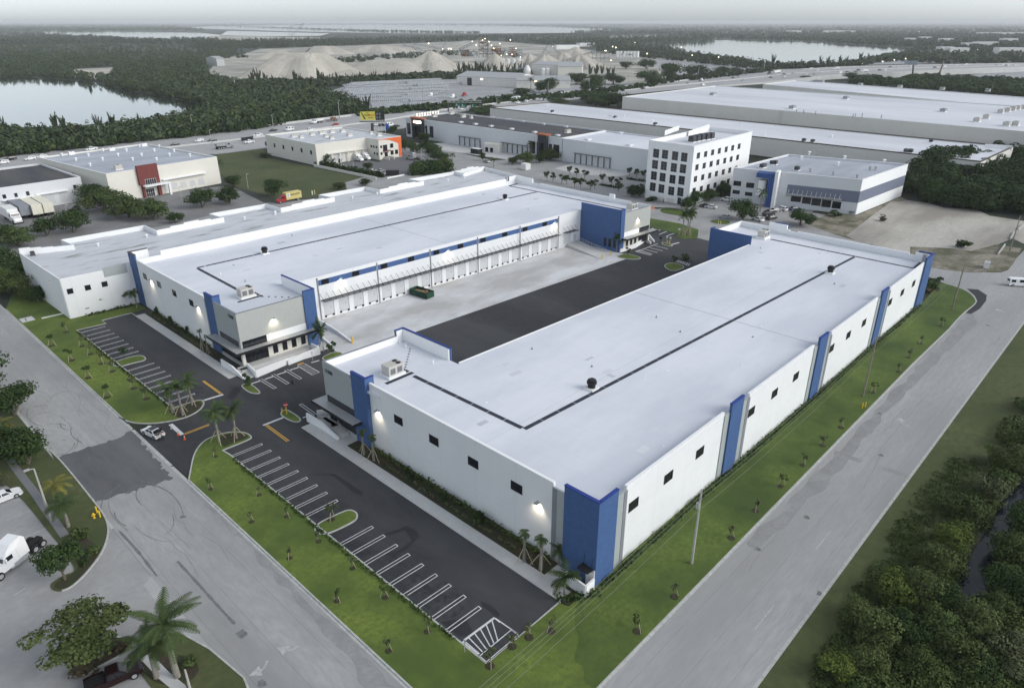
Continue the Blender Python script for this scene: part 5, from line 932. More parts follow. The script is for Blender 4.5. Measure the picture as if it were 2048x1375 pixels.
for i,(x,y,r_,h_,sq,lb) in enumerate(PILES): pile(lb,x,y,r_ * .66,h_ * 1.05,10 + i,sq,.7 if i in (0,2,12,13) else 1)
def lattice(b,p,q,w=1.5,th=.28):
 p,q = Vector(p),Vector(q); d = (q - p); n = max(3,int(d.length / (w * 2.0))); s_ = Vector((-d.y,d.x,0)); s_ = s_.normalized() * w / 2 if s_.length > .01 else Vector((w / 2,0,0)); u = Vector((0,0,w)) if abs(d.normalized().z) < .8 else Vector((s_.y,-s_.x,0)) * 2
 for o_ in (s_,-s_,s_ + u,-s_ + u): b.tube([p + o_,q + o_],th,4)
 for i in range(n):
  a,c = p + d * i / n,p + d * (i + 1) / n
  for o1,o2 in ((s_,s_ + u),(-s_ + u,-s_),(s_ + u,-s_ + u)): b.tube([a + o1,c + o2],th * .7,3,False)
def crane(label,name,base,pts,legs=(),cat='conveyor',w=2.0,mat='steel',th=.3,group=None,lamps=()):
 t = thing(name,label,cat,tuple(base),group=group); b = MB()
 for p,q in pts: lattice(b,p,q,w,th)
 b.build('truss',m[mat],t)
 for p,q in legs: lg = MB(); lg.tube([p,q],th * 1.4,5); lg.build('leg',m[mat],t)
 for p in lamps: lm = MB(); lm.lathe([(.2,-.9),(.9,-.2),(.9,.6),(.2,1.0)],tuple(p),8); lm.build('lamp',m['lamp far'],t)
 return t
def at_depth(n,x,y,ref):
 r = ray(*pix(n,x,y)); t = math.hypot(ref[0],ref[1]) / math.hypot(r[0],r[1]); return Vector((r[0] * t,r[1] * t,HCAM + r[2] * t))
rf_ = G('f',850,132); P = lambda n,x,y: at_depth(n,x,y,rf_)
crane('left stacker conveyor with splayed legs feeding the conical heap','conveyor',rf_,[(P('c1',1650,145),P('c2',480,230)),(P('c1',1560,160),P('c1',1750,200))],[(P('c1',1660,155),P('c1',1730,250)),(P('c1',1765,190),P('c1',1735,250)),(P('c1',1860,150),P('c1',1960,250)),(P('c1',1990,200),P('c1',1930,250)),(P('c1',2020,100),P('c1',1960,200))],group='conveyors at the quarry',lamps=[P('c2',190,140),P('c2',335,195),P('c2',395,195),P('c2',420,195)])
rf_ = G('f',985,128); T_ = thing('crushing_plant','tangled steel crushing tower with lights and a long rising conveyor','industrial plant',tuple(rf_)); tb = MB(); lattice(tb,P('c2',500,215),P('c2',740,95),3,.4); lattice(tb,P('c2',700,150),P('c2',800,280),2,.3); lattice(tb,P('c2',640,270),P('c2',500,210),2,.3); tb.build('conveyor',m['steel'],T_)
rs = random.Random(3)
for k,(x0,x1,ytop) in enumerate(((705,790,88),(770,830,130),(840,930,170),(930,1010,190),(1010,1090,185),(1090,1150,200),(520,600,210),(600,690,225))):
 fb = MB(); xs = np.linspace(x0,x1,3); bot = 285 if x0 > 690 else 270
 for dz in (0,14):
  off = Vector((math.cos(AZ),math.sin(AZ),0)) * dz
  for x in xs: fb.tube([P('c2',x,bot) + off,P('c2',x,ytop) + off],.3,4)
  for q in range(5): y = ytop + (bot - ytop) * q / 5; fb.tube([P('c2',x0,y) + off,P('c2',x1,y) + off],.26,4); fb.tube([P('c2',x0,y) + off,P('c2',x1,y + (bot - ytop) / 5) + off],.2,3)
 for q in range(4): y = ytop + (bot - ytop) * rs.random() * .8; a,c = P('c2',x0 + (x1 - x0) * rs.random() * .6,y + 15),P('c2',x0 + (x1 - x0) * (.5 + rs.random() * .5),y); fb.box(min(a.x,c.x),max(a.x,c.x) + 2,min(a.y,c.y),max(a.y,c.y) + 3,min(a.z,c.z),max(a.z,c.z))
 fb.build('tower_frame',m['steel' if k % 2 else 'rust'],T_)
for x,y in ((745,105),(770,90),(640,118),(680,155),(812,120),(835,158),(858,190),(920,140),(1028,103),(1085,190),(990,250),(935,262),(865,280),(1130,278),(1045,250)): p = P('c2',x,y) - Vector((math.cos(AZ),math.sin(AZ),0)) * 6; MB().lathe([(.15,-.8),(.8,-.2),(.8,.5),(.15,.8)],tuple(p),8).build('lamp',m['lamp far'],T_)
for k in range(6): x0 = 820 + k * 55; p = G('c2',x0 + 20,352); h_ = HT(p,'c2',x0 + 20,300); w_ = (G('c2',x0 + 45,352) - p).length; MB().lathe([(w_ * .95,0),(w_ * .95,h_),(w_ * .3,h_ * 1.12)],tuple(p),14).build('storage_tank',m['trailer white'],T_)
rf_ = G('f',1120,122)
for (a,c,lb) in ((((1345,250),(1400,160)),((1350,180),(1440,240)),'right stacker arm rising above the smooth heaps'),(((1460,170),(1520,245)),((1500,240),(1560,200)),'second stacker arm at the right end of the works')): crane(lb,'conveyor',rf_,[(P('c2',*a[0]),P('c2',*a[1]))],[(P('c2',*c[0]),P('c2',*c[1]))],group='conveyors at the quarry',lamps=[P('c2',1465,170)] if a[0][0] > 1400 else [])
for x0,y0,x1,y1,lb in ((1565,420,1655,315,'slanting feeder conveyor on the front heap'),): rf_ = G('c1',x0,y0); crane(lb,'conveyor',rf_,[(P('c1',x0,y0),P('c1',x1,y1))],group='conveyors at the quarry',mat='metal dark')
rf_ = G('f',640,112); crane('thin dark feeder on the far spoil bank','conveyor',rf_,[(P('c1',565,238),P('c1',615,195))],group='conveyors at the quarry',mat='metal dark',w=1.5)
rf_ = G('f',578,72); crane('distant pale dragline crane with raised boom by the far water','dragline_crane',rf_,[(P('a1',1700,215),P('a1',1780,140)),(P('a1',1690,210),P('a1',1692,155))],[(P('a1',1692,155),P('a1',1780,140))],cat='crane',w=5,mat='metal',th=.7)
rf_ = G('f',1258,122); q0,q1 = P('e2',250,260),P('e2',1205,190); zb,zt = P('e2',300,510).z,P('e2',300,262).z
Ls = thing('silo_block','tall white ribbed silo block with a slanted dark logo on lattice legs','silo',tuple(rf_)); FL = Fac(q0.to_2d(),q1.to_2d()); sb = MB()
for k in range(7): c_ = FL.at(FL.L * (k + .5) / 7,-8); sb.lathe([(FL.L / 14 * 1.08,zb),(FL.L / 14 * 1.08,zt)],(c_.x,c_.y,0),14)
sb.build('silo_shell',m['trailer white'],Ls); lb_ = MB()
for k in range(8): c_ = FL.at(FL.L * (k + .1) / 7.6,-6); lb_.tube([(c_.x,c_.y,0),(c_.x,c_.y,zb)],.5,5)
for k in range(7): a,c_ = FL.at(FL.L * (k + .1) / 7.6,-6),FL.at(FL.L * (k + 1.1) / 7.6,-6); lb_.tube([(a.x,a.y,0),(c_.x,c_.y,zb)],.3,4); lb_.tube([(a.x,a.y,zb * .5),(c_.x,c_.y,zb * .5)],.3,4)
lb_.build('leg_frame',m['metal'],Ls); ang = math.atan2(FL.d.y,FL.d.x)
c_ = FL.at(FL.L * .60,6); text('logo_lettering','CEMEX',(zt - zb) * .34,(c_.x,c_.y,zb + (zt - zb) * .48),(R(90),0,ang),m['ink'],Ls,.1)
sl = MB(); a,c_ = FL.at(FL.L * .21,5.5),FL.at(FL.L * .36,5.5); dz = (zt - zb); q_ = FL.d * FL.L * .045; sl.quadset([(*a,zb + dz * .30),(*(a + q_ * .8),zb + dz * .36),(*(c_ + q_ * .1),zb + dz * 1.0),(*(c_ - q_),zb + dz * .98)],[(0,1,2,3)]); sl.quadset([(*FL.at(FL.L * .27,5.5),zb + dz * .86),(*FL.at(FL.L * .285,5.5),zb + dz * .8),(*FL.at(FL.L * .32,5.5),zb + dz * .98),(*FL.at(FL.L * .30,5.5),zb + dz * 1.0)],[(0,1,2,3)])
so = sl.build('logo_slash',m['ink'],Ls); so.modifiers.new('solid','SOLIDIFY').thickness = .3
for x,y in ((108,75),(240,110),(1520,360),(40,640)): p = P('e2',x,y); MB().lathe([(.2,-1),(.9,-.3),(.9,.6),(.2,1.1)],tuple(p),8).build('lamp',m['lamp far'],Ls)
rf_ = G('f',1205,128); crane('grey hopper frames with conveyor left of the white silo block','hopper_frame',rf_,[(P('c2',1770,265),P('c2',1900,215)),(P('c2',1800,300),P('c2',2048,290)),(P('c2',1840,240),P('c2',2040,230))],[(P('c2',x,240),P('c2',x,320)) for x in (1830,1870,1910,1950,1990,2030)],cat='industrial plant',lamps=[P('c2',1998,215)])
def gable(name,label,p0,p1,depth,h,rise,wallm,roofm,cat='shed'):
 R_ = rect(p0,p1,depth); c = sum(R_,Vector((0,0))) / 4; t = thing(name,label,cat,(c.x,c.y,0)); b = MB(); a0,a1,a2,a3 = R_; m0,m1 = (a0 + a3) / 2,(a1 + a2) / 2
 b.quadset([(*a0,0),(*a1,0),(*a2,0),(*a3,0),(*a0,h),(*a1,h),(*a2,h),(*a3,h),(*m0,h + rise),(*m1,h + rise)],[(0,1,5,4),(2,3,7,6),(1,2,6,9,5),(3,0,4,8,7)]); b.build('wall',m[wallm],t)
 r = MB(); e = (a1 - a0).normalized() * .6; s_ = (a0 - a3).normalized() * .6
 for (u0,u1,v0,v1) in ((a0 - e + s_,a1 + e + s_,m1 + e,m0 - e),(m0 - e,m1 + e,a2 + e - s_,a3 - e - s_)):
  zz = [h - .05,h - .05,h + rise + .1,h + rise + .1] if u0 is not None and (u0 - (a0 - e + s_)).length < .01 else [h + rise + .1,h + rise + .1,h - .05,h - .05]
  vs = [(*q,z_) for q,z_ in zip((u0,u1,v0,v1),zz)]; r.quadset(vs + [(x,y,z_ + .25) for x,y,z_ in vs],[(3,2,1,0),(4,5,6,7),(0,1,5,4),(1,2,6,5),(2,3,7,6),(3,0,4,7)])
 r.build('roof',m[roofm],t,fix=True); return t,Fac(a0,a1)
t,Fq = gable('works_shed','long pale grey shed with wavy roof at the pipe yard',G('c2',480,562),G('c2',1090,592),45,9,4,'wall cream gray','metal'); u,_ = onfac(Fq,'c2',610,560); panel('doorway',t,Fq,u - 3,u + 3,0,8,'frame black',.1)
u,z_ = onfac(Fq,'c2',735,522); lm = MB(); Fq.box(lm,u - 1.2,u + 1.2,6.5,7.6,.1,.5); lm.build('lamp',m['lamp far'],t)
t,Fq = gable('works_shed','pale shed with many bays right of the wavy roofed shed',G('c2',1090,598),G('c2',1640,598),40,8,3,'wall cream','metal')
for k in range(10): panel('bay_door',t,Fq,Fq.L * (k + .15) / 10,Fq.L * (k + .85) / 10,4.2,6.8,'wall pale' if k % 3 else 'door gray',.08)
for x,y in ((1285,528),(1490,505)): u,z_ = onfac(Fq,'c2',x,y); lm = MB(); Fq.box(lm,u - .8,u + .8,6.4,7.4,.1,.6); lm.build('lamp',m['lamp far'],t)
gable('works_shed','higher cream gabled shed behind, right of the pale silo',G('c2',1510,478),G('c2',1760,480),60,12,4,'wall cream','metal')
gable('works_shed','grey shed with two white tanks behind the pale silo',G('c2',1250,462),G('c2',1505,472),40,13,3,'wall cream gray','metal')
sp_ = G('c2',1200,465); h_ = HT(sp_,'c2',1205,362); so = thing('pale_silo','white bullet shaped silo with a sloping conveyor to its top','silo',tuple(sp_)); w_ = (G('c2',1238,465) - sp_).length
MB().lathe([(w_,0),(w_,h_ * .45),(w_ * .8,h_ * .75),(w_ * .3,h_),(w_ * .25,h_ * 1.02)],tuple(sp_),16).build('shell',m['trailer white'],so,smooth=True); rf_ = sp_; cb = MB(); lattice(cb,P('c2',1000,450),P('c2',1195,370),2,.25); cb.tube([P('c2',1075,420),P('c2',1075,462)],.8,6); cb.build('conveyor',m['steel'],so)
for x in (1362,1406): p = G('c2',x,470); MB_ = MB().lathe([(3.0,0),(3.0,HT(p,'c2',x,398)),(1.5,HT(p,'c2',x,398) + 1)],tuple(p),12); tag(MB_.build('storage_tank',m['trailer white']),'white cylindrical tank beside the grey shed, ' + ('left' if x < 1380 else 'right') + ' of the two','tank','tanks by the shed')
for (x0,x1,y,lb) in ((1500,1735,190,'long low white office far behind the quarry heaps'),(1740,1895,165,'second low white office at the far tree line')):
 a,c_ = G('c2',x0,y + 8),G('c2',x1,y + 5); t = thing('low_building',lb,'building',tuple((a + c_) / 2)); MB().prism(rect(a,c_,18),0,9).build('wall',m['trailer white'],t); MB().prism(rect(a,c_,18.5),9.001,9.6).build('roof',m['roof white far'],t)
a,c_ = G('d7',350,465),G('d7',450,460); t,Fq = gable('arched_shed','small pale grey shed with open dark end among the trees at left',a,c_,30,11,3,'metal','metal');
NS = 0
for i in range(17):
 f_ = i / 16; y = 168 + 46 * f_ ** 1.25; x0 = 690 + 25 * f_ + rs.uniform(-25,15) + (40 if i > 12 else 0); x1 = 870 + (1 - f_) * 40 + rs.uniform(-30,25) - (20 if i < 3 else 0); tilt = -(x1 - x0) * .055
 segs_ = [(x0,x0 + (x1 - x0) * rs.uniform(.4,.6)),(x0 + (x1 - x0) * .63,x1)] if i % 3 else [(x0,x1)]
 for xa,xb in segs_:
  a,c_ = G('f',xa,y + 3 - (xa - x0) * .05),G('f',xb,y + 3 - (xb - x0) * .05); d = (c_ - a).to_2d(); L = d.length; d = d / L; n_ = Vector((-d.y,d.x)); b = MB(); rows = 2
  npip = max(4,int(L / 1.75)); rows = 1 + (NS % 3 == 0)
  for k in range(npip):
   q = a.to_2d() + d * (L * (k + .5) / npip)
   for lv in range(rows): b.tube([(*(q - n_ * 3.2),.9 + lv * 1.6),(*(q + n_ * 3.2),.9 + lv * 1.6)],.78,6)
  NS += 1; o = b.build('pipe_stack',m['pipe']); tag(o,f'row of stacked concrete pipes in the storage yard, {nth(NS - 1)} from the far side','pipes','rows of concrete pipes')
for i,(x,y,L) in enumerate(sorted([(1400,192,40),(1225,175,40),(1100,188,30),(1660,240,70),(1735,228,60),(1500,292,40),(1930,192,50),(1870,128,110),(1720,127,70),(1985,127,70),(470,108,150),(120,108,90),(590,111,60),(1950,292,60),(1400,283,30)])):
 p = G('c4',x,y); ax = Vector((math.sin(AZ),-math.cos(AZ))); a = p.to_2d() - ax * L / 2; t = thing('low_building',f'small pale building among the far trees at right, {nth(i)} from the left','building',tuple(p),group='far pale buildings'); R_ = rect(a,a + ax * L,22); MB().prism(R_,0,13).build('wall',m['wall cream gray'],t); MB().prism(R_,13.001,13.6).build('roof',m['roof white far'],t)
# ---------------------------------------------------------------- trees, palms, shrubs and the woods
def quads_np(c,nrm,sz,asp=1.0,r=None):
 r = r or rng; N = len(c); nrm = nrm / (np.linalg.norm(nrm,axis=1,keepdims=True) + 1e-9); t = r.normal(size=(N,3)); t -= nrm * (t * nrm).sum(1,keepdims=True); t /= np.linalg.norm(t,axis=1,keepdims=True) + 1e-9
 b = np.cross(nrm,t); s = (sz if hasattr(sz,'__len__') else np.full(N,sz))[:,None] / 2; t = t * s * asp; b = b * s
 V = np.stack([c - t - b * .3,c - b,c + t + b * .2,c + b],1).reshape(-1,3); return V
def mesh_q(name,V,mat): F = np.arange(len(V)).reshape(-1,4); return npmesh(name,V,F,mat)
def crown(seed,Rr,z0,z1,ncl,nleaf,leaf,mat,sparse=1.0,flat=False):
 r = np.random.default_rng(seed); zc = (z0 + z1) / 2; hz = (z1 - z0) / 2
 d = r.normal(size=(ncl,3)); d /= np.linalg.norm(d,axis=1,keepdims=True); d[:,2] = np.clip(d[:,2] * 1.1 - .1,-.95,.95) if not flat else np.abs(d[:,2]) * .6 - .25; rad = r.uniform(.3,.72,(ncl,1)) if not flat else r.uniform(.35,.8,(ncl,1)); cc = d * rad * np.array([Rr,Rr,hz]) + np.array([0,0,zc]); cr = r.uniform(.30,.50,ncl) * Rr * sparse
 k = r.integers(0,ncl,nleaf); u = r.normal(size=(nleaf,3)); u /= np.linalg.norm(u,axis=1,keepdims=True); u[:,2] = u[:,2] * .75 + .12
 p = cc[k] + u * (cr[k] * r.uniform(.55,1.05,nleaf))[:,None] * np.array([1,1,min(1.0,hz / Rr * 1.2)]); nm = u + r.normal(size=(nleaf,3)) * .45 + np.array([0,0,.35])
 return mesh_q('crown',quads_np(p,nm,r.uniform(.7,1.3,nleaf) * leaf,1.0,r),m[mat]),cc
def tree_proto(name,seed,Rr,H,mat,ncl=14,nleaf=3000,leaf=.38,trunk=.22,base=-.02,sparse=1.0,flat=False,limbs=5):
 t = thing(name,'x','tree'); me,cc = crown(seed,Rr,H * base,H,ncl,nleaf,leaf,mat,sparse,flat); link('crown',me,t)
 b = MB(); b.tube([(0,0,-.1),(.05,0,H * .2),(.0,.08,H * .5)],[trunk,trunk * .8,trunk * .45],7)
 for q in cc[:limbs]: b.tube([(0,0,H * base * .6),(q[0] * .5,q[1] * .5,(H * base * .6 + q[2]) / 2),tuple(q)],[trunk * .5,trunk * .35,trunk * .12],5)
 b.build('trunk',m['bark'],t); t['R'] = Rr; t['H'] = H; return t
def pine_proto(seed,H,mat='leaf pine',n=7,spread=.22):
 t = thing('casuarina_tree','x','tree'); r = np.random.default_rng(seed); C_ = []; N_ = []; S_ = []
 for i in range(n):
  a = r.uniform(0,6.28); le = r.uniform(.02,spread) * H; h = H * r.uniform(.62,1.0) if i else H; k = 110; s = r.uniform(.05,1,k) ** .8; rad = (1 - s) ** .7 * H * .085 + .12; th = r.uniform(0,6.28,k)
  C_.append(np.stack([math.cos(a) * le * s + np.cos(th) * rad * r.uniform(.3,1,k),math.sin(a) * le * s + np.sin(th) * rad * r.uniform(.3,1,k),h * (.12 + .88 * s)],1)); N_.append(np.stack([np.cos(th),np.sin(th),r.uniform(-.2,.6,k)],1)); S_.append(.35 + (1 - s) * H * .07)
 link('crown',mesh_q('crown',quads_np(np.concatenate(C_),np.concatenate(N_),np.concatenate(S_),1.5,r),m[mat]),t); b = MB(); b.tube([(0,0,0),(0,0,H * .5),(0,0,H * .96)],[.25,.16,.03],6); b.build('trunk',m['bark'],t); t['R'] = spread * H; t['H'] = H; return t
def palm_proto(name,seed,H,L,mat,nf=16,nl=10,tr=.2,tuft=0,stakes=0,leaf=.5,droop=1.0,trunkm='palm bark'):
 t = thing(name,'x','palm tree'); r = np.random.default_rng(seed); V = []; b = MB(); b.tube([(0,0,-.1),(.06,.03,H * .3),(.0,.06,H * .7),(0,0,H)],[tr * 1.25,tr,tr * .9,tr * .6],8); b.build('trunk',m[trunkm],t)
 for i in range(nf):
  a = i * 2.4 + r.uniform(-.2,.2); el = R(r.uniform(-15,75)) if not tuft else R(r.uniform(10,80)); d = np.array([math.cos(a) * math.cos(el),math.sin(a) * math.cos(el),math.sin(el)]); p = np.array([0,0,H]); P_ = [p]; Lf = L * r.uniform(.85,1.1)
  for k in range(8): d = d + np.array([0,0,-.16 * droop]); d /= np.linalg.norm(d); p = p + d * Lf / 8; P_.append(p)
  P_ = np.array(P_); side = np.cross(P_[4] - P_[0],[0,0,1]); side /= np.linalg.norm(side) + 1e-6
  for k in range(nl):
   s = (k + .6) / nl; q = P_[min(7,int(s * 8))] + (P_[min(8,int(s * 8) + 1)] - P_[min(7,int(s * 8))]) * (s * 8 % 1); dd = P_[min(8,int(s * 8) + 1)] - P_[min(7,int(s * 8))]; dd /= np.linalg.norm(dd) + 1e-6; ll = leaf * (math.sin(math.pi * (.12 + .82 * s)) * .9 + .1) * L * .55; w_ = L * .9 / nl * 1.05
   for sg in (-1,1):
    e = side * sg * .8 + dd * .55 + np.array([0,0,-.25]); e /= np.linalg.norm(e); V += [q - dd * w_ / 2,q + dd * w_ / 2,q + e * ll + dd * w_ * .15,q + e * ll - dd * w_ * .15]
 link('fronds',mesh_q('fronds',np.array(V),m[mat]),t)
 for k in range(stakes): a = k * 2.1; st = MB(); st.tube([(math.cos(a) * 1.3,math.sin(a) * 1.3,0),(math.cos(a) * .2,math.sin(a) * .2,min(2.0,H * .6))],.055,5); st.build('stake',m['stake'],t)
 t['R'] = L; t['H'] = H; return t
def shrub_proto(seed,mat,n=260,leaf=.28,name='shrub'):
 t = thing(name,'x','shrub'); me,cc = crown(seed,1.0,-.1,1.3,9,n,leaf,mat); link('foliage',me,t); b = MB(); b.tube([(0,0,0),(0,0,.7)],[.06,.02],5); b.build('stem',m['bark'],t); t['R'] = 1.0; t['H'] = 1.3; return t
def sapling_proto(seed,mat,n=70,H=2.6,stakes=2):
 t = thing('sapling','x','tree'); me,cc = crown(seed,.75,H * .45,H,5,n,.26,mat); link('crown',me,t); b = MB(); b.tube([(0,0,0),(.03,0,H * .8)],[.04,.02],5); b.build('trunk',m['bark'],t)
 for k in range(stakes): a = k * 3.1 + .5; st = MB(); st.tube([(math.cos(a) * .6,math.sin(a) * .6,0),(math.cos(a) * .25,math.sin(a) * .25,1.3)],.035,5); st.build('stake',m['stake'],t)
 MB().lathe([(.5,.0),(.42,.04)],(.15,0,0),9).build('mulch_ring',m['mulch'],t); t['R'] = .8; t['H'] = H; return t
PR = dict(d1=tree_proto('broadleaf_tree',1,4.5,7.5,'leaf dark'),d2=tree_proto('broadleaf_tree',2,4.5,7.5,'leaf dark',18),d3=tree_proto('broadleaf_tree',3,4.5,7,'leaf mid',16),
 o1=tree_proto('broadleaf_tree',4,4.5,7.5,'leaf olive',15,3000),o2=tree_proto('broadleaf_tree',5,4.5,7.5,'leaf pale',12,2200),b1=tree_proto('broadleaf_tree',6,4.5,7,'leaf bright',14),
 big=tree_proto('spreading_tree',7,6,7.5,'leaf olive',34,3600,.42,.3,.45,.62,True,14),big2=tree_proto('spreading_tree',8,5,7,'leaf dark',24,2600,.42,.25,.4,.75,True,8),
 y1=tree_proto('young_tree',9,1.3,3.6,'leaf dark',8,260,.34,.07,.4),pi1=pine_proto(11,12),pi2=pine_proto(12,12,n=5,spread=.3),pi3=pine_proto(13,12,n=9,spread=.2),
 palm=palm_proto('palm_tree',21,6,2.7,'leaf palm'),pst=palm_proto('staked_palm',22,5.2,2.4,'leaf palm',16,9,.17,0,3),royal=palm_proto('royal_palm',23,8.5,4.4,'leaf palm',20,22,.34,0,0,.36,.8),yel=palm_proto('yellowing_palm',24,4.5,2.8,'leaf palm yellow',11,12,.2,0,0,.5,1.1),
 sab=palm_proto('cabbage_palm',25,4.2,.95,'leaf palm',12,6,.2,1,3,.7,1.6),arec=palm_proto('clump_palm',26,2.2,2.2,'leaf palm',13,9,.12,0,0,.6,.8),arec2=palm_proto('banana_palm',27,3.2,2.0,'leaf dark',9,8,.1,0,1,.8,.6),
 sh1=shrub_proto(31,'leaf dark'),sh2=shrub_proto(32,'leaf mid'),sh3=shrub_proto(33,'leaf brown',160),shb=shrub_proto(34,'leaf bright'),s1=sapling_proto(41,'leaf mid'),s2=sapling_proto(42,'leaf dark',110,3.0),s3=sapling_proto(43,'leaf pale',60,2.2,1))
def plant(pr,p,Rr,H,label,group=None,z=0):
 o = PR[pr]; loc = (p[0],p[1],z); return dup(o,loc,random.uniform(0,6.28),label,group,(Rr / o['R'],Rr / o['R'],H / o['H']))
i_ = 0
for n,x,y,pr,Rr,H,lb in (
 ('b6',720,455,'pst',2.4,5.0,'staked palm nearest the grass on the mulched island by the entrance drive'),('b6',862,485,'pst',2.6,5.6,'middle staked palm of three on the mulched entrance island'),('b6',985,345,'pst',2.3,5.0,'staked palm at the kerb end of the mulched entrance island'),
 ('b6',1355,850,'pst',2.7,5.8,'leaning staked palm nearest the drive on the pointed entrance island'),('b6',1595,800,'pst',2.5,5.6,'staked palm at the tip of the pointed entrance island'),
 ('z3',865,1235,'sab',.95,4.3,'cabbage palm under the front canopy of the 11500 warehouse, left of the pair'),('z3',955,1290,'sab',.95,4.4,'cabbage palm under the front canopy of the 11500 warehouse, right of the pair'),
 ('z7',430,645,'sab',.95,4.6,'cabbage palm near the blue corner, left of the pair'),('z7',525,690,'sab',1.15,4.8,'cabbage palm near the blue corner, right of the pair'),
 ('b7',470,1205,'arec',2.3,2.6,'bushy palm in front of the low white wall at the near blue corner'),('b7',405,900,'arec',1.3,2.6,'small palm against the grey panel beside the near blue corner'),
 ('b4',1010,1280,'sab',.8,4.8,'slim cabbage palm beside the 11550 canopy, left of the pair'),('b4',1075,1310,'sab',.45,4.2,'bare topped palm beside the 11550 canopy, right of the pair'),
 ('a8',1120,895,'palm',2.6,3.4,'feathery palm against the white wall of the older building'),('a8',1180,930,'palm',1.8,4.2,'feathery palm at the foot of the far left blue tower'),
 ('a8',790,960,'s2',1.0,3.6,'thin small tree by the older building, left of three by its wall'),('a8',880,950,'s2',1.1,3.9,'thin small tree by the older building, middle of three by its wall'),('a8',1000,920,'s2',1.2,3.8,'thin small tree by the older building, right of three by its wall'),('a8',625,1010,'y1',.9,2.6,'dark bushy young tree at the corner of the older white building'),
 ('b5',795,1230,'y1',1.1,3.6,'leafy young tree on the kerbed island at the foot of the office steps'),('w1',1315,1070,'y1',1.2,3.6,'leafy young tree on the grass island by the dock ramp'),
 ('w1',1190,1010,'arec2',1.8,4.2,'broad leaved palm against the blue dock corner tower, left of two'),('w1',1225,1020,'arec2',1.5,5.2,'tall broad leaved palm against the blue dock corner tower, right of two'),
 ('b2',990,850,'y1',1.1,3.0,'young tree on the round grass island at the far end of the court'),('b2',850,800,'arec2',1.9,4.2,'dark palm at the foot of the far blue dock tower'),('b2',1580,970,'y1',1.1,3.2,'young tree on the island beside the far end of the near warehouse'),('b2',1740,890,'sh2',2.0,1.6,'low green bush beside the far blue tower of the near warehouse'),
 ('b2',1690,590,'pst',2.6,7.0,'staked palm at the left end of the far palm island'),('b2',1755,560,'pst',2.6,7.5,'staked palm in the middle of the far palm island'),('b2',1775,585,'pst',2.6,7.2,'staked palm nearest the kerb of the far palm island'),
 ('w4',680,560,'y1',1.0,2.8,'young tree at the tip of the grass island in the left car park'),('z6',680,570,'s1',1.0,2.6,'thin staked tree on the grass island in the near car park'),('w4',1690,770,'sh2',.8,.9,'small bush under the tree at the office steps'),
 ('c7',240,900,'sh1',3.2,2.6,'dark ragged shrub behind the far corner of the near warehouse'),('c7',190,960,'sh3',2.6,1.6,'brown brush heap at the far corner of the near warehouse'),('c7',330,830,'sh1',1.4,1.5,'small dark shrub at the cross street edge'),
 ('c7',580,430,'sh1',3.0,2.6,'lone dark green bush on the bare dirt lot'),('a7',985,825,'sh3',2.4,2.0,'brown brush pile at the edge of the dirt lot'),('a7',640,790,'sh1',3.0,2.0,'dark shrub patch beside the banded warehouse'),('a7',750,775,'sh2',2.2,1.3,'low green shrub at the corner of the banded warehouse')): plant(pr,G(n,x,y),Rr,H,lb,z=.1)
for i,(x,y) in enumerate(((1275,850),(1080,1055),(1130,760),(1300,690))): pass
SL = [('w4',100,455),('w4',250,575),('w4',395,715),('w4',550,870),('w4',205,345),('w4',350,455),('w4',420,520),('w4',500,595),('w4',595,660),('w4',765,800),('w4',865,885)]
for i,(n,x,y) in enumerate(SL): plant('s2' if i < 4 else 's3',G(n,x,y),1.1,3.0,('dark leaved sapling by the front road on the left lawn, ' if i < 4 else 'bare staked sapling by the left car park kerb, ') + nth(i if i < 4 else i - 4) + ' from the far end','saplings on the left lawn',.12)
SM = [('z6',100,425),('z6',290,585),('z6',480,755),('z6',705,965),('z6',945,1200),('z6',335,455),('z6',465,560),('z6',615,680),('z6',775,805),('z6',930,945),('z6',1135,1105),('z6',125,270)]
for i,(n,x,y) in enumerate(SM): plant('s3' if i % 3 else 's1',G(n,x,y),.7,2.0,('small staked sapling by the front road on the near lawn, ' + nth(i) + ' from the drive') if i < 5 else ('small staked sapling by the near car park kerb, ' + nth(i - 5) + ' from the drive' if i < 11 else 'low staked sapling on the near lawn beside the entrance drive'),'saplings on the near lawn',.12)
SR_ = [('z7',235,1245),('z7',365,1145),('z7',450,1090),('z7',590,1050),('z7',1080,1045),('z7',1290,850),('z8',365,1320),('z8',485,1195),('z8',600,1085),('z8',700,985),('z8',790,900),('z8',870,815),('z8',1020,655),('z8',1135,560),('z8',1185,495),('z8',1240,430),('z8',1330,350),('z8',1390,260)]
for i,(n,x,y) in enumerate(SR_): plant('s3' if i % 4 else 's1',G(n,x,y),.9,2.3,'thin grey sapling on the side road lawn, ' + nth(i) + ' from the near corner','saplings on the right lawn',.14)
def hedge(label,pts,wd,h,mat,dens=26,leaf=.32,name='hedge'):
 P_ = along([Vector((p[0],p[1],.1)) for p in pts],200); L = sum((P_[i + 1] - P_[i]).length for i in range(199)); N = int(L * dens); r = np.random.default_rng(len(label)); k = r.integers(0,199,N); A = np.array([tuple(p) for p in P_]); c = A[k] + (A[k + 1] - A[k]) * r.random((N,1)); c[:,0] += r.normal(size=N) * wd * .22; c[:,1] += r.normal(size=N) * wd * .22; c[:,2] = .1 + r.random(N) ** 1.3 * h * (.7 + .5 * np.sin(k * .7) ** 2); nm = r.normal(size=(N,3)) * .6 + np.array([0,0,.8])
 me = mesh_q(name,quads_np(c,nm,r.uniform(.6,1.4,N) * leaf,1.2,r),m[mat]); return tag(link(name,me),label,'hedge',kind='stuff')
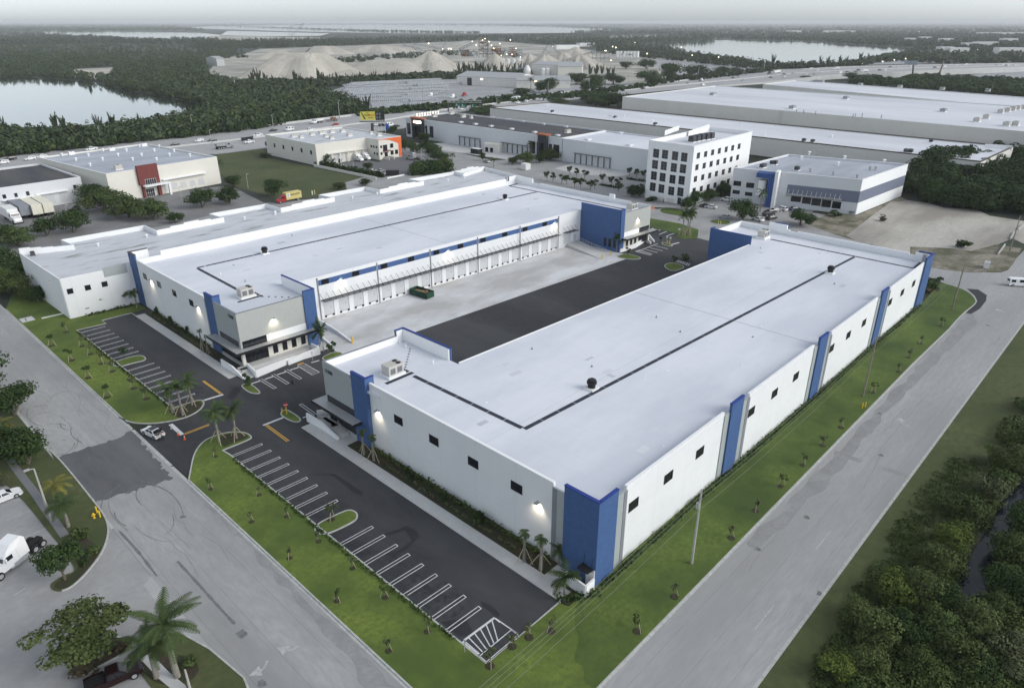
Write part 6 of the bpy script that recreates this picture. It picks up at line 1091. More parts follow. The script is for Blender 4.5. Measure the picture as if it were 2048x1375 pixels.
hedge('strip of low green planting at the foot of the near warehouse front wall',[(55.2,46),(55.2,66),(55.2,84)],1.0,.8,'leaf mid'); hedge('line of small pale ground cover plants beside the near pavement',[(53.8,46),(53.8,84)],.5,.45,'leaf pale',8,.35,'ground_cover')
hedge('strip of low green planting at the foot of the 11550 front wall',[(54.7,142),(54.7,171)],1.0,.8,'leaf mid'); hedge('line of ground cover plants along the left pavement',[(53.5,137),(53.5,171)],.6,.45,'leaf pale',8,.35,'ground_cover')
hedge('long low hedge at the foot of the right hand white wall',[(56,37.9),(86,38.2),(187,38.2)],1.0,.8,'leaf dark',26)
hedge('clipped planting around the low walled corner enclosure',[(50.8,40.6),(52.5,39.0),(55,37.6)],1.4,.9,'leaf dark',40); hedge('brushy edge planting along the near car park kerb',[(38.0,45),(37.9,72),(38,98)],.7,.45,'leaf dark',12,.3); hedge('brushy edge planting along the left car park kerb',[(38.0,122),(37.9,150),(38,172)],.7,.45,'leaf dark',12,.3)
hedge('planting strip along the older building wall',[(42,180.6),(53,180.0)],1.2,.6,'leaf dark',20)
for i,(n,x,y) in enumerate((('b4',495,845),('b4',655,950),('b4',830,1070),('z6',1050,385),('z6',1210,490),('z6',1380,600),('z7',165,410))): plant('sh1',G(n,x,y),.8,1.9,['dark shrub against the 11550 front wall, farthest of three','dark shrub against the 11550 front wall, middle of three','dark shrub against the 11550 front wall, nearest of three','dark shrub against the near front wall, under the first window','dark shrub against the near front wall, second of four','dark shrub against the near front wall, third of four','dark shrub against the near front wall, closest to the blue corner'][i],'shrubs in the wall beds',.1)
for n,x,y,pr,Rr,H,lb in (('d6',820,800,'big',6.0,5.6,'broad spreading dark tree over the kerbed bed at bottom left'),('d6',1730,990,'royal',4.1,7.6,'royal palm with thick grey trunk at bottom left'),('d6',1530,1000,'royal',3.2,5.0,'shorter palm half hidden behind the big royal palm'),
 ('b8',562,1115,'big2',3.4,5.2,'dark spreading tree over the cab of the white tractor unit'),('b8',520,470,'yel',2.6,3.6,'yellowing palm by the pale lamp post across the front road'),('b8',590,660,'palm',2.8,4.0,'green palm standing between the yellowing palm and the dark tree'),('b8',800,900,'sh2',1.2,1.6,'rounded shrub inside the curved kerb across the front road'),('b8',700,760,'sh2',1.3,2.0,'pale stemmed shrub behind the curved kerb'),('b8',740,980,'sh1',.9,1.0,'small dark shrub near the tip of the curved bed'),
 ('b8',250,120,'d2',4.2,6.5,'dark tree overhanging the left kerb of the front road'),('b8',60,60,'d1',4.0,6.5,'dark tree at the left edge of the picture above the white car'),('b8',20,310,'o2',1.6,3.0,'small pale tree at the left edge beside the white car'),('f',30,830,'d1',4.5,7,'dense tree at the left edge, second above the white car'),('f',-20,780,'d2',5,8,'dense tree at the left edge, cut by the frame'),('f',12,900,'yel',2.6,4.6,'brownish palm at the left edge of the picture'),('d6',1850,870,'sh2',1.2,1.0,'low shrub beside the royal palm trunk'),('d6',900,900,'sh3',2.2,1.0,'brown low plants in the kerbed bed under the spreading tree'),('d6',1150,760,'sh3',1.8,.9,'reddish low plants at the end of the kerbed bed')): plant(pr,G(n,x,y),Rr,H,lb,z=.1)
r9 = random.Random(5); k9 = 0
for n,x,y,pr,Rr,H,lb in (('c6',960,260,'o2',3.6,5,'pale round crowned tree at the far end of the roadside wood'),('c6',830,400,'d3',3.6,5,'green tree below the pale round crowned one'),('c6',740,560,'b1',3.2,4.6,'light green bushy tree beside the dark ditch'),('c6',650,690,'o1',3.0,4.2,'olive tree below the light green bushy one'),('c6',400,860,'b1',3.4,4.4,'leafy bright tree nearest the side road'),('c6',590,880,'o1',3.6,4.6,'olive tree right of the leafy bright one'),('c6',720,900,'d1',2.6,4,'dark tree at the head of the ditch'),('c6',300,1100,'o1',3.4,4.6,'brownish tree left of the middle of the wood'),('c6',480,1080,'d1',3.2,4.4,'dark tree in the middle of the roadside wood'),('c6',690,1080,'d3',3.2,4.6,'green tree under the end of the ditch'),('c6',880,1060,'o1',3.4,4.8,'olive tree under the right end of the ditch'),('c6',560,1290,'d3',2.8,4.0,'green tree at the bottom edge of the wood'),('c6',90,1320,'b1',2.6,3.4,'bright green bush at the bottom of the side road verge'),('c6',250,1290,'o1',2.8,3.8,'olive tree at the bottom edge near the verge'),('c6',780,1240,'o1',3.2,4.4,'olive tree at bottom right of the ditch'),('c6',900,1310,'d1',2.6,4.0,'dark tree at the bottom right edge'),('c6',1060,1180,'o2',3.4,4.8,'pale twiggy tree at the right bottom of the wood'),('c6',1150,1330,'o2',2.8,4.2,'pale twiggy tree in the bottom right corner'),('c6',1130,880,'d1',4.2,5.5,'large dark tree right of the ditch'),('c6',1090,640,'d3',3.6,5,'green tree on the right bank of the ditch'),('c6',1160,480,'d2',3.6,5,'dark tree higher on the right bank of the ditch'),('c6',1040,830,'d1',3.0,4.4,'dark tree on the right lip of the ditch'),('c6',1100,120,'o1',3.6,5,'olive tree at the right edge above the ditch'),('f',2055,900,'d3',4,5.5,'green tree high at the right edge of the wood'),('f',2080,830,'o1',4,5,'olive tree at the right edge by the road bend'),('f',1985,925,'o1',2.6,3.4,'small olive tree on the verge side of the wood'),('c6',1000,960,'d3',2.8,4,'green tree below the right lip of the ditch'),('c6',190,960,'o1',2.4,2.8,'low olive bush at the verge edge of the wood')): plant(pr,G(n,x,y),Rr * .88,H * .9,lb,'trees in the roadside wood')
for n,x,y,pr,Rr,H,lb in (('a4',720,760,'d3',8.0,8.5,'large round tree in front of the red entrance building, left part of the clump'),('a4',880,800,'d3',7.0,8,'round tree in the middle of the clump by the red entrance building'),('a4',1040,815,'d3',6.0,7,'round tree at the right end of the clump by the red entrance building'),('a4',620,700,'d2',5.0,7,'dark tree at the left end of the clump beside the trailers'),('a4',1380,735,'d1',5.4,7.5,'ball shaped tree on the lot island, left of the pair'),('a4',1570,705,'d1',4.4,6.5,'ball shaped tree on the lot island, right of the pair'),('a4',1600,590,'d2',3.6,4.5,'dark round shrub tree at the field corner'),('a4',1880,655,'d2',5.0,6.5,'dark tree beside the yellow delivery truck'),('a4',1200,840,'d1',3.0,4,'small dark tree behind the stepped white parapet'),('a4',320,930,'d1',4.4,6.5,'ragged dark tree in front of the trailers, left of two'),('a4',505,905,'d2',5.4,7.5,'ragged dark tree in front of the trailers, right of two'),('a4',130,1000,'d3',5.0,6,'light green tree at the left end of the older building'),('a4',0,980,'d1',5.0,7.5,'dark tree at the left picture edge above the older building'),
 ('a8',230,850,'o1',4.0,6.0,'dark tree crowding the end wall of the older building'),('a8',90,800,'d3',5.0,6.5,'green tree at the left edge beside the older building'),('a8',40,600,'d1',5.0,6.5,'dark tree at the left edge behind the older building'),('a8',330,880,'d2',3.0,4.0,'low dark tree at the lamp lit end wall'),('a8',150,690,'d2',4.5,6.0,'dark tree glowing beside the yellow lit lamp'),('a8',-60,760,'d1',5,7,'dark tree cut by the left edge'),
 ('a4',565,640,'palm',3.2,7,'palm between the dark roofed and the red entrance buildings'),('a4',1510,560,'palm',3.0,8.5,'palm at the right corner of the red entrance building'),
 ('d5',250,370,'palm',3.0,7,'palm before the orange corner dock, taller left one'),('d5',345,360,'palm',2.8,6,'palm before the orange corner dock, right one'),('d5',235,430,'d2',2.8,5,'dark bush under the palms at the orange corner dock'),('d5',340,460,'arec',2.4,2.6,'small palm in front of the white pickup at the dock'),('d5',840,500,'d2',2.6,3,'dark bush among the parked cars of the orange corner building'),('d5',1390,220,'d2',3.4,5.5,'dark tree right of the orange corner, nearer the building'),('d5',1520,260,'d1',3.4,5.5,'dark tree right of the orange corner, second'),('d5',1700,250,'d1',4.6,6,'dark tree on the bank left of the grey warehouse lot, upper'),('d5',1800,330,'d2',5,6.5,'dark tree on the bank left of the grey warehouse lot, middle'),('d5',1880,400,'d1',5,6,'dark tree on the bank left of the grey warehouse lot, lower'),('d5',1600,560,'d3',5,5,'green hedge tree behind the older roof, left'),('d5',1750,530,'d2',5,5.5,'green hedge tree behind the older roof, middle'),('d5',1960,500,'d3',4.6,5.5,'green hedge tree behind the older roof, right'),('d5',420,790,'d2',3.0,2.6,'dark bush on the grass field near the older roof'),('d5',810,740,'d2',3.0,2.8,'dark bush on the grass field beside the street'),('e6',840,355,'d2',3.4,2.2,'low dark bush by the rubble at the field edge'),
 ('c5',340,430,'d1',4.2,5.5,'dark tree in front of the first orange capped entrance'),('c5',535,420,'palm',3.0,6.5,'palm right of the first orange capped entrance'),('c5',375,400,'palm',2.8,7,'palm left of the first stair'),('c5',1440,580,'palm',3.2,7,'palm at the second orange capped entrance'),('c5',1390,650,'d3',4.6,5.5,'round tree before the second orange capped entrance, left'),('c5',1640,620,'d3',5,6,'round tree before the second orange capped entrance, right'),('c5',1530,640,'d2',3,4,'smaller tree between the two round trees at the second entrance'),('c5',1250,660,'d2',2.6,3.4,'dark bush at the corner of the kerb bed'),('c5',950,620,'d2',1.8,4,'thin tree beside the silver car'),('c5',1060,690,'palm',2.4,4,'palm beside the silver car'),('c5',640,660,'palm',2.4,5,'lone palm in the grey lot'),('c5',20,350,'d1',4,5,'dark tree behind the orange corner building'),
 ('c5',1170,190,'d1',4,5,'dark round tree between the dark roof and the long warehouse, left'),('c5',1290,215,'d1',4,4.5,'dark round tree between the dark roof and the long warehouse, second'),('c5',1405,240,'palm',4.5,7,'palm between the dark roof and the long warehouse, left'),('c5',1620,265,'palm',5,7.5,'palm between the dark roof and the long warehouse, right'),('a6',570,215,'d1',9,7.5,'broad dark tree before the long warehouse wall'),('a6',835,235,'palm',4.5,8.5,'tall palm before the long warehouse wall'),('a6',1000,265,'d2',4,4,'dark bush behind the white roof, left'),('a6',1160,278,'d1',3,4,'dark bush behind the white roof, right'),('a7',340,320,'d1',7,7,'dark tree behind the streaked grey roof'),('a7',700,355,'palm',4,7,'palm behind the streaked grey roof'),('a7',690,365,'d1',4.5,4.5,'dark tree under the palm behind the streaked grey roof'),('a7',990,390,'d2',3,4,'small round tree behind the streaked grey roof'),('a7',150,315,'d2',3,3.5,'low bush left of the dark tree behind the streaked roof'),
 ('d4',480,1010,'d1',5.2,7.0,'big round dark tree in the car park by the blue frame'),('d4',1320,1100,'d1',4.8,5.6,'ball shaped tree beyond the far end of the near warehouse'),('d4',730,900,'palm',2.6,7.5,'palm with thick trunk before the blue frame'),('d4',190,680,'d2',3.6,5,'tree at the foot of the office block, right'),('d8',1560,330,'d2',3.6,4.5,'tree at the foot of the office block, middle'),('d8',1340,400,'d2',4.0,5.5,'tree at the foot of the office block, left'),('d8',1750,230,'d1',4.0,5.5,'dark tree in the gap beside the office block'),('d8',1200,470,'d2',3.0,4.5,'tree at the near corner of the office block'),('d8',460,260,'d1',3.6,4,'dark bush left of the office block'),('d8',340,260,'d2',2.6,4.5,'thin dark tree left of the office block'),('d8',650,330,'sh1',3.4,1.5,'low hedge at the garage openings'),('d8',1250,560,'sh1',3.0,1.6,'low shrub under the far palms'),
 ('a2',1300,545,'d1',13,14,'huge round tree beside the highway in front of the pipe works'),('a2',1205,520,'palm',5,10,'palm left of the huge round tree'),('c2',1870,640,'d1',14,14,'broad tree beside the highway right of the huge round one'),('c2',1700,560,'d2',13,12,'broad tree behind the sheds'),('c2',1150,690,'d2',11,8,'dark low tree at the highway edge before the works'),('c2',1020,720,'d2',8,5,'dark bush left of the low tree at the highway edge'),('c3',240,560,'d1',13,12,'broad roadside tree, first right of the works'),('c3',620,560,'d1',17,15,'broad roadside tree, second right of the works'),('c3',820,530,'d2',15,20,'tall roadside tree, third right of the works'),('c3',1100,480,'d1',18,14,'broad low roadside tree, fourth right of the works'),('c3',1350,460,'d2',13,10,'low roadside tree, fifth right of the works'),('c3',570,400,'d1',14,14,'tree behind the roadside row, right of the white silo block'),('c3',370,400,'d2',12,10,'tree behind the roadside row, below the white silo block'),('c3',60,560,'d2',10,10,'roadside tree at the end of the many bayed shed'),('c3',1480,440,'d2',9,7,'small roadside tree before the slip road'),
 ('a3',700,560,'d1',1,1,None),('c3',60,800,'d1',11,9,'dark tree behind the long warehouse, left'),('c3',180,790,'d2',12,11,'dark tree behind the long warehouse, second'),('c3',290,800,'d1',12,12,'dark tree behind the long warehouse, third'),('c3',400,830,'d2',9,7,'dark tree behind the long warehouse, at its right end'),('c2',2000,760,'d1',12,10,'dark tree behind the long warehouse, near the highway'),('c2',1850,750,'d2',12,9,'dark tree behind the long warehouse, left of the group'),('c2',1520,760,'d1',9,5,'low dark tree behind the white parapet of the long warehouse'),('c2',720,870,'d1',9,6,'dark tree beside the dark roof near the sign gantry'),('c2',790,850,'d2',7,6,'dark tree between the sign gantry and the long warehouse'),('e3',1570,390,'d1',9,5,'round bush at the corner of the farthest white roof'),('e4',40,420,'d1',15,9,'round tree before the highway bank, left of two'),('e4',240,430,'d1',13,8,'round tree before the highway bank, right of two'),
 ('c2',1560,385,'pi1',3,13,'spiky pine behind the grey shed, left'),('c2',1620,390,'pi3',3,14,'spiky pine behind the grey shed, right'),('c2',1680,400,'pi2',3,16,'spiky pine behind the cream gabled shed')):
 if lb: plant(pr,G(n,x,y),Rr * (1.15 if pr in ('d1','d2','d3') else 1),H * (1.15 if pr in ('d1','d2','d3') else 1),lb)
CPT = sorted([(520,560),(570,575),(630,590),(765,620),(830,640),(885,650),(350,600),(395,610),(460,625),(495,630),(555,650),(600,655),(675,670),(965,570),(1015,580),(1070,590),(705,665),(880,690),(1040,700),(990,720)])
for i,f_ in enumerate(CPT): plant('y1',G('a6',*f_),2.0,4.4,'young tree in the rows of the big grey car park, ' + nth(i) + ' from the left','young trees in the grey car park')
for a,c_,lb in (((500,590),(640,610),'left'),((745,635),(895,660),'middle'),((945,590),(1080,610),'right')): hedge(f'low clipped hedge under the young trees of the grey car park, {lb} strip',[G('a6',*a),G('a6',*c_)],1.2,.8,'leaf dark',30,.5)
hedge('dark hedge along the foot of the plain pale warehouse',[G('a6',815,505),G('a6',1080,545)],1.6,1.2,'leaf dark',40,.6); hedge('dark hedge below the low cream field wall, round the cars',[G('d5',180,440),G('d5',560,530),G('d5',1080,620)],3,2.0,'leaf dark',60,.7)
hedge('bushes along the verge between lot and older building',[G('d5',1500,590),G('d5',1750,570),G('d5',2040,530)],5,3,'leaf dark',90,.8)
rp_ = random.Random(8); PX = [(505,168,15),(518,166,17),(532,170,14),(548,172,12),(570,170,10),(592,168,15),(600,172,13),(622,172,11),(640,168,17),(650,172,14),(662,170,13),(676,168,13),(694,166,11),(708,166,11),(720,165,12),(735,166,9),(748,164,13),(764,164,9),(775,162,11),(790,162,13),(800,163,11),(816,162,10),(920,150,17),(930,152,18),(940,150,16),(950,151,18),(958,150,17),(968,149,16),(978,148,15),(990,149,14),(1003,147,15),(1015,148,14),(1028,147,14),(1040,146,15),(1050,146,14),(1180,150,14),(1192,150,15),(1204,150,14),(1216,152,12),(1226,152,12),(1545,130,18),(1562,136,10),(1600,134,12),(1640,128,14),(1655,128,13),(1680,127,14),(1692,126,12),(1720,122,15),(1735,121,13),(1790,112,12)]
for i,(x,y,h) in enumerate(PX): plant(('pi1','pi2','pi3')[i % 3],G('f',x,y),h * .3,h,('spiky pine in the row in front of the quarry heaps, ' if i < 40 else 'spiky pine on the near shore of the right lake, ') + nth(i if i < 40 else i - 40) + ' from the left','spiky pines')
for i,(x,y,h,pr) in enumerate(((8,262,10,'pi2'),(112,258,11,'pi1'),(128,258,9,'pi3'),(200,262,11,'pi2'),(228,262,12,'pi1'),(278,262,11,'pi2'),(296,262,9,'pi1'),(318,260,10,'pi2'),(735,222,13,'pi2'),(680,216,12,'pi2'),(180,172,9,'pi3'))): plant(pr,G('f',x,y),h * .3,h,'leaning feathery pine rising above the lakeside thicket, ' + nth(i) + ' from the left' if i < 8 else ['open branched tree standing before the pipe yard','twiggy pine at the edge of the wood by the pipe yard','small pine on the sandy spit by the lake'][i - 8],'lakeside pines')
for o in list(PR.values()): drop(o)
def inpoly(P_,x,y):
 c = np.zeros(len(x),bool); n = len(P_)
 for i in range(n):
  x1,y1 = P_[i]; x2,y2 = P_[(i + 1) % n]; k = (y1 > y) != (y2 > y); c ^= k & (x < (x2 - x1) * (y - y1) / (y2 - y1 + 1e-12) + x1)
 return c
def forest(label,poly,n,h,rad,mat,k=16,leaf=.5,excl=(),seed=1,spike=0.0,name='woodland',cat='woodland'):
 """n crowns of many leaf faces each, standing on real ground inside the outline"""
 r = np.random.default_rng(seed); A = np.array(poly,float); lo,hi = A.min(0),A.max(0); X = np.zeros(0); Y = np.zeros(0)
 while len(X) < n:
  x = r.uniform(lo[0],hi[0],n * 3); y = r.uniform(lo[1],hi[1],n * 3); ok = inpoly(poly,x,y)
  for e in excl: ok &= ~inpoly(e,x,y)
  X = np.concatenate([X,x[ok]]); Y = np.concatenate([Y,y[ok]])
 X,Y = X[:n],Y[:n]; g = np.array([tuple(G('f',a,b_)) for a,b_ in zip(X,Y)])
 hh = r.uniform(h[0],h[1],n); rr = r.uniform(rad[0],rad[1],n); N = n * k; t = np.repeat(np.arange(n),k); u = r.normal(size=(N,3)); u /= np.linalg.norm(u,axis=1,keepdims=True); s = r.random(N)
 if spike: z = hh[t] * (.1 + .9 * s); w_ = rr[t] * (1 - s) ** .8 + .2; c = g[t] + np.stack([u[:,0] * w_,u[:,1] * w_,z],1)
 else: c = g[t] + np.stack([u[:,0] * rr[t] * r.uniform(.6,1,N),u[:,1] * rr[t] * r.uniform(.6,1,N),hh[t] * .52 + u[:,2] * hh[t] * .45],1)
 sz = rr[t] * leaf * r.uniform(.6,1.3,N) * (1 if not spike else (1.25 - .7 * s)); me = mesh_q(name,quads_np(c,u * .9 + r.normal(size=(N,3)) * .4 + np.array([0,0,.3]),sz,1.1 if not spike else 1.3,r),m[mat])
 return tag(link(name,me),label,cat,kind='stuff')
LK = [FAR['lake']] ; shore = [pix('a1',x,y) for x,y in [(400,430),(440,400),(660,390),(680,440),(600,465),(520,462)]]
forest('dense dark wood between the lake, the quarry and the highway',[(-60,92),(200,86),(430,88),(480,96),(500,122),(470,150),(430,160),(520,175),(640,186),(735,222),(700,230),(640,237),(470,264),(330,279),(100,304),(-60,322)],5200,(5,10),(2.2,4.2),'leaf far',36,.6,LK + [shore,[(412,122),(470,116),(520,120),(500,165),(420,158)]],1)
forest('thick leafy scrub between the lake and the highway',[(-60,268),(200,268),(420,236),(520,205),(640,196),(735,222),(700,231),(640,238),(470,266),(330,280),(100,305),(-60,323)],1500,(4,7.5),(1.8,3.2),'leaf dark',70,.42,[[(0,0)]],2)
forest('paler scrubby trees scattered through the lakeside wood',[(-60,100),(430,92),(500,122),(440,165),(640,190),(735,222),(640,237),(470,264),(330,279),(100,304),(-60,322)],900,(5,12),(1.5,3.4),'leaf olive',40,.5,LK + [shore,[(412,122),(470,116),(520,120),(500,165),(420,158)]],31)
forest('dark scrub between the quarry heaps',[(650,122),(760,112),(880,104),(960,104),(900,112),(800,118),(700,126)],160,(3,7),(2.5,4.5),'leaf far',24,.7,(),32)
forest('belt of tall pines behind the quarry',[(380,98),(520,98),(700,92),(900,84),(1000,81),(1000,77),(850,80),(600,86),(400,88)],1500,(14,20),(3,5),'leaf far',22,.8,(),3,1.0)
forest('pine belts between the far lakes, centre right',[(960,82),(1100,80),(1300,78),(1440,79),(1400,84),(1300,88),(1200,96),(1120,90),(1000,84)],800,(12,20),(4,8),'leaf far',18,.7,(),4,1.0); forest('tree belt along the near shore of the right lake',[(1190,106),(1200,94),(1290,92),(1380,98),(1410,104),(1340,106),(1420,113),(1500,126),(1560,135),(1640,133),(1700,127),(1760,118),(1830,104),(1800,122),(1700,135),(1600,141),(1560,143),(1440,132),(1300,118)],1000,(6,10),(3,5),'leaf far',24,.7,[[(1296,80),(1420,80),(1600,82),(1830,97),(1830,103),(1780,111),(1740,121),(1640,131),(1560,134),(1500,126),(1420,113),(1345,99)]],5)
forest('endless dark woods beyond the right lake',[(1240,62),(1340,50),(2100,46),(2100,100),(1840,98),(1750,91),(1600,82),(1480,79),(1380,74)],5200,(6,12),(5,12),'leaf far',14,.9,[[(1296,88),(1400,80),(1600,82),(1835,96),(1835,104),(1740,122),(1560,134)]],6)
forest('flat dark woods on the left horizon',[(-60,47),(360,48),(350,56),(420,62),(300,62),(60,64),(-60,66)],1800,(10,18),(8,20),'leaf far',12,.9,(),7); forest('far woods behind the left water',[(-60,66),(60,67),(170,74),(280,81),(440,80),(420,90),(200,88),(-60,95)],1300,(9,15),(4,8),'leaf far',16,.8,(),8)
forest('thin tree lines along the far water',[(340,47.5),(1300,47),(1340,51),(1100,52.5),(700,49.5),(420,51)],900,(8,14),(10,30),'leaf far',10,.9,(),9); forest('thin dark tree line across the far water, left',[(430,52),(560,55.5),(760,62),(960,65.5),(955,66.5),(740,63.5),(560,57),(430,53.2)],420,(6,12),(5,9),'leaf far',12,.8,(),10); forest('tree point in the far water, right',[(1110,54),(1240,57),(1250,63),(1380,66),(1440,72),(1300,69),(1200,69),(1140,66),(1230,61)],500,(9,16),(5,10),'leaf far',14,.8,(),11); forest('tree strips right of the quarry',[(870,79),(1000,74),(1180,69.5),(1250,67.5),(1290,69),(1000,76.5)],420,(8,14),(4,8),'leaf far',14,.8,(),12)
forest('scattered trees of the far suburb at right',[(1840,100),(2100,98),(2100,128),(1900,129),(1790,122),(1730,128),(1760,118)],520,(6,11),(4,8),'leaf far',22,.7,(),13)
forest('thick green bank in front of the raised highway',[(1700,161),(1760,163),(1850,156),(1960,162),(2080,166),(2080,196),(1900,182),(1780,174),(1700,168)],380,(4,8),(3,5.5),'leaf dark',80,.45,(),14)
forest('dark wood behind the banded warehouse and the dirt lot',[(1818,352),(1850,338),(1960,335),(2005,300),(2100,285),(2100,440),(2010,422),(1960,424),(1880,412),(1835,402),(1812,392)],330,(6,10),(3,5),'leaf dark',320,.2,[[(1900,368),(1945,366),(1940,392),(1895,392)]],15)
forest('hedge of trees before the long warehouse at right',[(1835,348),(1870,332),(1960,340),(1950,352),(1850,362)],40,(9,12),(4,6),'leaf dark',420,.18,(),16)
forest('bushes along the highway in front of the pipe yard',[(700,229),(870,214),(1000,200),(1150,190),(1330,166),(1330,170),(1150,196),(1010,206),(880,220),(720,233)],360,(2,5),(2,4),'leaf dark',26,.7,(),17); forest('bush belt at the foot of the quarry pines',[(470,172),(700,163),(870,153),(1060,148),(1060,151),(880,160),(720,168),(480,190)],700,(4,8),(3,5),'leaf far',22,.8,(),18)
forest('low thicket filling the wood beyond the side road',[pix('c6',x,y) for x,y in ((160,1420),(260,1220),(380,960),(560,780),(700,560),(780,400),(900,220),(1030,110),(1400,60),(1400,1500),(160,1500))],760,(.7,1.8),(.9,1.8),'leaf mid',150,.17,[[pix('c6',x,y) for x,y in ((1181,100),(1070,230),(960,430),(860,600),(780,760),(750,880),(850,950),(980,880),(1000,740),(1070,560),(1130,400),(1300,200))]],19,name='thicket',cat='undergrowth')
forest('tall thicket at the right edge beyond the side road',[(1985,900),(2060,790),(2300,620),(2300,980),(2010,980)],160,(1.0,2.4),(1.2,2.4),'leaf mid',140,.2,(),20,name='thicket',cat='undergrowth')
forest('scrub behind the highway barrier, right of the works',[(1330,160),(1480,146),(1560,140),(1600,139),(1500,149),(1340,166)],140,(3,6),(3,5),'leaf far',22,.7,(),21)
forest('rough low growth on the verge between the side road and the wood',[pix('c6',x,y) for x,y in ((-40,1300),(120,980),(330,640),(640,180),(760,60),(930,60),(760,400),(560,760),(380,960),(200,1420),(-40,1420))],520,(.15,.6),(.5,1.3),'leaf mid',60,.2,(),33,name='undergrowth',cat='undergrowth')
# ---------------------------------------------------------------- vehicles
def wheels(t,xs,hw,r,wd=.22,rim=True):
 for x in xs:
  for s in (-1,1):
   b = MB(); b.tube([(x,s * (hw - wd),r),(x,s * hw,r)],r,14); w_ = b.build('wheel',m['tyre'],t)
   if rim: MB().tube([(x,s * (hw + .001),r),(x,s * (hw + .015),r)],r * .62,10).build('rim',m['rim'],w_)
def cabin(t,lo,hi,zb,zt,hb,ht,paint,gl='car glass'):
 """greenhouse: lo=(x rear, x front) at the belt, hi the same at the roof; glass panes proud of the pillars"""
 b = MB(); v = [(lo[0],-hb,zb),(lo[1],-hb,zb),(lo[1],hb,zb),(lo[0],hb,zb),(hi[0],-ht,zt),(hi[1],-ht,zt),(hi[1],ht,zt),(hi[0],ht,zt)]
 b.quadset(v,[(4,5,6,7),(0,1,5,4),(1,2,6,5),(2,3,7,6),(3,0,4,7)]); o = b.build('cabin',m[paint],t)
 V = [Vector(q) for q in v]
 def pane(nm,a,b2,c,d,l0=.06,l1=.94,k0=.12,k1=.86):
  P_ = lambda u,w_: (a.lerp(b2,u)).lerp(d.lerp(c,u),w_); n_ = (b2 - a).cross(d - a).normalized() * .012; q = [P_(l0,k0) + n_,P_(l1,k0) + n_,P_(l1,k1) + n_,P_(l0,k1) + n_]; MB().quadset(q,[(0,1,2,3)]).build(nm,m[gl],t)
 pane('windshield',V[1],V[2],V[6],V[5]); pane('rear_window',V[3],V[0],V[4],V[7])
 for (a,b2,c,d) in ((V[0],V[1],V[5],V[4]),(V[2],V[3],V[7],V[6])): pane('side_window',a,b2,c,d,.08,.48); pane('side_window',a,b2,c,d,.53,.93)
 return o
def lamps(t,xf,xr,hw,zf,zr):
 for s in (-1,1): MB().box(xf,xf + .03,s * hw - .18,s * hw + .12 * 0 + .0 if s > 0 else s * hw + .18,zf,zf + .14).build('headlight',m['rim'],t); MB().box(xr - .03,xr,s * hw - .2 if s > 0 else s * hw,s * hw if s > 0 else s * hw + .2,zr,zr + .14).build('tail_light',m['red'],t)
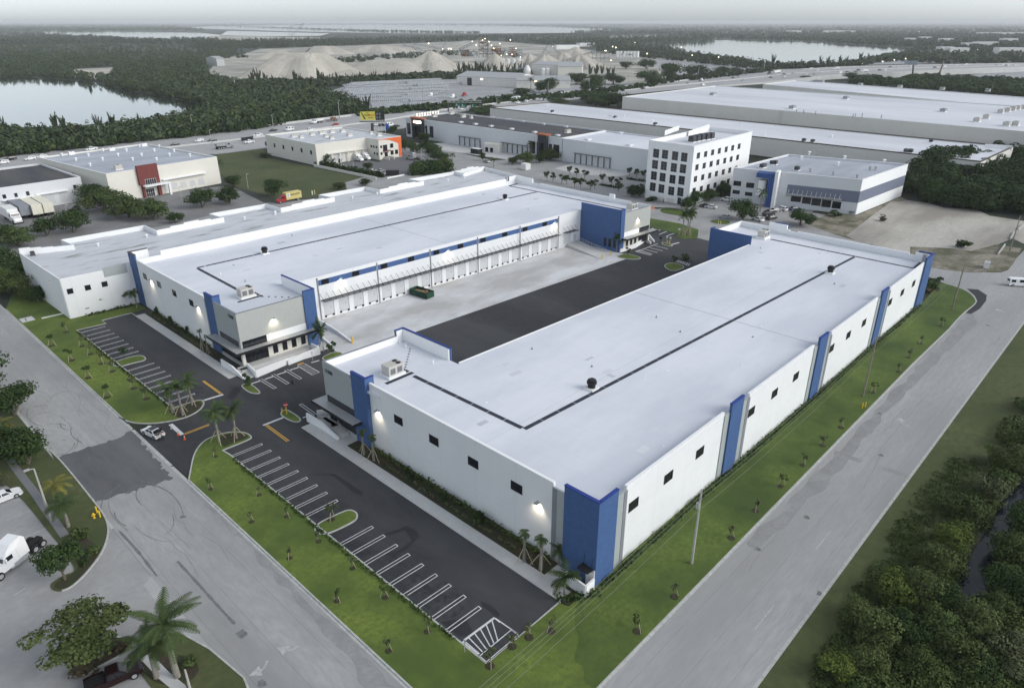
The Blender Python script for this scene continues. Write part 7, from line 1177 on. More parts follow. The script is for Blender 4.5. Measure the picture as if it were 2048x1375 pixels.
def sedan(paint,kind='sedan'):
 t = thing('car','x','car'); b = MB()
 if kind == 'sedan': b.side([(-2.3,.35,.78),(-2.32,.7,.86),(-2.2,.92,.82),(-1.5,.98,.86),(1.0,.95,.86),(2.0,.80,.82),(2.3,.62,.76),(2.32,.35,.74),(2.0,.22,.8),(-2.0,.22,.8)]); b.build('body',m[paint],t); cabin(t,(-1.75,1.15),(-.95,.35),.955,1.44,.80,.58,paint); wheels(t,(-1.38,1.40),.88,.33)
 elif kind == 'suv': b.side([(-2.3,.4,.82),(-2.32,.9,.88),(-2.25,1.05,.86),(1.1,1.05,.9),(2.1,.95,.84),(2.32,.72,.8),(2.32,.4,.78),(2.0,.28,.84),(-2.0,.28,.84)]); b.build('body',m[paint],t); cabin(t,(-2.25,1.3),(-1.85,.45),1.055,1.72,.86,.68,paint); wheels(t,(-1.4,1.42),.92,.38)
 elif kind == 'pickup': b.side([(-2.75,.5,.9),(-2.75,1.1,.92),(-.75,1.1,.92),(1.2,1.1,.92),(2.4,1.02,.88),(2.72,.85,.86),(2.72,.45,.86),(2.4,.35,.88),(-2.5,.35,.88)]); o = b.build('body',m[paint],t); MB().box(-2.65,-.85,-.78,.78,1.102,1.115).build('bed_liner',m['rubber'],t); cabin(t,(-.8,1.35),(-.62,.55),1.105,1.85,.88,.70,paint); wheels(t,(-1.75,1.75),.95,.42); MB().strip([(-2.7,-.87),(-.85,-.87)],.1,1.105,1.3).build('bed_rail',m[paint],t); MB().strip([(-2.7,.87),(-.85,.87)],.1,1.105,1.3).build('bed_rail',m[paint],t); MB().box(-2.75,-2.66,-.82,.82,1.1,1.3).build('tailgate',m[paint],t)
 else: b.side([(-2.6,.4,.92),(-2.65,1.9,.84),(-2.5,2.15,.8),(1.1,2.15,.8),(1.9,1.25,.88),(2.6,1.0,.88),(2.7,.6,.88),(2.6,.3,.88),(-2.5,.3,.9)]); b.build('body',m[paint],t); wheels(t,(-1.7,1.75),.95,.36); MB().quadset([(1.14,-.72,2.1),(1.88,-.80,1.3),(1.88,.80,1.3),(1.14,.72,2.1)],[(0,1,2,3)]).build('windshield',m['car glass'],t); [MB().quadset([(x0,s * .895,1.25),(x1,s * .895,1.25),(x1,s * .845,1.9),(x0,s * .845,1.9)],[(0,1,2,3)]).build('side_window',m['car glass'],t) for s in (-1,1) for x0,x1 in ((-2.3,-1.2),(-.3,.9))]; MB().quadset([(-2.66,-.7,1.3),(-2.66,.7,1.3),(-2.655,.68,1.85),(-2.655,-.68,1.85)],[(0,1,2,3)]).build('rear_window',m['car glass'],t)
 lamps(t,{'sedan': 2.3,'suv': 2.31,'pickup': 2.71,'van': 2.66}[kind],{'sedan': -2.3,'suv': -2.31,'pickup': -2.745,'van': -2.62}[kind],.74,.6,.75); t.name = {'sedan': 'car','suv': 'suv','pickup': 'pickup_truck','van': 'van'}[kind]; t['category'] = {'sedan': 'car','suv': 'car','pickup': 'pickup truck','van': 'van'}[kind]; ORG[t.name] = Vector((0,0,0)); return t
def truck_cab(t,x0,paint,hood=True,h=2.7):
 b = MB(); b.side([(x0 - 2.0,.6,1.15),(x0 - 2.0,h,1.05),(x0 - .3,h,1.0),(x0 + .05,1.75,1.08),(x0 + (1.5 if hood else .2),1.5,.9),(x0 + (1.7 if hood else .3),.9,.9),(x0 + (1.6 if hood else .3),.5,.95)]); b.build('cab',m[paint],t)
 MB().quadset([(x0 - .27,-.9,h - .12),(x0 + .06,-.98,1.85),(x0 + .06,.98,1.85),(x0 - .27,.9,h - .12)],[(0,1,2,3)]).build('windshield',m['car glass'],t)
 for s in (-1,1): MB().quadset([(x0 - 1.3,s * 1.125,1.75),(x0 - .15,s * 1.1,1.75),(x0 - .4,s * 1.06,h - .25),(x0 - 1.3,s * 1.075,h - .25)],[(0,1,2,3)]).build('side_window',m['car glass'],t)
 for s in (-1,1): MB().box(x0 + (1.62 if hood else .22),x0 + (1.68 if hood else .28),s * .85 - .15,s * .85 + .15 - .1 * (s > 0),.95,1.2).build('headlight',m['rim'],t)
def box_truck(paint_box,paint_cab,L=6.5,hb=3.4,cat='truck'):
 t = thing('box_truck','x',cat); MB().box(-L / 2 - 1.2,L / 2 - 1.2,-1.22,1.22,.95,hb).build('cargo_box',m[paint_box],t); truck_cab(t,L / 2 + .7 + .1,paint_cab); MB().box(-L / 2 - 1.1,L / 2 + 1.8,-.45,.45,.55,.94).build('chassis',m['rubber'],t); wheels(t,(-L / 2 + .5,L / 2 + 1.4),1.18,.5,.32); return t
def tractor(paint):
 t = thing('truck_tractor','x','truck'); truck_cab(t,1.6,paint,True,2.6); MB().side([(-1.9,1.0,1.2),(-1.9,3.3,1.0),(-1.5,3.75,.92),(.2,3.55,.92),(.9,2.9,.95),(1.15,2.55,1.0),(-.39,2.62,1.12),(-.39,1.0,1.2)]).build('sleeper_fairing',m[paint],t)
 MB().box(-4.6,3.0,-.45,.45,.55,.98).build('chassis',m['rubber'],t); wheels(t,(-3.9,-2.7,2.5),1.2,.52,.42)
 for s in (-1,1): MB().box(-1.6,.4,s * 1.2 - .28,s * 1.2 + .1,.42,.95).build('fuel_tank',m['rim'],t); MB().box(.2,1.0,s * 1.16 - .1,s * 1.16 + .12,.45,.6).build('step',m['rim'],t)
 for s in (-1,1): MB().box(1.35,1.5,s * 1.35 - .1,s * 1.35 + .1,1.8,2.4).build('mirror',m[paint],t)
 return t
def trailer(paint,L=13):
 t = thing('semi_trailer','x','trailer'); MB().box(-L / 2,L / 2,-1.28,1.28,1.15,4.0).build('box',m[paint],t); b = MB(); [b.box(x,x + .06,-1.2,1.2,4.001,4.02) for x in np.arange(-L / 2 + .5,L / 2,1.2)]; b.build('roof_ribs',m[paint],t); MB().box(-L / 2,L / 2,-.5,.5,.8,1.149).build('chassis',m['rubber'],t); wheels(t,(-L / 2 + 1.2,-L / 2 + 2.5),1.25,.5,.42)
 for s in (-1,1): MB().box(-L / 2 - .04,-L / 2 - .001,s * .64 - .6,s * .64 + .6,1.3,3.9).build('rear_door',m[paint],t); MB().box(L / 2 - 2.5,L / 2 - 2.3,s * .9 - .08,s * .9 + .08,0,1.14).build('landing_leg',m['rubber'],t)
 return t
VP = {}
def veh(key,p,rz,label,group=None,sc=None):
 if key not in VP:
  k,c = key.split(':'); VP[key] = {'sedan': lambda: sedan(c),'suv': lambda: sedan(c,'suv'),'pickup': lambda: sedan(c,'pickup'),'van': lambda: sedan(c,'van'),'box': lambda: box_truck(c,'car white'),'tractor': lambda: tractor(c),'trailer': lambda: trailer(c)}[k]()
 return dup(VP[key],(p[0],p[1],p[2] if len(p) > 2 else 0),rz,label,group,sc)
def ang2(a,b_): return math.atan2(b_[1] - a[1],b_[0] - a[0])
MID = [p.lerp(q,.5) for p,q in zip(U,D)]
def hwy_dir(p):
 i = min(range(NH - 1),key=lambda k: (MID[k].to_2d() - Vector(p[:2])).length); return ang2(MID[i],MID[i + 1])
def hwy_z(p):
 i = min(range(NH),key=lambda k: (MID[k].to_2d() - Vector(p[:2])).length); return MID[i].z
W_,K_c,V_,Rd,Bl = 'car white','car black','car silver','car red','car blue'
HC = [('e5',40,442,'suv',W_),('e5',125,400,'suv',K_c),('e5',345,398,'suv',W_),('e5',475,368,'sedan',W_),('e5',1040,288,'pickup',W_),('e5',1990,238,'sedan',K_c),('e6',285,224,'suv',W_),('e6',395,224,'suv',K_c),('e6',705,236,'pickup',W_),('e6',775,178,'pickup',W_),('e6',905,136,'sedan',K_c),('e6',1040,130,'van',W_),('e6',1220,130,'suv',W_),('e6',1425,88,'sedan',Rd),('e6',1760,90,'pickup',W_),('e6',1880,92,'van',W_),('e6',1935,100,'sedan',K_c),('e6',1812,94,'suv',K_c),
 ('c2',525,815,'sedan',W_),('c2',605,832,'suv',W_),('c2',1105,752,'pickup',W_),('c2',1195,738,'suv',W_),('c2',1305,718,'suv',W_),('c2',1345,722,'pickup',W_),('c2',1385,724,'suv',V_),('c2',1470,695,'sedan',K_c),('c2',1945,642,'sedan',K_c),('c2',1975,657,'sedan',W_),('c2',810,722,'sedan',K_c),('c3',100,645,'sedan',K_c),('c3',130,655,'sedan',W_),('c3',545,605,'sedan',K_c),('c3',580,592,'sedan',W_),
 ('e3',245,435,'sedan',K_c),('e3',420,452,'van',W_),('e3',750,368,'sedan',K_c),('e3',812,358,'sedan',V_),('e3',860,400,'sedan',V_),('e3',1170,365,'sedan',K_c),('e3',1320,328,'sedan',K_c),('e3',1320,357,'suv',W_),('e3',1420,320,'sedan',V_),('e3',1565,328,'sedan',W_),('e3',1535,357,'sedan',K_c),('e3',1610,274,'van',W_),('e3',1655,332,'suv',V_),('e3',1685,285,'sedan',W_),('e3',1935,312,'van',W_),('e3',2015,302,'sedan',K_c),
 ('e4',100,302,'suv',K_c),('e4',70,318,'sedan',K_c),('e4',350,302,'suv',K_c),('e4',415,305,'sedan',W_),('e4',470,264,'sedan',K_c),('e4',555,277,'suv',V_),('e4',720,260,'sedan',W_),('e4',1000,272,'suv',K_c),('e4',1110,264,'van',W_),('e4',1245,245,'suv',W_),('e4',1360,238,'van',W_),('e4',1720,248,'sedan',K_c),('e4',1790,247,'van',W_),('e4',1860,247,'van',W_),('e4',1940,249,'suv',W_)]
HC.sort(key=lambda c: pix(*c[:3])[0]); cnt = {}
CN = {W_: 'white',K_c: 'black',V_: 'silver',Rd: 'dark red',Bl: 'blue'}; tot = {}
for c in HC: tot[(c[3],c[4])] = tot.get((c[3],c[4]),0) + 1
for n,x,y,k,c in HC:
 p = G(n,x,y); z = hwy_z(p); p = G(n,x,y,z); d = hwy_dir(p);
 side = (p.to_2d() - min(MID,key=lambda q: (q.to_2d() - p.to_2d()).length).to_2d()); flip = side.dot(Vector((-math.sin(d),math.cos(d)))) > 0
 i = cnt.get((k,c),0); cnt[(k,c)] = i + 1; w_ = {'sedan': 'car','suv': 'tall car','pickup': 'pickup','van': 'van'}[k]
 veh(k + ':' + c,p,d + (math.pi if flip else 0),f'{CN[c]} {w_} on the highway' + (f', {nth(i)} {CN[c]} {w_} from the left' if tot[(k,c)] > 1 else ' with no other of its colour'),'traffic on the highway',1.12)
def hv(key,n,x,y,label,flip=False,sc=1.0): p = G(n,x,y); p = G(n,x,y,hwy_z(p)); return veh(key,p,hwy_dir(p) + (math.pi if flip else 0),label,'traffic on the highway',sc)
hv('box:trailer white','c2',1075,732,'white box truck on the highway beyond the long warehouse',True,1.25); hv('trailer:trailer white','e3',1235,315,'bright white semi trailer on the highway near the slip road',True); hv('tractor:car black','e3',1155,325,'dark tractor unit pulling the bright white semi trailer',True); hv('tractor:car black','e3',862,322,'dark truck on the highway below the slip road',True,.9)
hv('box:trailer white','e4',170,318,'white box truck among dark cars near the bridge',True); hv('box:trailer white','e3',1895,272,'white truck on the upper lanes before the bridge',True); hv('tractor:car white','e3',405,402,'white tow truck with a dark load on the highway, right',False,.95); hv('trailer:car black','e6',690,215,'black covered trailer on the highway behind a white pickup',False,.55)
def dump_truck(paint,bed,name,label,p,rz,sc=1):
 t = thing(name,label,'truck',(0,0,0)); truck_cab(t,2.6,paint,True,2.6); MB().side([(-4.2,1.5,1.2),(-4.3,2.5,1.25),(.4,2.7,1.25),(.3,1.3,1.2)]).build('dump_bed',m[bed],t); MB().box(-4.2,4,-.45,.45,.6,1.29).build('chassis',m['rubber'],t); wheels(t,(-3.4,-2.2,-1.0,3.5),1.2,.52,.4); t.location = p; t.rotation_euler = (0,0,rz); t.scale = (sc,) * 3; t['group'] = 'traffic on the highway'; return t
p = G('e6',500,282); dump_truck('steel','steel','dump_truck','grey dump truck on the near lanes of the highway',(p.x,p.y,.13),hwy_dir(p),1.15); p = G('e6',1270,72); t = dump_truck('car white','trailer white','flatbed_truck','white heavy truck hauling rusty machinery on the highway',(p.x,p.y,.13),hwy_dir(p) + math.pi,1.15)
p = G('e6',1390,55); t = thing('machinery_trailer','low trailer loaded with rusty machinery behind the white heavy truck','trailer',(0,0,0)); MB().box(-5,4,-1.2,1.2,.9,1.2).build('deck',m['rust'],t); b = MB(); b.box(-3.5,0,-.9,.9,1.201,2.6); b.build('load',m['rust'],t); MB().tube([(-.2,0,1.3),(-2,0,4.0),(-4.2,0,3.2)],.25,6).build('boom',m['rust'],t); wheels(t,(-4,-2.8),1.2,.5,.4); t.location = (p.x,p.y,.13); t.rotation_euler = (0,0,hwy_dir(p) + math.pi)
def park(key,n,x,y,n2,x2,y2,label,group=None,sc=None):
 a,b_ = G(n,x,y),G(n2,x2,y2); return veh(key,(a.x,a.y,.03),ang2(a,b_),label,group,sc)
PK = [('suv:' + W_,'d4',240,748,'d4',150,735,'white tall car parked at the foot of the office block'),('sedan:' + V_,'d4',215,1000,'d4',130,985,'silver car parked left of the big round tree'),('sedan:' + W_,'d4',10,852,'d4',-80,840,'white car parked nearest the planted bank by the office block'),('sedan:' + W_,'d4',700,1035,'d4',600,1005,'white car parked right of the big round tree'),('sedan:' + K_c,'d4',895,1015,'d4',990,1000,'black car parked nearest the near warehouse in the dark row'),('suv:' + K_c,'d4',855,960,'d4',950,950,'black tall car in the dark row below the blue frame, second'),('sedan:' + K_c,'d4',880,925,'d4',980,915,'black car in the dark row below the blue frame, third'),('sedan:' + V_,'d4',955,905,'d4',1040,895,'silver car in the dark row below the blue frame'),('suv:' + W_,'d4',1040,885,'d4',950,865,'white car closest to the loading ramp'),('sedan:' + Bl,'d4',1235,882,'d4',1320,875,'dark blue car between the ramp walls'),('suv:' + K_c,'d4',1325,830,'d4',1250,840,'black car beside the first dock opening'),('sedan:' + K_c,'d8',1510,430,'d8',1590,440,'black car under the trees by the office block'),
 ('sedan:' + K_c,'a4',525,750,'a4',510,720,'black car alone in the trailer yard'),('sedan:' + V_,'c5',990,640,'c5',940,625,'silver car beside the small palm in the grey lot'),('pickup:' + W_,'d5',340,445,'d5',250,435,'white pickup behind the palms at the orange corner dock'),('sedan:' + W_,'d5',920,545,'d5',1010,520,'white car nearest the dark container by the field wall'),('sedan:' + V_,'d5',1040,540,'d5',1110,515,'silver car beside the dark container by the field wall'),('sedan:' + V_,'d5',760,535,'d5',840,505,'grey car left of the white one by the field wall'),('sedan:' + K_c,'d5',640,490,'d5',720,470,'black car in the row by the field wall, left of the bush'),('suv:' + W_,'d5',500,490,'d5',580,470,'white tall car at the left end of the row by the field wall'),('sedan:' + W_,'d5',1580,450,'d5',1660,425,'white car at the right end of the orange corner lot'),('sedan:' + K_c,'d5',1560,420,'d5',1640,400,'black car at the right end of the orange corner lot'),('tractor:' + V_,'d5',1490,360,'d5',1420,350,'grey truck cab standing alone before the orange corner'),('box:trailer white','d5',680,370,'d5',820,405,'white delivery truck with dark script backed up to the orange corner dock'),('box:trailer white','d5',790,350,'d5',900,380,'white delivery truck behind the scripted one at the orange corner dock'),
 ('trailer:trailer cream','a4',282,752,'a4',200,700,'cream semi trailer nearest the loading doors, right of three'),('trailer:trailer cream','a4',205,765,'a4',120,712,'cream semi trailer in the middle of the three'),('trailer:trailer gray','a4',118,772,'a4',30,720,'weathered grey semi trailer left of the cream ones'),('box:trailer white','a4',90,822,'a4',160,865,'white box truck with grey roof in front of the trailers'),
 ('van:' + W_,'c7',1235,868,'c7',1320,872,'white van on the side road at the right picture edge'),('pickup:car maroon','d6',1130,1030,'d6',1300,955,'dark maroon pickup at the bottom left corner'),('sedan:' + W_,'b8',40,425,'b8',140,385,'white car parked at the left edge across the front road'),('tractor:' + W_,'b8',105,985,'b8',10,1060,'white tractor unit with tall fairing at the left edge'),
 ('tractor:' + W_,'c1',1850,685,'c1',1800,690,'white tractor unit in the pipe yard, left of two'),('tractor:' + W_,'c2',435,700,'c2',380,705,'white tractor unit in the pipe yard, nearest the highway'),('tractor:' + Rd,'c2',555,680,'c2',500,690,'red tractor unit in the pipe yard')]
for k,n,x,y,n2,x2,y2,lb in PK:
 o = park(k,n,x,y,n2,x2,y2,lb,None,(1.95,1.25,1.2) if k[:7] == 'trailer' else (1.35 if n == 'a4' else None))
a,b_ = G('b6',560,800),G('b6',350,700); c_ = (a + b_) / 2; rz = ang2(a,b_); ec = veh('sedan:' + W_,(c_.x,c_.y,.03),rz,'white car with a black roof and open boot at the entrance drive'); rt = MB().box(-.93,.36,-.55,.55,1.445,1.46).build('sunroof',m['car glass'],ec); bt = MB().box(-2.28,-1.8,-.7,.7,.985,1.0).build('boot_well',m['rubber'],ec); lid = MB().quadset([(-1.72,-.7,1.05),(-1.72,.7,1.05),(-1.95,.68,1.75),(-1.95,-.68,1.75)],[(0,1,2,3)]).build('boot_lid',m['rubber'],ec); lid.modifiers.new('s','SOLIDIFY').thickness = .05
for k in VP: drop(VP[k])
p,q = G('d1',1150,600),G('d1',540,720); rz = ang2(p,q); c_ = (p + q) / 2; YT = thing('delivery_truck','yellow sided delivery truck with red cab on the street behind the older roof','truck',(0,0,0)); MB().box(-4.4,2.4,-1.25,1.25,.95,3.6).build('cargo_box',m['truck yellow'],YT); truck_cab(YT,4.4,'car red',True,2.7); MB().box(-4.2,5.5,-.45,.45,.55,.94).build('chassis',m['rubber'],YT); wheels(YT,(-2.6,5.1),1.2,.5,.35)
for s,r_ in ((1,R(180)),): text('lettering','BARAJON',.95,(-1.6,1.262,2.7),(R(90),0,r_),m['ink'],YT,.01)
MB().quadset([(2.2,1.27,1.9),(.6,1.27,1.9),(.6,1.27,3.4),(2.2,1.27,3.4)],[(0,1,2,3)]).build('picture_panel',m['trailer white'],YT); text('emblem','C',1.2,(1.4,1.29,2.6),(R(90),0,R(180)),m['ink'],YT,.01); YT.location = (c_.x,c_.y,.03); YT.rotation_euler = (0,0,rz)
if True:
 side = Vector((-math.sin(rz),math.cos(rz)))
 if side.dot(-c_.to_2d()) < 0:
  for ch in YT.children:
   if ch.name.split('.')[0] in ('lettering','picture_panel','emblem'):
    if ch.name.startswith('picture'): ch.data.transform(Matrix.Scale(-1,4,(0,1,0)))
    else: ch.location.y *= -1; ch.rotation_euler[2] = 0
# ---------------------------------------------------------------- street furniture and small things
def pole(name,label,cat,base,top,r=.16,mat='pole concrete',group=None,arm=None,z0=0):
 t = thing(name,label,cat,tuple(base),group=group); MB().tube([base,Vector((base[0],base[1],top))],[r,r * .6],8).build('shaft',m[mat],t)
 if arm: e = Vector((base[0],base[1],top)); MB().tube([e,e + Vector(arm)],.06,6).build('arm',m['metal'],t); f_ = e + Vector(arm); MB().box(f_.x - .35,f_.x + .35,f_.y - .2,f_.y + .2,f_.z - .12,f_.z + .05).build('lamp_head',m['metal'],t)
 return t
LP = [('e5',1160,228,1105,15),('e6',243,170,210,0),('e6',905,97,893,-5),('a2',85,690,78,590),('c1',918,905,903,722),('c1',1500,835,1497,760),('c1',1775,795,1768,600),('c2',390,830,378,600),('c2',832,712,830,580),('c2',890,785,888,710),('c2',1412,690,1418,530),('c2',1785,640,1787,555),('c2',1830,650,1833,495),('c3',385,590,382,455),('c3',750,530,757,415),('c3',1105,490,1115,380),('c3',1430,460,1440,350),('c3',1780,415,1788,322),('e6',405,330,375,125)]
LP.sort(key=lambda l: pix(l[0],l[1],l[2])[0])
for i,(n,x,y,x2,y2) in enumerate(LP): p = G(n,x,y); h_ = HT(p,n,x2,y2); d = hwy_dir(p); pole('street_lamp',f'tall pale lamp pole along the highway, {nth(i)} from the left','street lamp',p,min(max(h_,7),40),.22 * max(1,p.length / 500),'pole concrete','highway lamp poles',(math.sin(d) * 2,-math.cos(d) * 2,.3))
for i,(n,x,y,y2) in enumerate((('c3',455,200,130),('c3',925,290,180),('c3',1040,320,260),('c3',1310,340,280),('c3',1600,360,318),('c3',160,320,215),('e4',372,250,197),('e4',137,250,228),('e4',640,230,163),('e4',515,210,178))):
 p = G(n,x,y); h_ = HT(p,n,x,y2); t = pole('street_lamp',f'distant lamp post with a lit head beyond the highway, {nth([5, 0, 1, 2, 3, 4, 7, 6, 9, 8].index(i) if False else i)} of the lit ones','street lamp',p,h_,.3,'pole concrete','distant lit lamps'); MB().lathe([(.2,-.6),(.9,0),(.9,.6),(.2,.9)],(p.x,p.y,h_),8).build('lit_head',m['lamp far'],t)
for i,(n,x,y) in enumerate((('e4',1505,60),('e4',1565,66),('e4',1720,72),('e4',1805,50),('e4',1430,140),('c4',1965,28),('c4',1985,33),('c4',1900,33),('c4',1560,200),('c4',790,105),('c4',1165,100))):
 p = G(n,x,y + 10); h_ = HT(p,n,x,y); t = pole('street_lamp',f'far off lamp with a lit head in the suburb at right, {nth(i)} of the scatter','street lamp',p,h_,.3,'pole concrete','suburb lamps'); MB().lathe([(.3,-.8),(p.length / 1500,0),(p.length / 1500,.8),(.3,1.2)],(p.x,p.y,h_),8).build('lit_head',m['lamp far'],t)
UPB = [(G('f',1383,1127),('f',1403,978)),(G('z8',975,672),('z8',1043,400)),(G('c7',480,1145),('c7',640,590)),(G('c7',1130,510),('c7',1272,65))]; tops = []
UL = ['concrete utility pole nearest the blue corner on the right lawn','utility pole on the right lawn beside the middle pilaster','wooden utility pole at the lawn tip by the cross street','wooden utility pole at the edge of the dirt lot, right edge']
for i,(b_,tp) in enumerate(UPB):
 h_ = HT(b_,*tp); t = pole('utility_pole',UL[i],'utility pole',b_,h_,.2,'pole concrete' if i < 1 else 'pole wood','utility poles'); tops.append(Vector((b_.x,b_.y,h_)))
 ins = MB(); [ins.lathe([(.06,0),(.09,.12),(.04,.25)],(b_.x + .22,b_.y,h_ - .3 - k * .8),6) for k in range(3)]; ins.build('insulator',m['frame gray'],t)
 if i == 0: MB().lathe([(.25,0),(.25,.8)],(b_.x - .4,b_.y,h_ - 2.6),10).build('transformer',m['metal'],t)
d0 = (tops[0] - tops[1]); pts0 = [tops[0] + Vector((d0.x,d0.y,0)),*tops]; pts0.append(tops[3] + (tops[3] - tops[2]));
WN = ['topmost','second','third','lowest']
for k,dz in enumerate((.1,.9,1.7,3.2)):
 b = MB()
 for i in range(len(pts0) - 1):
  a,c_ = pts0[i] - Vector((0,0,dz if i else dz + (tops[0].z - tops[0].z))),pts0[i + 1] - Vector((0,0,dz)); P_ = [a.lerp(c_,s / 10) + Vector((.2 if k < 3 else -.2,0,-4 * .9 * (s / 10) * (1 - s / 10))) for s in range(11)]; b.tube(P_,.022,4,False)
 tag(b.build('power_line',m['wire']),f'{WN[k]} overhead wire strung along the right lawn poles','power line','overhead wires')
b_ = G('b8',445,612); pole('street_lamp','square pale concrete lamp post leaning over the grass across the front road','street lamp',b_,HT(b_,'b8',270,165),.17,'pole concrete',None,(-.8,.2,.1)); b_ = G('d6',1855,1110); pole('street_lamp','pale lamp post beside the royal palm at bottom left','street lamp',b_,HT(b_,'d6',1788,925),.16)
for n,x,y,x2,y2,lb in (('a4',1695,605,1675,508,'pale lamp post at the edge of the grass field'),('a4',465,805,430,720,'slim lamp post standing in the trailer yard'),('a4',1245,720,1228,595,'slim lamp post before the red entrance building'),('d5',1632,390,1610,200,'lamp post at the right end of the orange corner lot'),('d5',1905,400,1908,255,'grey post on the bank by the grey lot'),('d5',640,505,632,370,'lamp post before the white delivery trucks'),('c5',325,625,318,510,'lamp post at the lot edge left of the grey lot'),('c5',515,635,515,540,'slim lamp post in the grey lot'),('a6',750,560,745,440,'slim lamp post in the big car park')): p = G(n,x,y); pole('street_lamp',lb,'street lamp',p,HT(p,n,x2,y2),.12,'pole concrete',None,(.6,0,.1))
b_ = G('d2',575,760); rfb = b_; Pb = lambda x,y: at_depth('d2',x,y,rfb); BB = thing('billboard','double sided billboard with yellow gun show poster on a dark post','billboard',tuple(b_)); MB().tube([b_,Pb(570,465)],.9,10).build('post',m['metal dark'],BB)
c1_,c2_ = Pb(270,345),Pb(655,435); hb_ = Pb(640,215).z - Pb(655,435).z; zb = (c1_.z + c2_.z) / 2; FB = Fac(c1_.to_2d(),c2_.to_2d()); f = MB(); FB.box(f,0,FB.L,zb,zb + hb_,-.3,0); pn = f.build('poster_panel',m['sign yellow'],BB); angb = math.atan2(FB.d.y,FB.d.x)
k2 = Pb(890,390); FB2 = Fac(FB.at(FB.L + .1,-.4),(FB.at(FB.L,0) + (k2.to_2d() - c2_.to_2d()))); f = MB(); FB2.box(f,0,FB2.L,zb - .2,zb + hb_,-.3,0); f.build('back_panel',m['frame black'],BB); f = MB(); [FB2.box(f,FB2.L * (.1 + .3 * k),FB2.L * (.28 + .3 * k),zb + hb_ * (.15 + .4 * j),zb + hb_ * (.42 + .4 * j),.01,.05) for k in range(2) for j in range(2)]; f.build('back_truss',m['frame gray'],BB); f = MB(); FB.box(f,-1,FB.L + 1,zb - 1.0,zb - .5,-.6,1.2); FB2.box(f,0,FB2.L,zb - 1.0,zb - .51,-.6,1.0); f.build('catwalk',m['metal dark'],BB)
for s_,u,v,sz,mt in (('GUN',.46,.60,.30,'ink'),('SHOW',.75,.56,.30,'ink orange'),('THIS',.48,.85,.13,'ink'),('SAT SUN',.70,.27,.16,'ink')): q = FB.at(FB.L * u,.03); text('poster_lettering',s_,hb_ * sz,(q.x,q.y,zb + hb_ * v),(R(90),0,angb),m[mt],BB,.02)
f = MB(); f.quadset([(*FB.at(FB.L * .05,.03),zb + hb_ * .95),(*FB.at(FB.L * .09,.03),zb + hb_ * .98),(*FB.at(FB.L * .36,.03),zb + hb_ * .12),(*FB.at(FB.L * .24,.03),zb + hb_ * .14)],[(3,2,1,0)]); f.build('poster_picture',m['ink'],BB)
b_ = G('d2',908,760); rfb = b_; FLg = thing('flag','blue flag hanging from a white pole by the highway','flag',tuple(b_)); tp = Pb(900,480); MB().tube([b_,tp],.1,6).build('flagpole',m['white plain'],FLg); v = []; q0 = Pb(905,485); q1 = Pb(990,500); dd = (q1 - q0); dd.z = 0; hgt_ = q0.z - Pb(905,640).z
for j in range(6):
 for k in range(6): o_ = q0 + dd * (k / 5) + Vector((-dd.y,dd.x,0)) * .12 * math.sin(k * 1.4 + j * .5) - Vector((0,0,hgt_ * j / 5 + .25 * k / 5)); v.append(tuple(o_))
f = MB().quadset(v,[(j * 6 + k,j * 6 + k + 1,j * 6 + k + 7,j * 6 + k + 6) for j in range(5) for k in range(5)]); f.build('cloth',m['flag blue'],FLg)
for x,lb in ((752,'left'),(825,'right')): b_ = G('d2',x,770); pole('flagpole',f'bare white flagpole left of the blue flag, {lb} of two','flagpole',b_,HT(b_,'d2',x - 4,500),.09,'white plain')
b_ = G('e1',430,640); rfb = b_; Pe = lambda x,y: at_depth('e1',x,y,rfb); GT = thing('sign_gantry','highway sign gantry with green direction signs over the lanes','road sign',tuple(b_)); MB().tube([b_,Pe(410,140)],.5,8).build('post',m['metal dark'],GT)
b2_ = G('c2',738,850); rfb = b2_; tpR = Pe(1830,260); MB().tube([b2_,Vector((b2_.x,b2_.y,tpR.z + 1))],.5,8).build('post',m['metal dark'],GT); tl = Vector((b_.x,b_.y,7.5)); tr_ = Vector((b2_.x,b2_.y,7.5)); tb = MB(); lattice(tb,tl,tr_,1.5,.16); tb.build('truss_beam',m['metal'],GT)
def sign_panel(x0,y0,x1,y1,label=None):
 global rfb
 rfb = b_.lerp(b2_,max(0,min(1,((x0 + x1) / 2 - 420) / 1500))); a,c_ = Pe(x0,y1),Pe(x1,y0); F_s = Fac(a.to_2d(),c_.to_2d()); f = MB(); F_s.box(f,0,F_s.L,a.z,c_.z,1.0,1.15); o = f.build('sign_panel',m['sign green'],GT); g_ = MB(); h = c_.z - a.z; L = F_s.L; F_s.box(g_,L * .15,L * .85,a.z + h * .32,a.z + h * .42,1.15,1.2); F_s.box(g_,L * .28,L * .42,a.z + h * .58,a.z + h * .85,1.15,1.2); g_.build('sign_marking',m['trailer white'],o)
sign_panel(760,170,1040,330); sign_panel(1055,190,1330,400); sign_panel(1590,210,1820,410)
EB = thing('billboard','grey backed billboard on a dark mast by the raised highway','billboard',tuple(G('e4',735,395))); rfb = G('e4',735,395); P4 = lambda x,y: at_depth('e4',x,y,rfb); MB().tube([rfb,P4(745,235)],1.0,8).build('mast',m['metal dark'],EB); F4_ = Fac(P4(638,235).to_2d(),P4(790,240).to_2d()); f = MB(); F4_.box(f,0,F4_.L,P4(640,235).z,P4(645,185).z,-.5,0); f.build('panel',m['roof gray'],EB)
b_ = G('e4',1040,380); rfb = b_; tg_ = thing('lattice_mast','leaning grey timber mast beside the raised highway','mast',tuple(b_)); MB().tube([b_,P4(1105,185)],[1.4,.7],6).build('shaft',m['pole wood'],tg_)
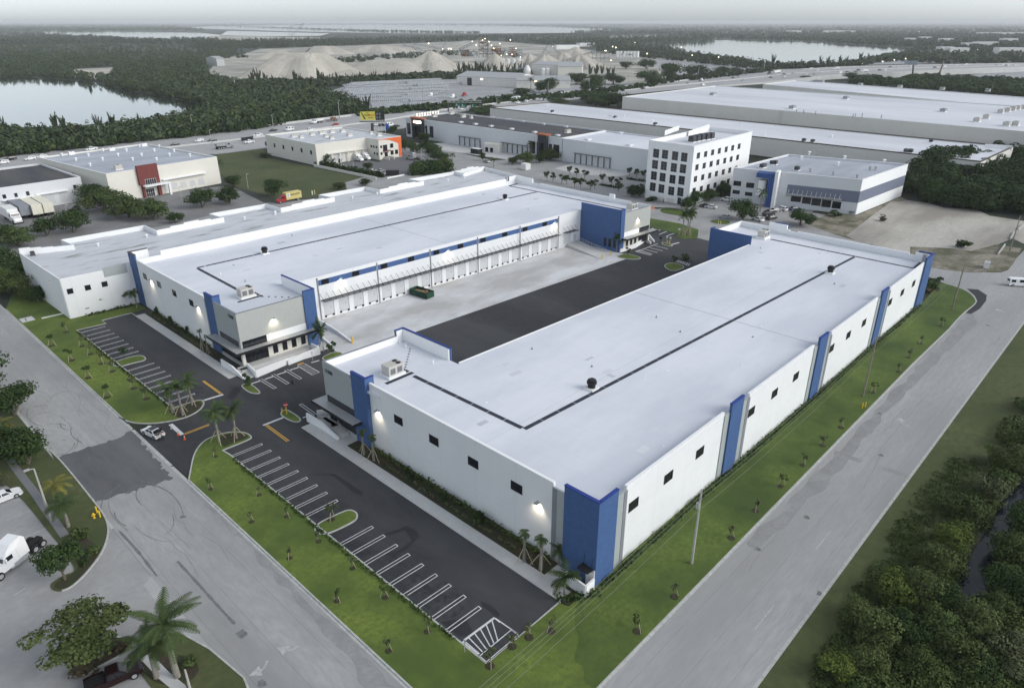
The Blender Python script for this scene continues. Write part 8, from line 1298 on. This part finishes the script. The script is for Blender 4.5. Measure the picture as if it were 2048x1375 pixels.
p0,p1,p2 = G('b1',1165,790),G('b1',1345,845),G('b1',1408,805); dv = (p1 - p0).to_2d(); L = dv.length; dv = dv / L; nv = Vector((-dv.y,dv.x)); wd = max(2.2,min(2.6,abs((p2 - p1).to_2d().dot(nv)))); sgn = 1 if (p2 - p1).to_2d().dot(nv) > 0 else -1; DC = thing('roll_off_container','open green roll off container full of cardboard in the dock court','container',tuple(p0)); P_ = [p0.to_2d(),p1.to_2d(),p1.to_2d() + nv * wd * sgn,p0.to_2d() + nv * wd * sgn]
f = MB(); f.strip([P_[0],P_[1]],.1,.25,1.75); f.strip([P_[1] + nv * sgn * .06,P_[2] - nv * sgn * .06],.1,.25,1.745); f.strip([P_[2],P_[3]],.1,.25,1.75); f.strip([P_[3] - nv * sgn * .06,P_[0] + nv * sgn * .06],.1,.25,1.745); f.prism([q + (sum(P_,Vector((0,0))) / 4 - q) * .03 for q in P_],.2,.3); f.build('body',m['bin green'],DC); f = MB()
for k in range(9):
 for q0,q1,s_ in ((P_[0],P_[1],-1),(P_[3],P_[2],1)): c_ = q0.lerp(q1,(k + .5) / 9); f.strip([c_ + nv * sgn * s_ * .06 - dv * .06,c_ + nv * sgn * s_ * .06 + dv * .06],.1,.3,1.7)
f.build('rib',m['bin green'],DC); rr = random.Random(4); f = MB()
for k in range(26): c_ = P_[0].lerp(P_[1],rr.uniform(.08,.92)).lerp(P_[3].lerp(P_[2],rr.uniform(.08,.92)),rr.uniform(.15,.85)); s_ = rr.uniform(.25,.6); z = rr.uniform(1.0,1.55); a = rr.uniform(0,3); e = Vector((math.cos(a),math.sin(a))) * s_; f.quadset([(*(c_ - e),z),(*(c_ + Vector((-e.y,e.x)) * .6),z + .1),(*(c_ + e),z + rr.uniform(0,.3)),(*(c_ - Vector((-e.y,e.x)) * .6),z)],[(0,1,2,3)])
f.prism([q + (sum(P_,Vector((0,0))) / 4 - q) * .06 for q in P_],.31,1.0); tag(f.build('rubbish_heap',m['cardboard']),'heap of cardboard rubbish lying in the open green container','rubbish');
def bollard(n,x,y,label,h=1.15,mat='yellow',r=.11,z=0,group='yellow bollards'): p = G(n,x,y,z); o = MB().lathe([(r,0),(r,h * .92),(r * .6,h)],tuple(p),10).build('bollard',m[mat]); tag(o,label,'bollard',group)
bollard('w1',1490,945,'yellow bollard at the foot of the near dock ramp wall',1.6,r=.16); bollard('b2',665,885,'yellow bollard at the far dock ramp, left of two',1.5,r=.16); bollard('b2',780,838,'yellow bollard at the far dock ramp, right of two',1.5,r=.16); bollard('z3',112,850,'short yellow bollard at the tip of the sign island',1.0); bollard('b8',835,535,'yellow bollard by the hydrant across the front road, left',1.1,z=.12); bollard('b8',862,572,'yellow bollard by the hydrant across the front road, right',1.1,z=.12); bollard('z8',972,722,'yellow bollard by the middle utility pole, left',1.0,z=.13); bollard('z8',985,718,'yellow bollard by the middle utility pole, right',1.0,z=.13); bollard('d8',905,1010,'pale bollard on the far sign island, left',1.2,'truck yellow'); bollard('d8',935,1015,'pale bollard on the far sign island, right',1.2,'truck yellow'); bollard('d8',1705,690,'pale bollard on the grass by the far car park, left',1.2,'truck yellow'); bollard('d8',1740,695,'pale bollard on the grass by the far car park, right',1.2,'truck yellow'); bollard('d1',1735,400,'white post on the grass behind the older roof, left',1.6,'white plain',.25); bollard('d1',1835,385,'yellowish post on the grass behind the older roof, right',1.8,'truck yellow',.2)
p = G('b8',810,580,.12); FH = thing('fire_hydrant','yellow fire hydrant on the grass across the front road','hydrant',tuple(p)); MB().lathe([(.18,0),(.13,.08),(.13,.55),(.19,.58),(.17,.7),(.07,.82),(.04,.88)],tuple(p),12).build('barrel',m['yellow'],FH); f = MB(); f.tube([p + Vector((-.28,0,.45)),p + Vector((.28,0,.45))],.07,8); f.tube([p + Vector((0,-.25,.45)),p + Vector((0,.0,.45))],.08,8); f.build('nozzle',m['yellow'],FH)
def cone(n,x,y,label,h=.75,mat='cone orange'): p = G(n,x,y,.03); t = thing('traffic_cone',label,'cone',tuple(p),group='traffic cones'); MB().lathe([(.16,.04),(.03,h)],tuple(p),12).build('cone',m[mat],t); MB().box(p.x - .2,p.x + .2,p.y - .2,p.y + .2,p.z,p.z + .039).build('base',m[mat],t); MB().lathe([(.112,h * .45),(.085,h * .65)],(p.x,p.y,p.z),12).build('stripe',m['paint white'],t)
cone('b6',798,748,'orange cone at the inner end of the white stop bar',.8); cone('b6',885,805,'orange cone with white band off the end of the stop bar',.95); cone('b6',702,660,'grey looking cone beside the middle of the stop bar',.8,'metal'); cone('d8',655,435,'tall orange cone on the far drive, left of two',1.4); cone('d8',690,440,'tall orange cone on the far drive, right of two',1.2)
a,c_ = G('d8',620,460),G('d8',690,450); t = thing('road_barrier','low orange barrier lying before the far cones','barrier',tuple(a)); MB().strip([a,c_],.3,0,.35).build('body',m['cone orange'],t)
def sign(n,x,y,top,label,face,mat,r=.38,post='yellow',rz=0,shape=16,bar=None,pr=.05):
 p = G(n,x,y,.12); h_ = max(1.7,HT(p,*top)); t = thing('road_sign',label,'sign',tuple(p)); MB().tube([p,(p.x,p.y,h_)],pr,8).build('post',m[post],t); d = Vector((-p.x,-p.y,0)).normalized(); d = Matrix.Rotation(rz,4,'Z') @ d; q = Vector((p.x,p.y,h_)) + d * .07; s_ = Vector((-d.y,d.x,0)); f = MB(); V = [q + s_ * math.cos(k * 2 * math.pi / shape + math.pi / shape) * r + Vector((0,0,math.sin(k * 2 * math.pi / shape + math.pi / shape) * r)) for k in range(shape)]; f.quadset(V + [v_ + d * .02 for v_ in V],[tuple(range(shape))[::-1],tuple(range(shape,2 * shape))] + [(k,(k + 1) % shape,shape + (k + 1) % shape,shape + k) for k in range(shape)]); pl = f.build('sign_plate',m[mat],t)
 if bar: g_ = MB(); c_ = q + d * .021; g_.quadset([c_ - s_ * r * .75 + Vector((0,0,-r * .18)),c_ + s_ * r * .75 + Vector((0,0,-r * .18)),c_ + s_ * r * .75 + Vector((0,0,r * .18)),c_ - s_ * r * .75 + Vector((0,0,r * .18))],[(0,1,2,3)]); g_.build('sign_bar',m[bar],pl)
 return t
sign('z3',155,858,('z3',150,772),'round red no entry sign on a yellow post on the small kerbed island',0,'red',.42,'yellow',bar='paint white',pr=.09); sign('b5',1688,830,('b5',1672,715),'slim grey sign post beside the office ramp wall',0,'metal',.18,'metal',shape=4); sign('b2',1490,690,('b2',1488,598),'white backed sign on the far sign island, left',0,'white plain',.35,'truck yellow',shape=4); sign('b2',1535,695,('b2',1535,610),'white backed sign on the far sign island, right',0,'white plain',.42,'truck yellow',shape=4); sign('b2',1648,560,('b2',1648,518),'square white sign at the edge of the far lawn',0,'white plain',.45,'metal',shape=4); sign('z7',85,1165,('z7',82,1095),'slim grey sign post at the hatched end of the near car park',0,'metal',.15,'metal',shape=4); sign('d5',1100,640,('d5',1098,560),'round sign on a thin post at the end of the low field wall',0,'metal',.5,'metal'); sign('b2',1412,675,('b2',1415,630),'dark sign board on a post at the far office steps',0,'frame black',.55,'frame black',shape=4)
def lowbox(name,label,cat,pts,wd,h,mat,z=0): return tag(MB().strip(pts,wd,z,h).build(name,m[mat]),label,cat)
lowbox('low_wall','long cream low wall along the edge of the grass field','wall',[G('d5',60,462),G('d5',970,652)],.35,1.2,'wall cream'); lowbox('low_wall','white low wall before the dark container at the lot gate','wall',[G('d5',1130,640),G('d5',1380,590)],.35,.6,'white plain'); lowbox('low_wall','pale low wall at the right end of the orange corner lot','wall',[G('d5',1660,370),G('d5',1720,445)],.3,1.2,'white plain'); lowbox('concrete_block','white concrete block wall by the dirt lot gate, nearer one','barrier',[G('c7',1005,515),G('c7',1085,405)],.35,.6,'kerb'); lowbox('concrete_block','white concrete block wall by the dirt lot gate, farther one','barrier',[G('c7',1145,340),G('c7',1190,262)],.35,.6,'kerb'); lowbox('concrete_block','white concrete block wall by the dirt lot, at the picture edge','barrier',[G('c7',1235,230),G('c7',1306,170)],.35,.6,'kerb')
def skip(label,n,a,b_,c_,h,mat,lid='metal dark',name='container'):
 p,q,r_ = G(n,*a),G(n,*b_),G(n,*c_); d = (q - p).to_2d(); n_ = Vector((-d.y,d.x)).normalized(); w_ = (r_ - q).to_2d().dot(n_); w_ = math.copysign(max(2.2,min(3,abs(w_))),w_); t = thing(name,label,'container',tuple(p)); P_ = [p.to_2d(),q.to_2d(),q.to_2d() + n_ * w_,p.to_2d() + n_ * w_]; MB().prism(P_,.12,h).build('body',m[mat],t); MB().prism([v_ + (v_ - (P_[0] + P_[2]) / 2) * .02 for v_ in P_],h + .001,h + .12).build('lid',m[lid],t); return t
skip('black enclosed container by the lot gate of the orange corner building','d5',(1115,600),(1305,595),(1300,560),2.4,'frame black'); skip('green rubbish bin at the orange corner dock','d5',(370,405),(460,405),(455,375),1.6,'bin green','bin green','rubbish_bin'); skip('black container with white end in the grey warehouse court','c5',(825,545),(905,558),(955,545),2.6,'frame black','trailer white'); skip('small white walled store with dark opening in the grey lot','c5',(1340,710),(1390,722),(1440,712),2.8,'trailer white','trailer white','store'); skip('white transformer box on a stand at the dirt lot edge','c7',(835,670),(900,680),(908,640),1.6,'trailer white','metal','utility_box'); skip('green bin at the last dock opening of the banded warehouse','a7',(595,758),(655,762),(660,735),1.7,'bin green','bin green','rubbish_bin')
t = thing('fence','dark mesh gate at the left end of the field wall','fence',tuple(G('d5',60,450))); [MB().tube([G('d5',60 + k * 22,452 - k * 1),G('d5',60 + k * 22,452 - k * 1) + Vector((0,0,2))],.05,5).build('post',m['frame black'],t) for k in range(6)]; MB().strip([G('d5',60,452),G('d5',170,447)],.04,.2,1.9).build('mesh',m['metal dark'],t)
p = G('a8',235,1030); tag(MB().box(p.x - 1.3,p.x + 1.3,p.y - 1.5,p.y + 1.5,.1,.22).build('concrete_pad',m['concrete']),'square concrete pad with small hatches on the grass by the front road','pad'); f = MB(); [f.box(p.x - .5 + .1 * k,p.x - .3 + .1 * k,p.y - 1.2 + k * .8,p.y - .7 + k * .8,.221,.26) for k in range(3)]; tag(f.build('hatch_cover',m['frame black']),'three dark hatch covers set in the concrete pad','hatch')
gs = MB(); a,c_ = G('a8',360,1020),G('a8',560,975); gs.strip([a,c_],.8,.1,.2); tag(gs.build('low_wall',m['wall cream']),'thin pale kerb line on the grass at the older building end','kerb')
GRL = [D[i].lerp(D[i + 1],.0) for i in range(6,30)]; gt = thing('guard_rail','thin metal guard rail along the near side of the highway','guard rail',(0,0,0)); f = MB(); [f.tube([GRL[i] + Vector((0,0,.7)),GRL[i + 1] + Vector((0,0,.7))],.14,4,False) for i in range(len(GRL) - 1)]; f.build('rail',m['metal'],gt); f = MB(); [f.tube([q,q + Vector((0,0,.75))],.1,4) for q in along(GRL,60)]; o = f.build('posts',m['metal'],gt); o['kind'] = 'stuff'
# ---------------------------------------------------------------- people
def person(label,p,rz,top,legs,pose='stand'):
 t = thing('person',label,'person',(p[0],p[1],p[2])); lean = .0 if pose == 'stand' else .28
 J = dict(pel=(0,0,.93),bel=(lean * .3,0,1.08),ch=(lean * .8,0,1.30),nk=(lean * 1.15,0,1.49),hd=(lean * 1.35,0,1.60),tp=(lean * 1.45,0,1.72)); E_ = []; V = []; Rd_ = []; ix = {}
 def add(k,q,r_): ix[k] = len(V); V.append(q); Rd_.append(r_)
 for k,r_ in (('pel',.135),('bel',.13),('ch',.15),('nk',.06),('hd',.10),('tp',.075)): add(k,J[k],r_)
 for a,c in (('pel','bel'),('bel','ch'),('ch','nk'),('nk','hd'),('hd','tp')): E_.append((ix[a],ix[c]))
 for s in (-1,1):
  fw = .45 if pose != 'stand' else .05
  for k,q,r_,par in (('hip',(0,s * .1,.9),.10,'pel'),('kn',(.03 * s,s * .11,.48),.062,'hip'),('an',(-.05 + .06 * s,s * .12,.09),.042,'kn'),('to',(.12 + .06 * s,s * .13,.04),.04,'an'),('sh',(lean * 1.0,s * .2,1.40),.065,'ch'),('el',(lean + fw * .35,s * .27,1.14),.045,'sh'),('wr',(lean + fw,s * .2,.98 if pose == 'stand' else 1.0),.032,'el'),('ha',(lean + fw + .06,s * .19,.9 if pose == 'stand' else .99),.036,'wr')): add(k + str(s),q,r_); E_.append((ix[par + ('' if par in ix and par in ('pel','ch') else str(s))],ix[k + str(s)]))
 def skin(name,keep,grow,mat,sub=2):
  idx = [i for k,i in ix.items() if keep(k)]; mp_ = {o: n for n,o in enumerate(idx)}; me = bpy.data.meshes.new(name); me.from_pydata([V[i] for i in idx],[(mp_[a],mp_[c]) for a,c in E_ if a in mp_ and c in mp_],[]); o = bpy.data.objects.new(name,me); COL.objects.link(o); sk = o.modifiers.new('skin','SKIN');
  for n,i in enumerate(idx): me.skin_vertices[0].data[n].radius = (Rd_[i] * grow,) * 2; me.skin_vertices[0].data[n].use_root = n == 0
  o.modifiers.new('sub','SUBSURF').levels = sub; o.modifiers['sub'].render_levels = sub; dg = bpy.context.evaluated_depsgraph_get(); me2 = bpy.data.meshes.new_from_object(o.evaluated_get(dg)); bpy.data.objects.remove(o); me2.materials.clear(); me2.materials.append(m[mat]); r_ = link(name,me2,t); return r_
 skin('body',lambda k: True,1.0,'skin'); skin('shirt',lambda k: k in ('pel','bel','ch') or k[:2] in ('sh','el') ,1.14,top); skin('trousers',lambda k: k == 'pel' or k[:2] in ('hi','kn','an'),1.16,legs); hx = J['hd']; MB().lathe([(.02,.16),(.085,.12),(.112,.04),(.108,-.02)],(hx[0] - .015 + p[0],hx[1] + p[1],hx[2] + .02 + p[2]),12).build('hair',m['hair'],t)
 t.rotation_euler = (0,0,rz); return t
p = G('b5',1415,1180); person('person in dark clothes standing on the asphalt before the office ramp',(p.x,p.y,.03),R(200),'cloth dark','cloth dark')
p = G('b6',592,830); q = ec.location; person('person in a grey shirt leaning into the open boot of the white car',(p.x,p.y,.03),ang2(p,q),'cloth gray','cloth dark','lean')
p = G('d8',838,372); person('person in dark clothes at the garage openings of the office block',(p.x,p.y,.03),R(120),'cloth dark','cloth dark')
# ---------------------------------------------------------------- the damp air
hz = MB().box(-9000,30000,-16000,30000,-1,78).build('haze',bpy.data.materials.new('haze')); hz['kind'] = 'stuff'; tag(hz,'thin pale evening haze over the whole view','haze'); hm_ = hz.data.materials[0]; hm_.use_nodes = True; hn = hm_.node_tree.nodes; hn.clear(); hv_ = hn.new('ShaderNodeVolumePrincipled'); hv_.inputs['Color'].default_value = (.97,.985,1.0,1); hv_.inputs['Density'].default_value = 8e-5; ho = hn.new('ShaderNodeOutputMaterial'); hm_.node_tree.links.new(hv_.outputs[0],ho.inputs['Volume'])
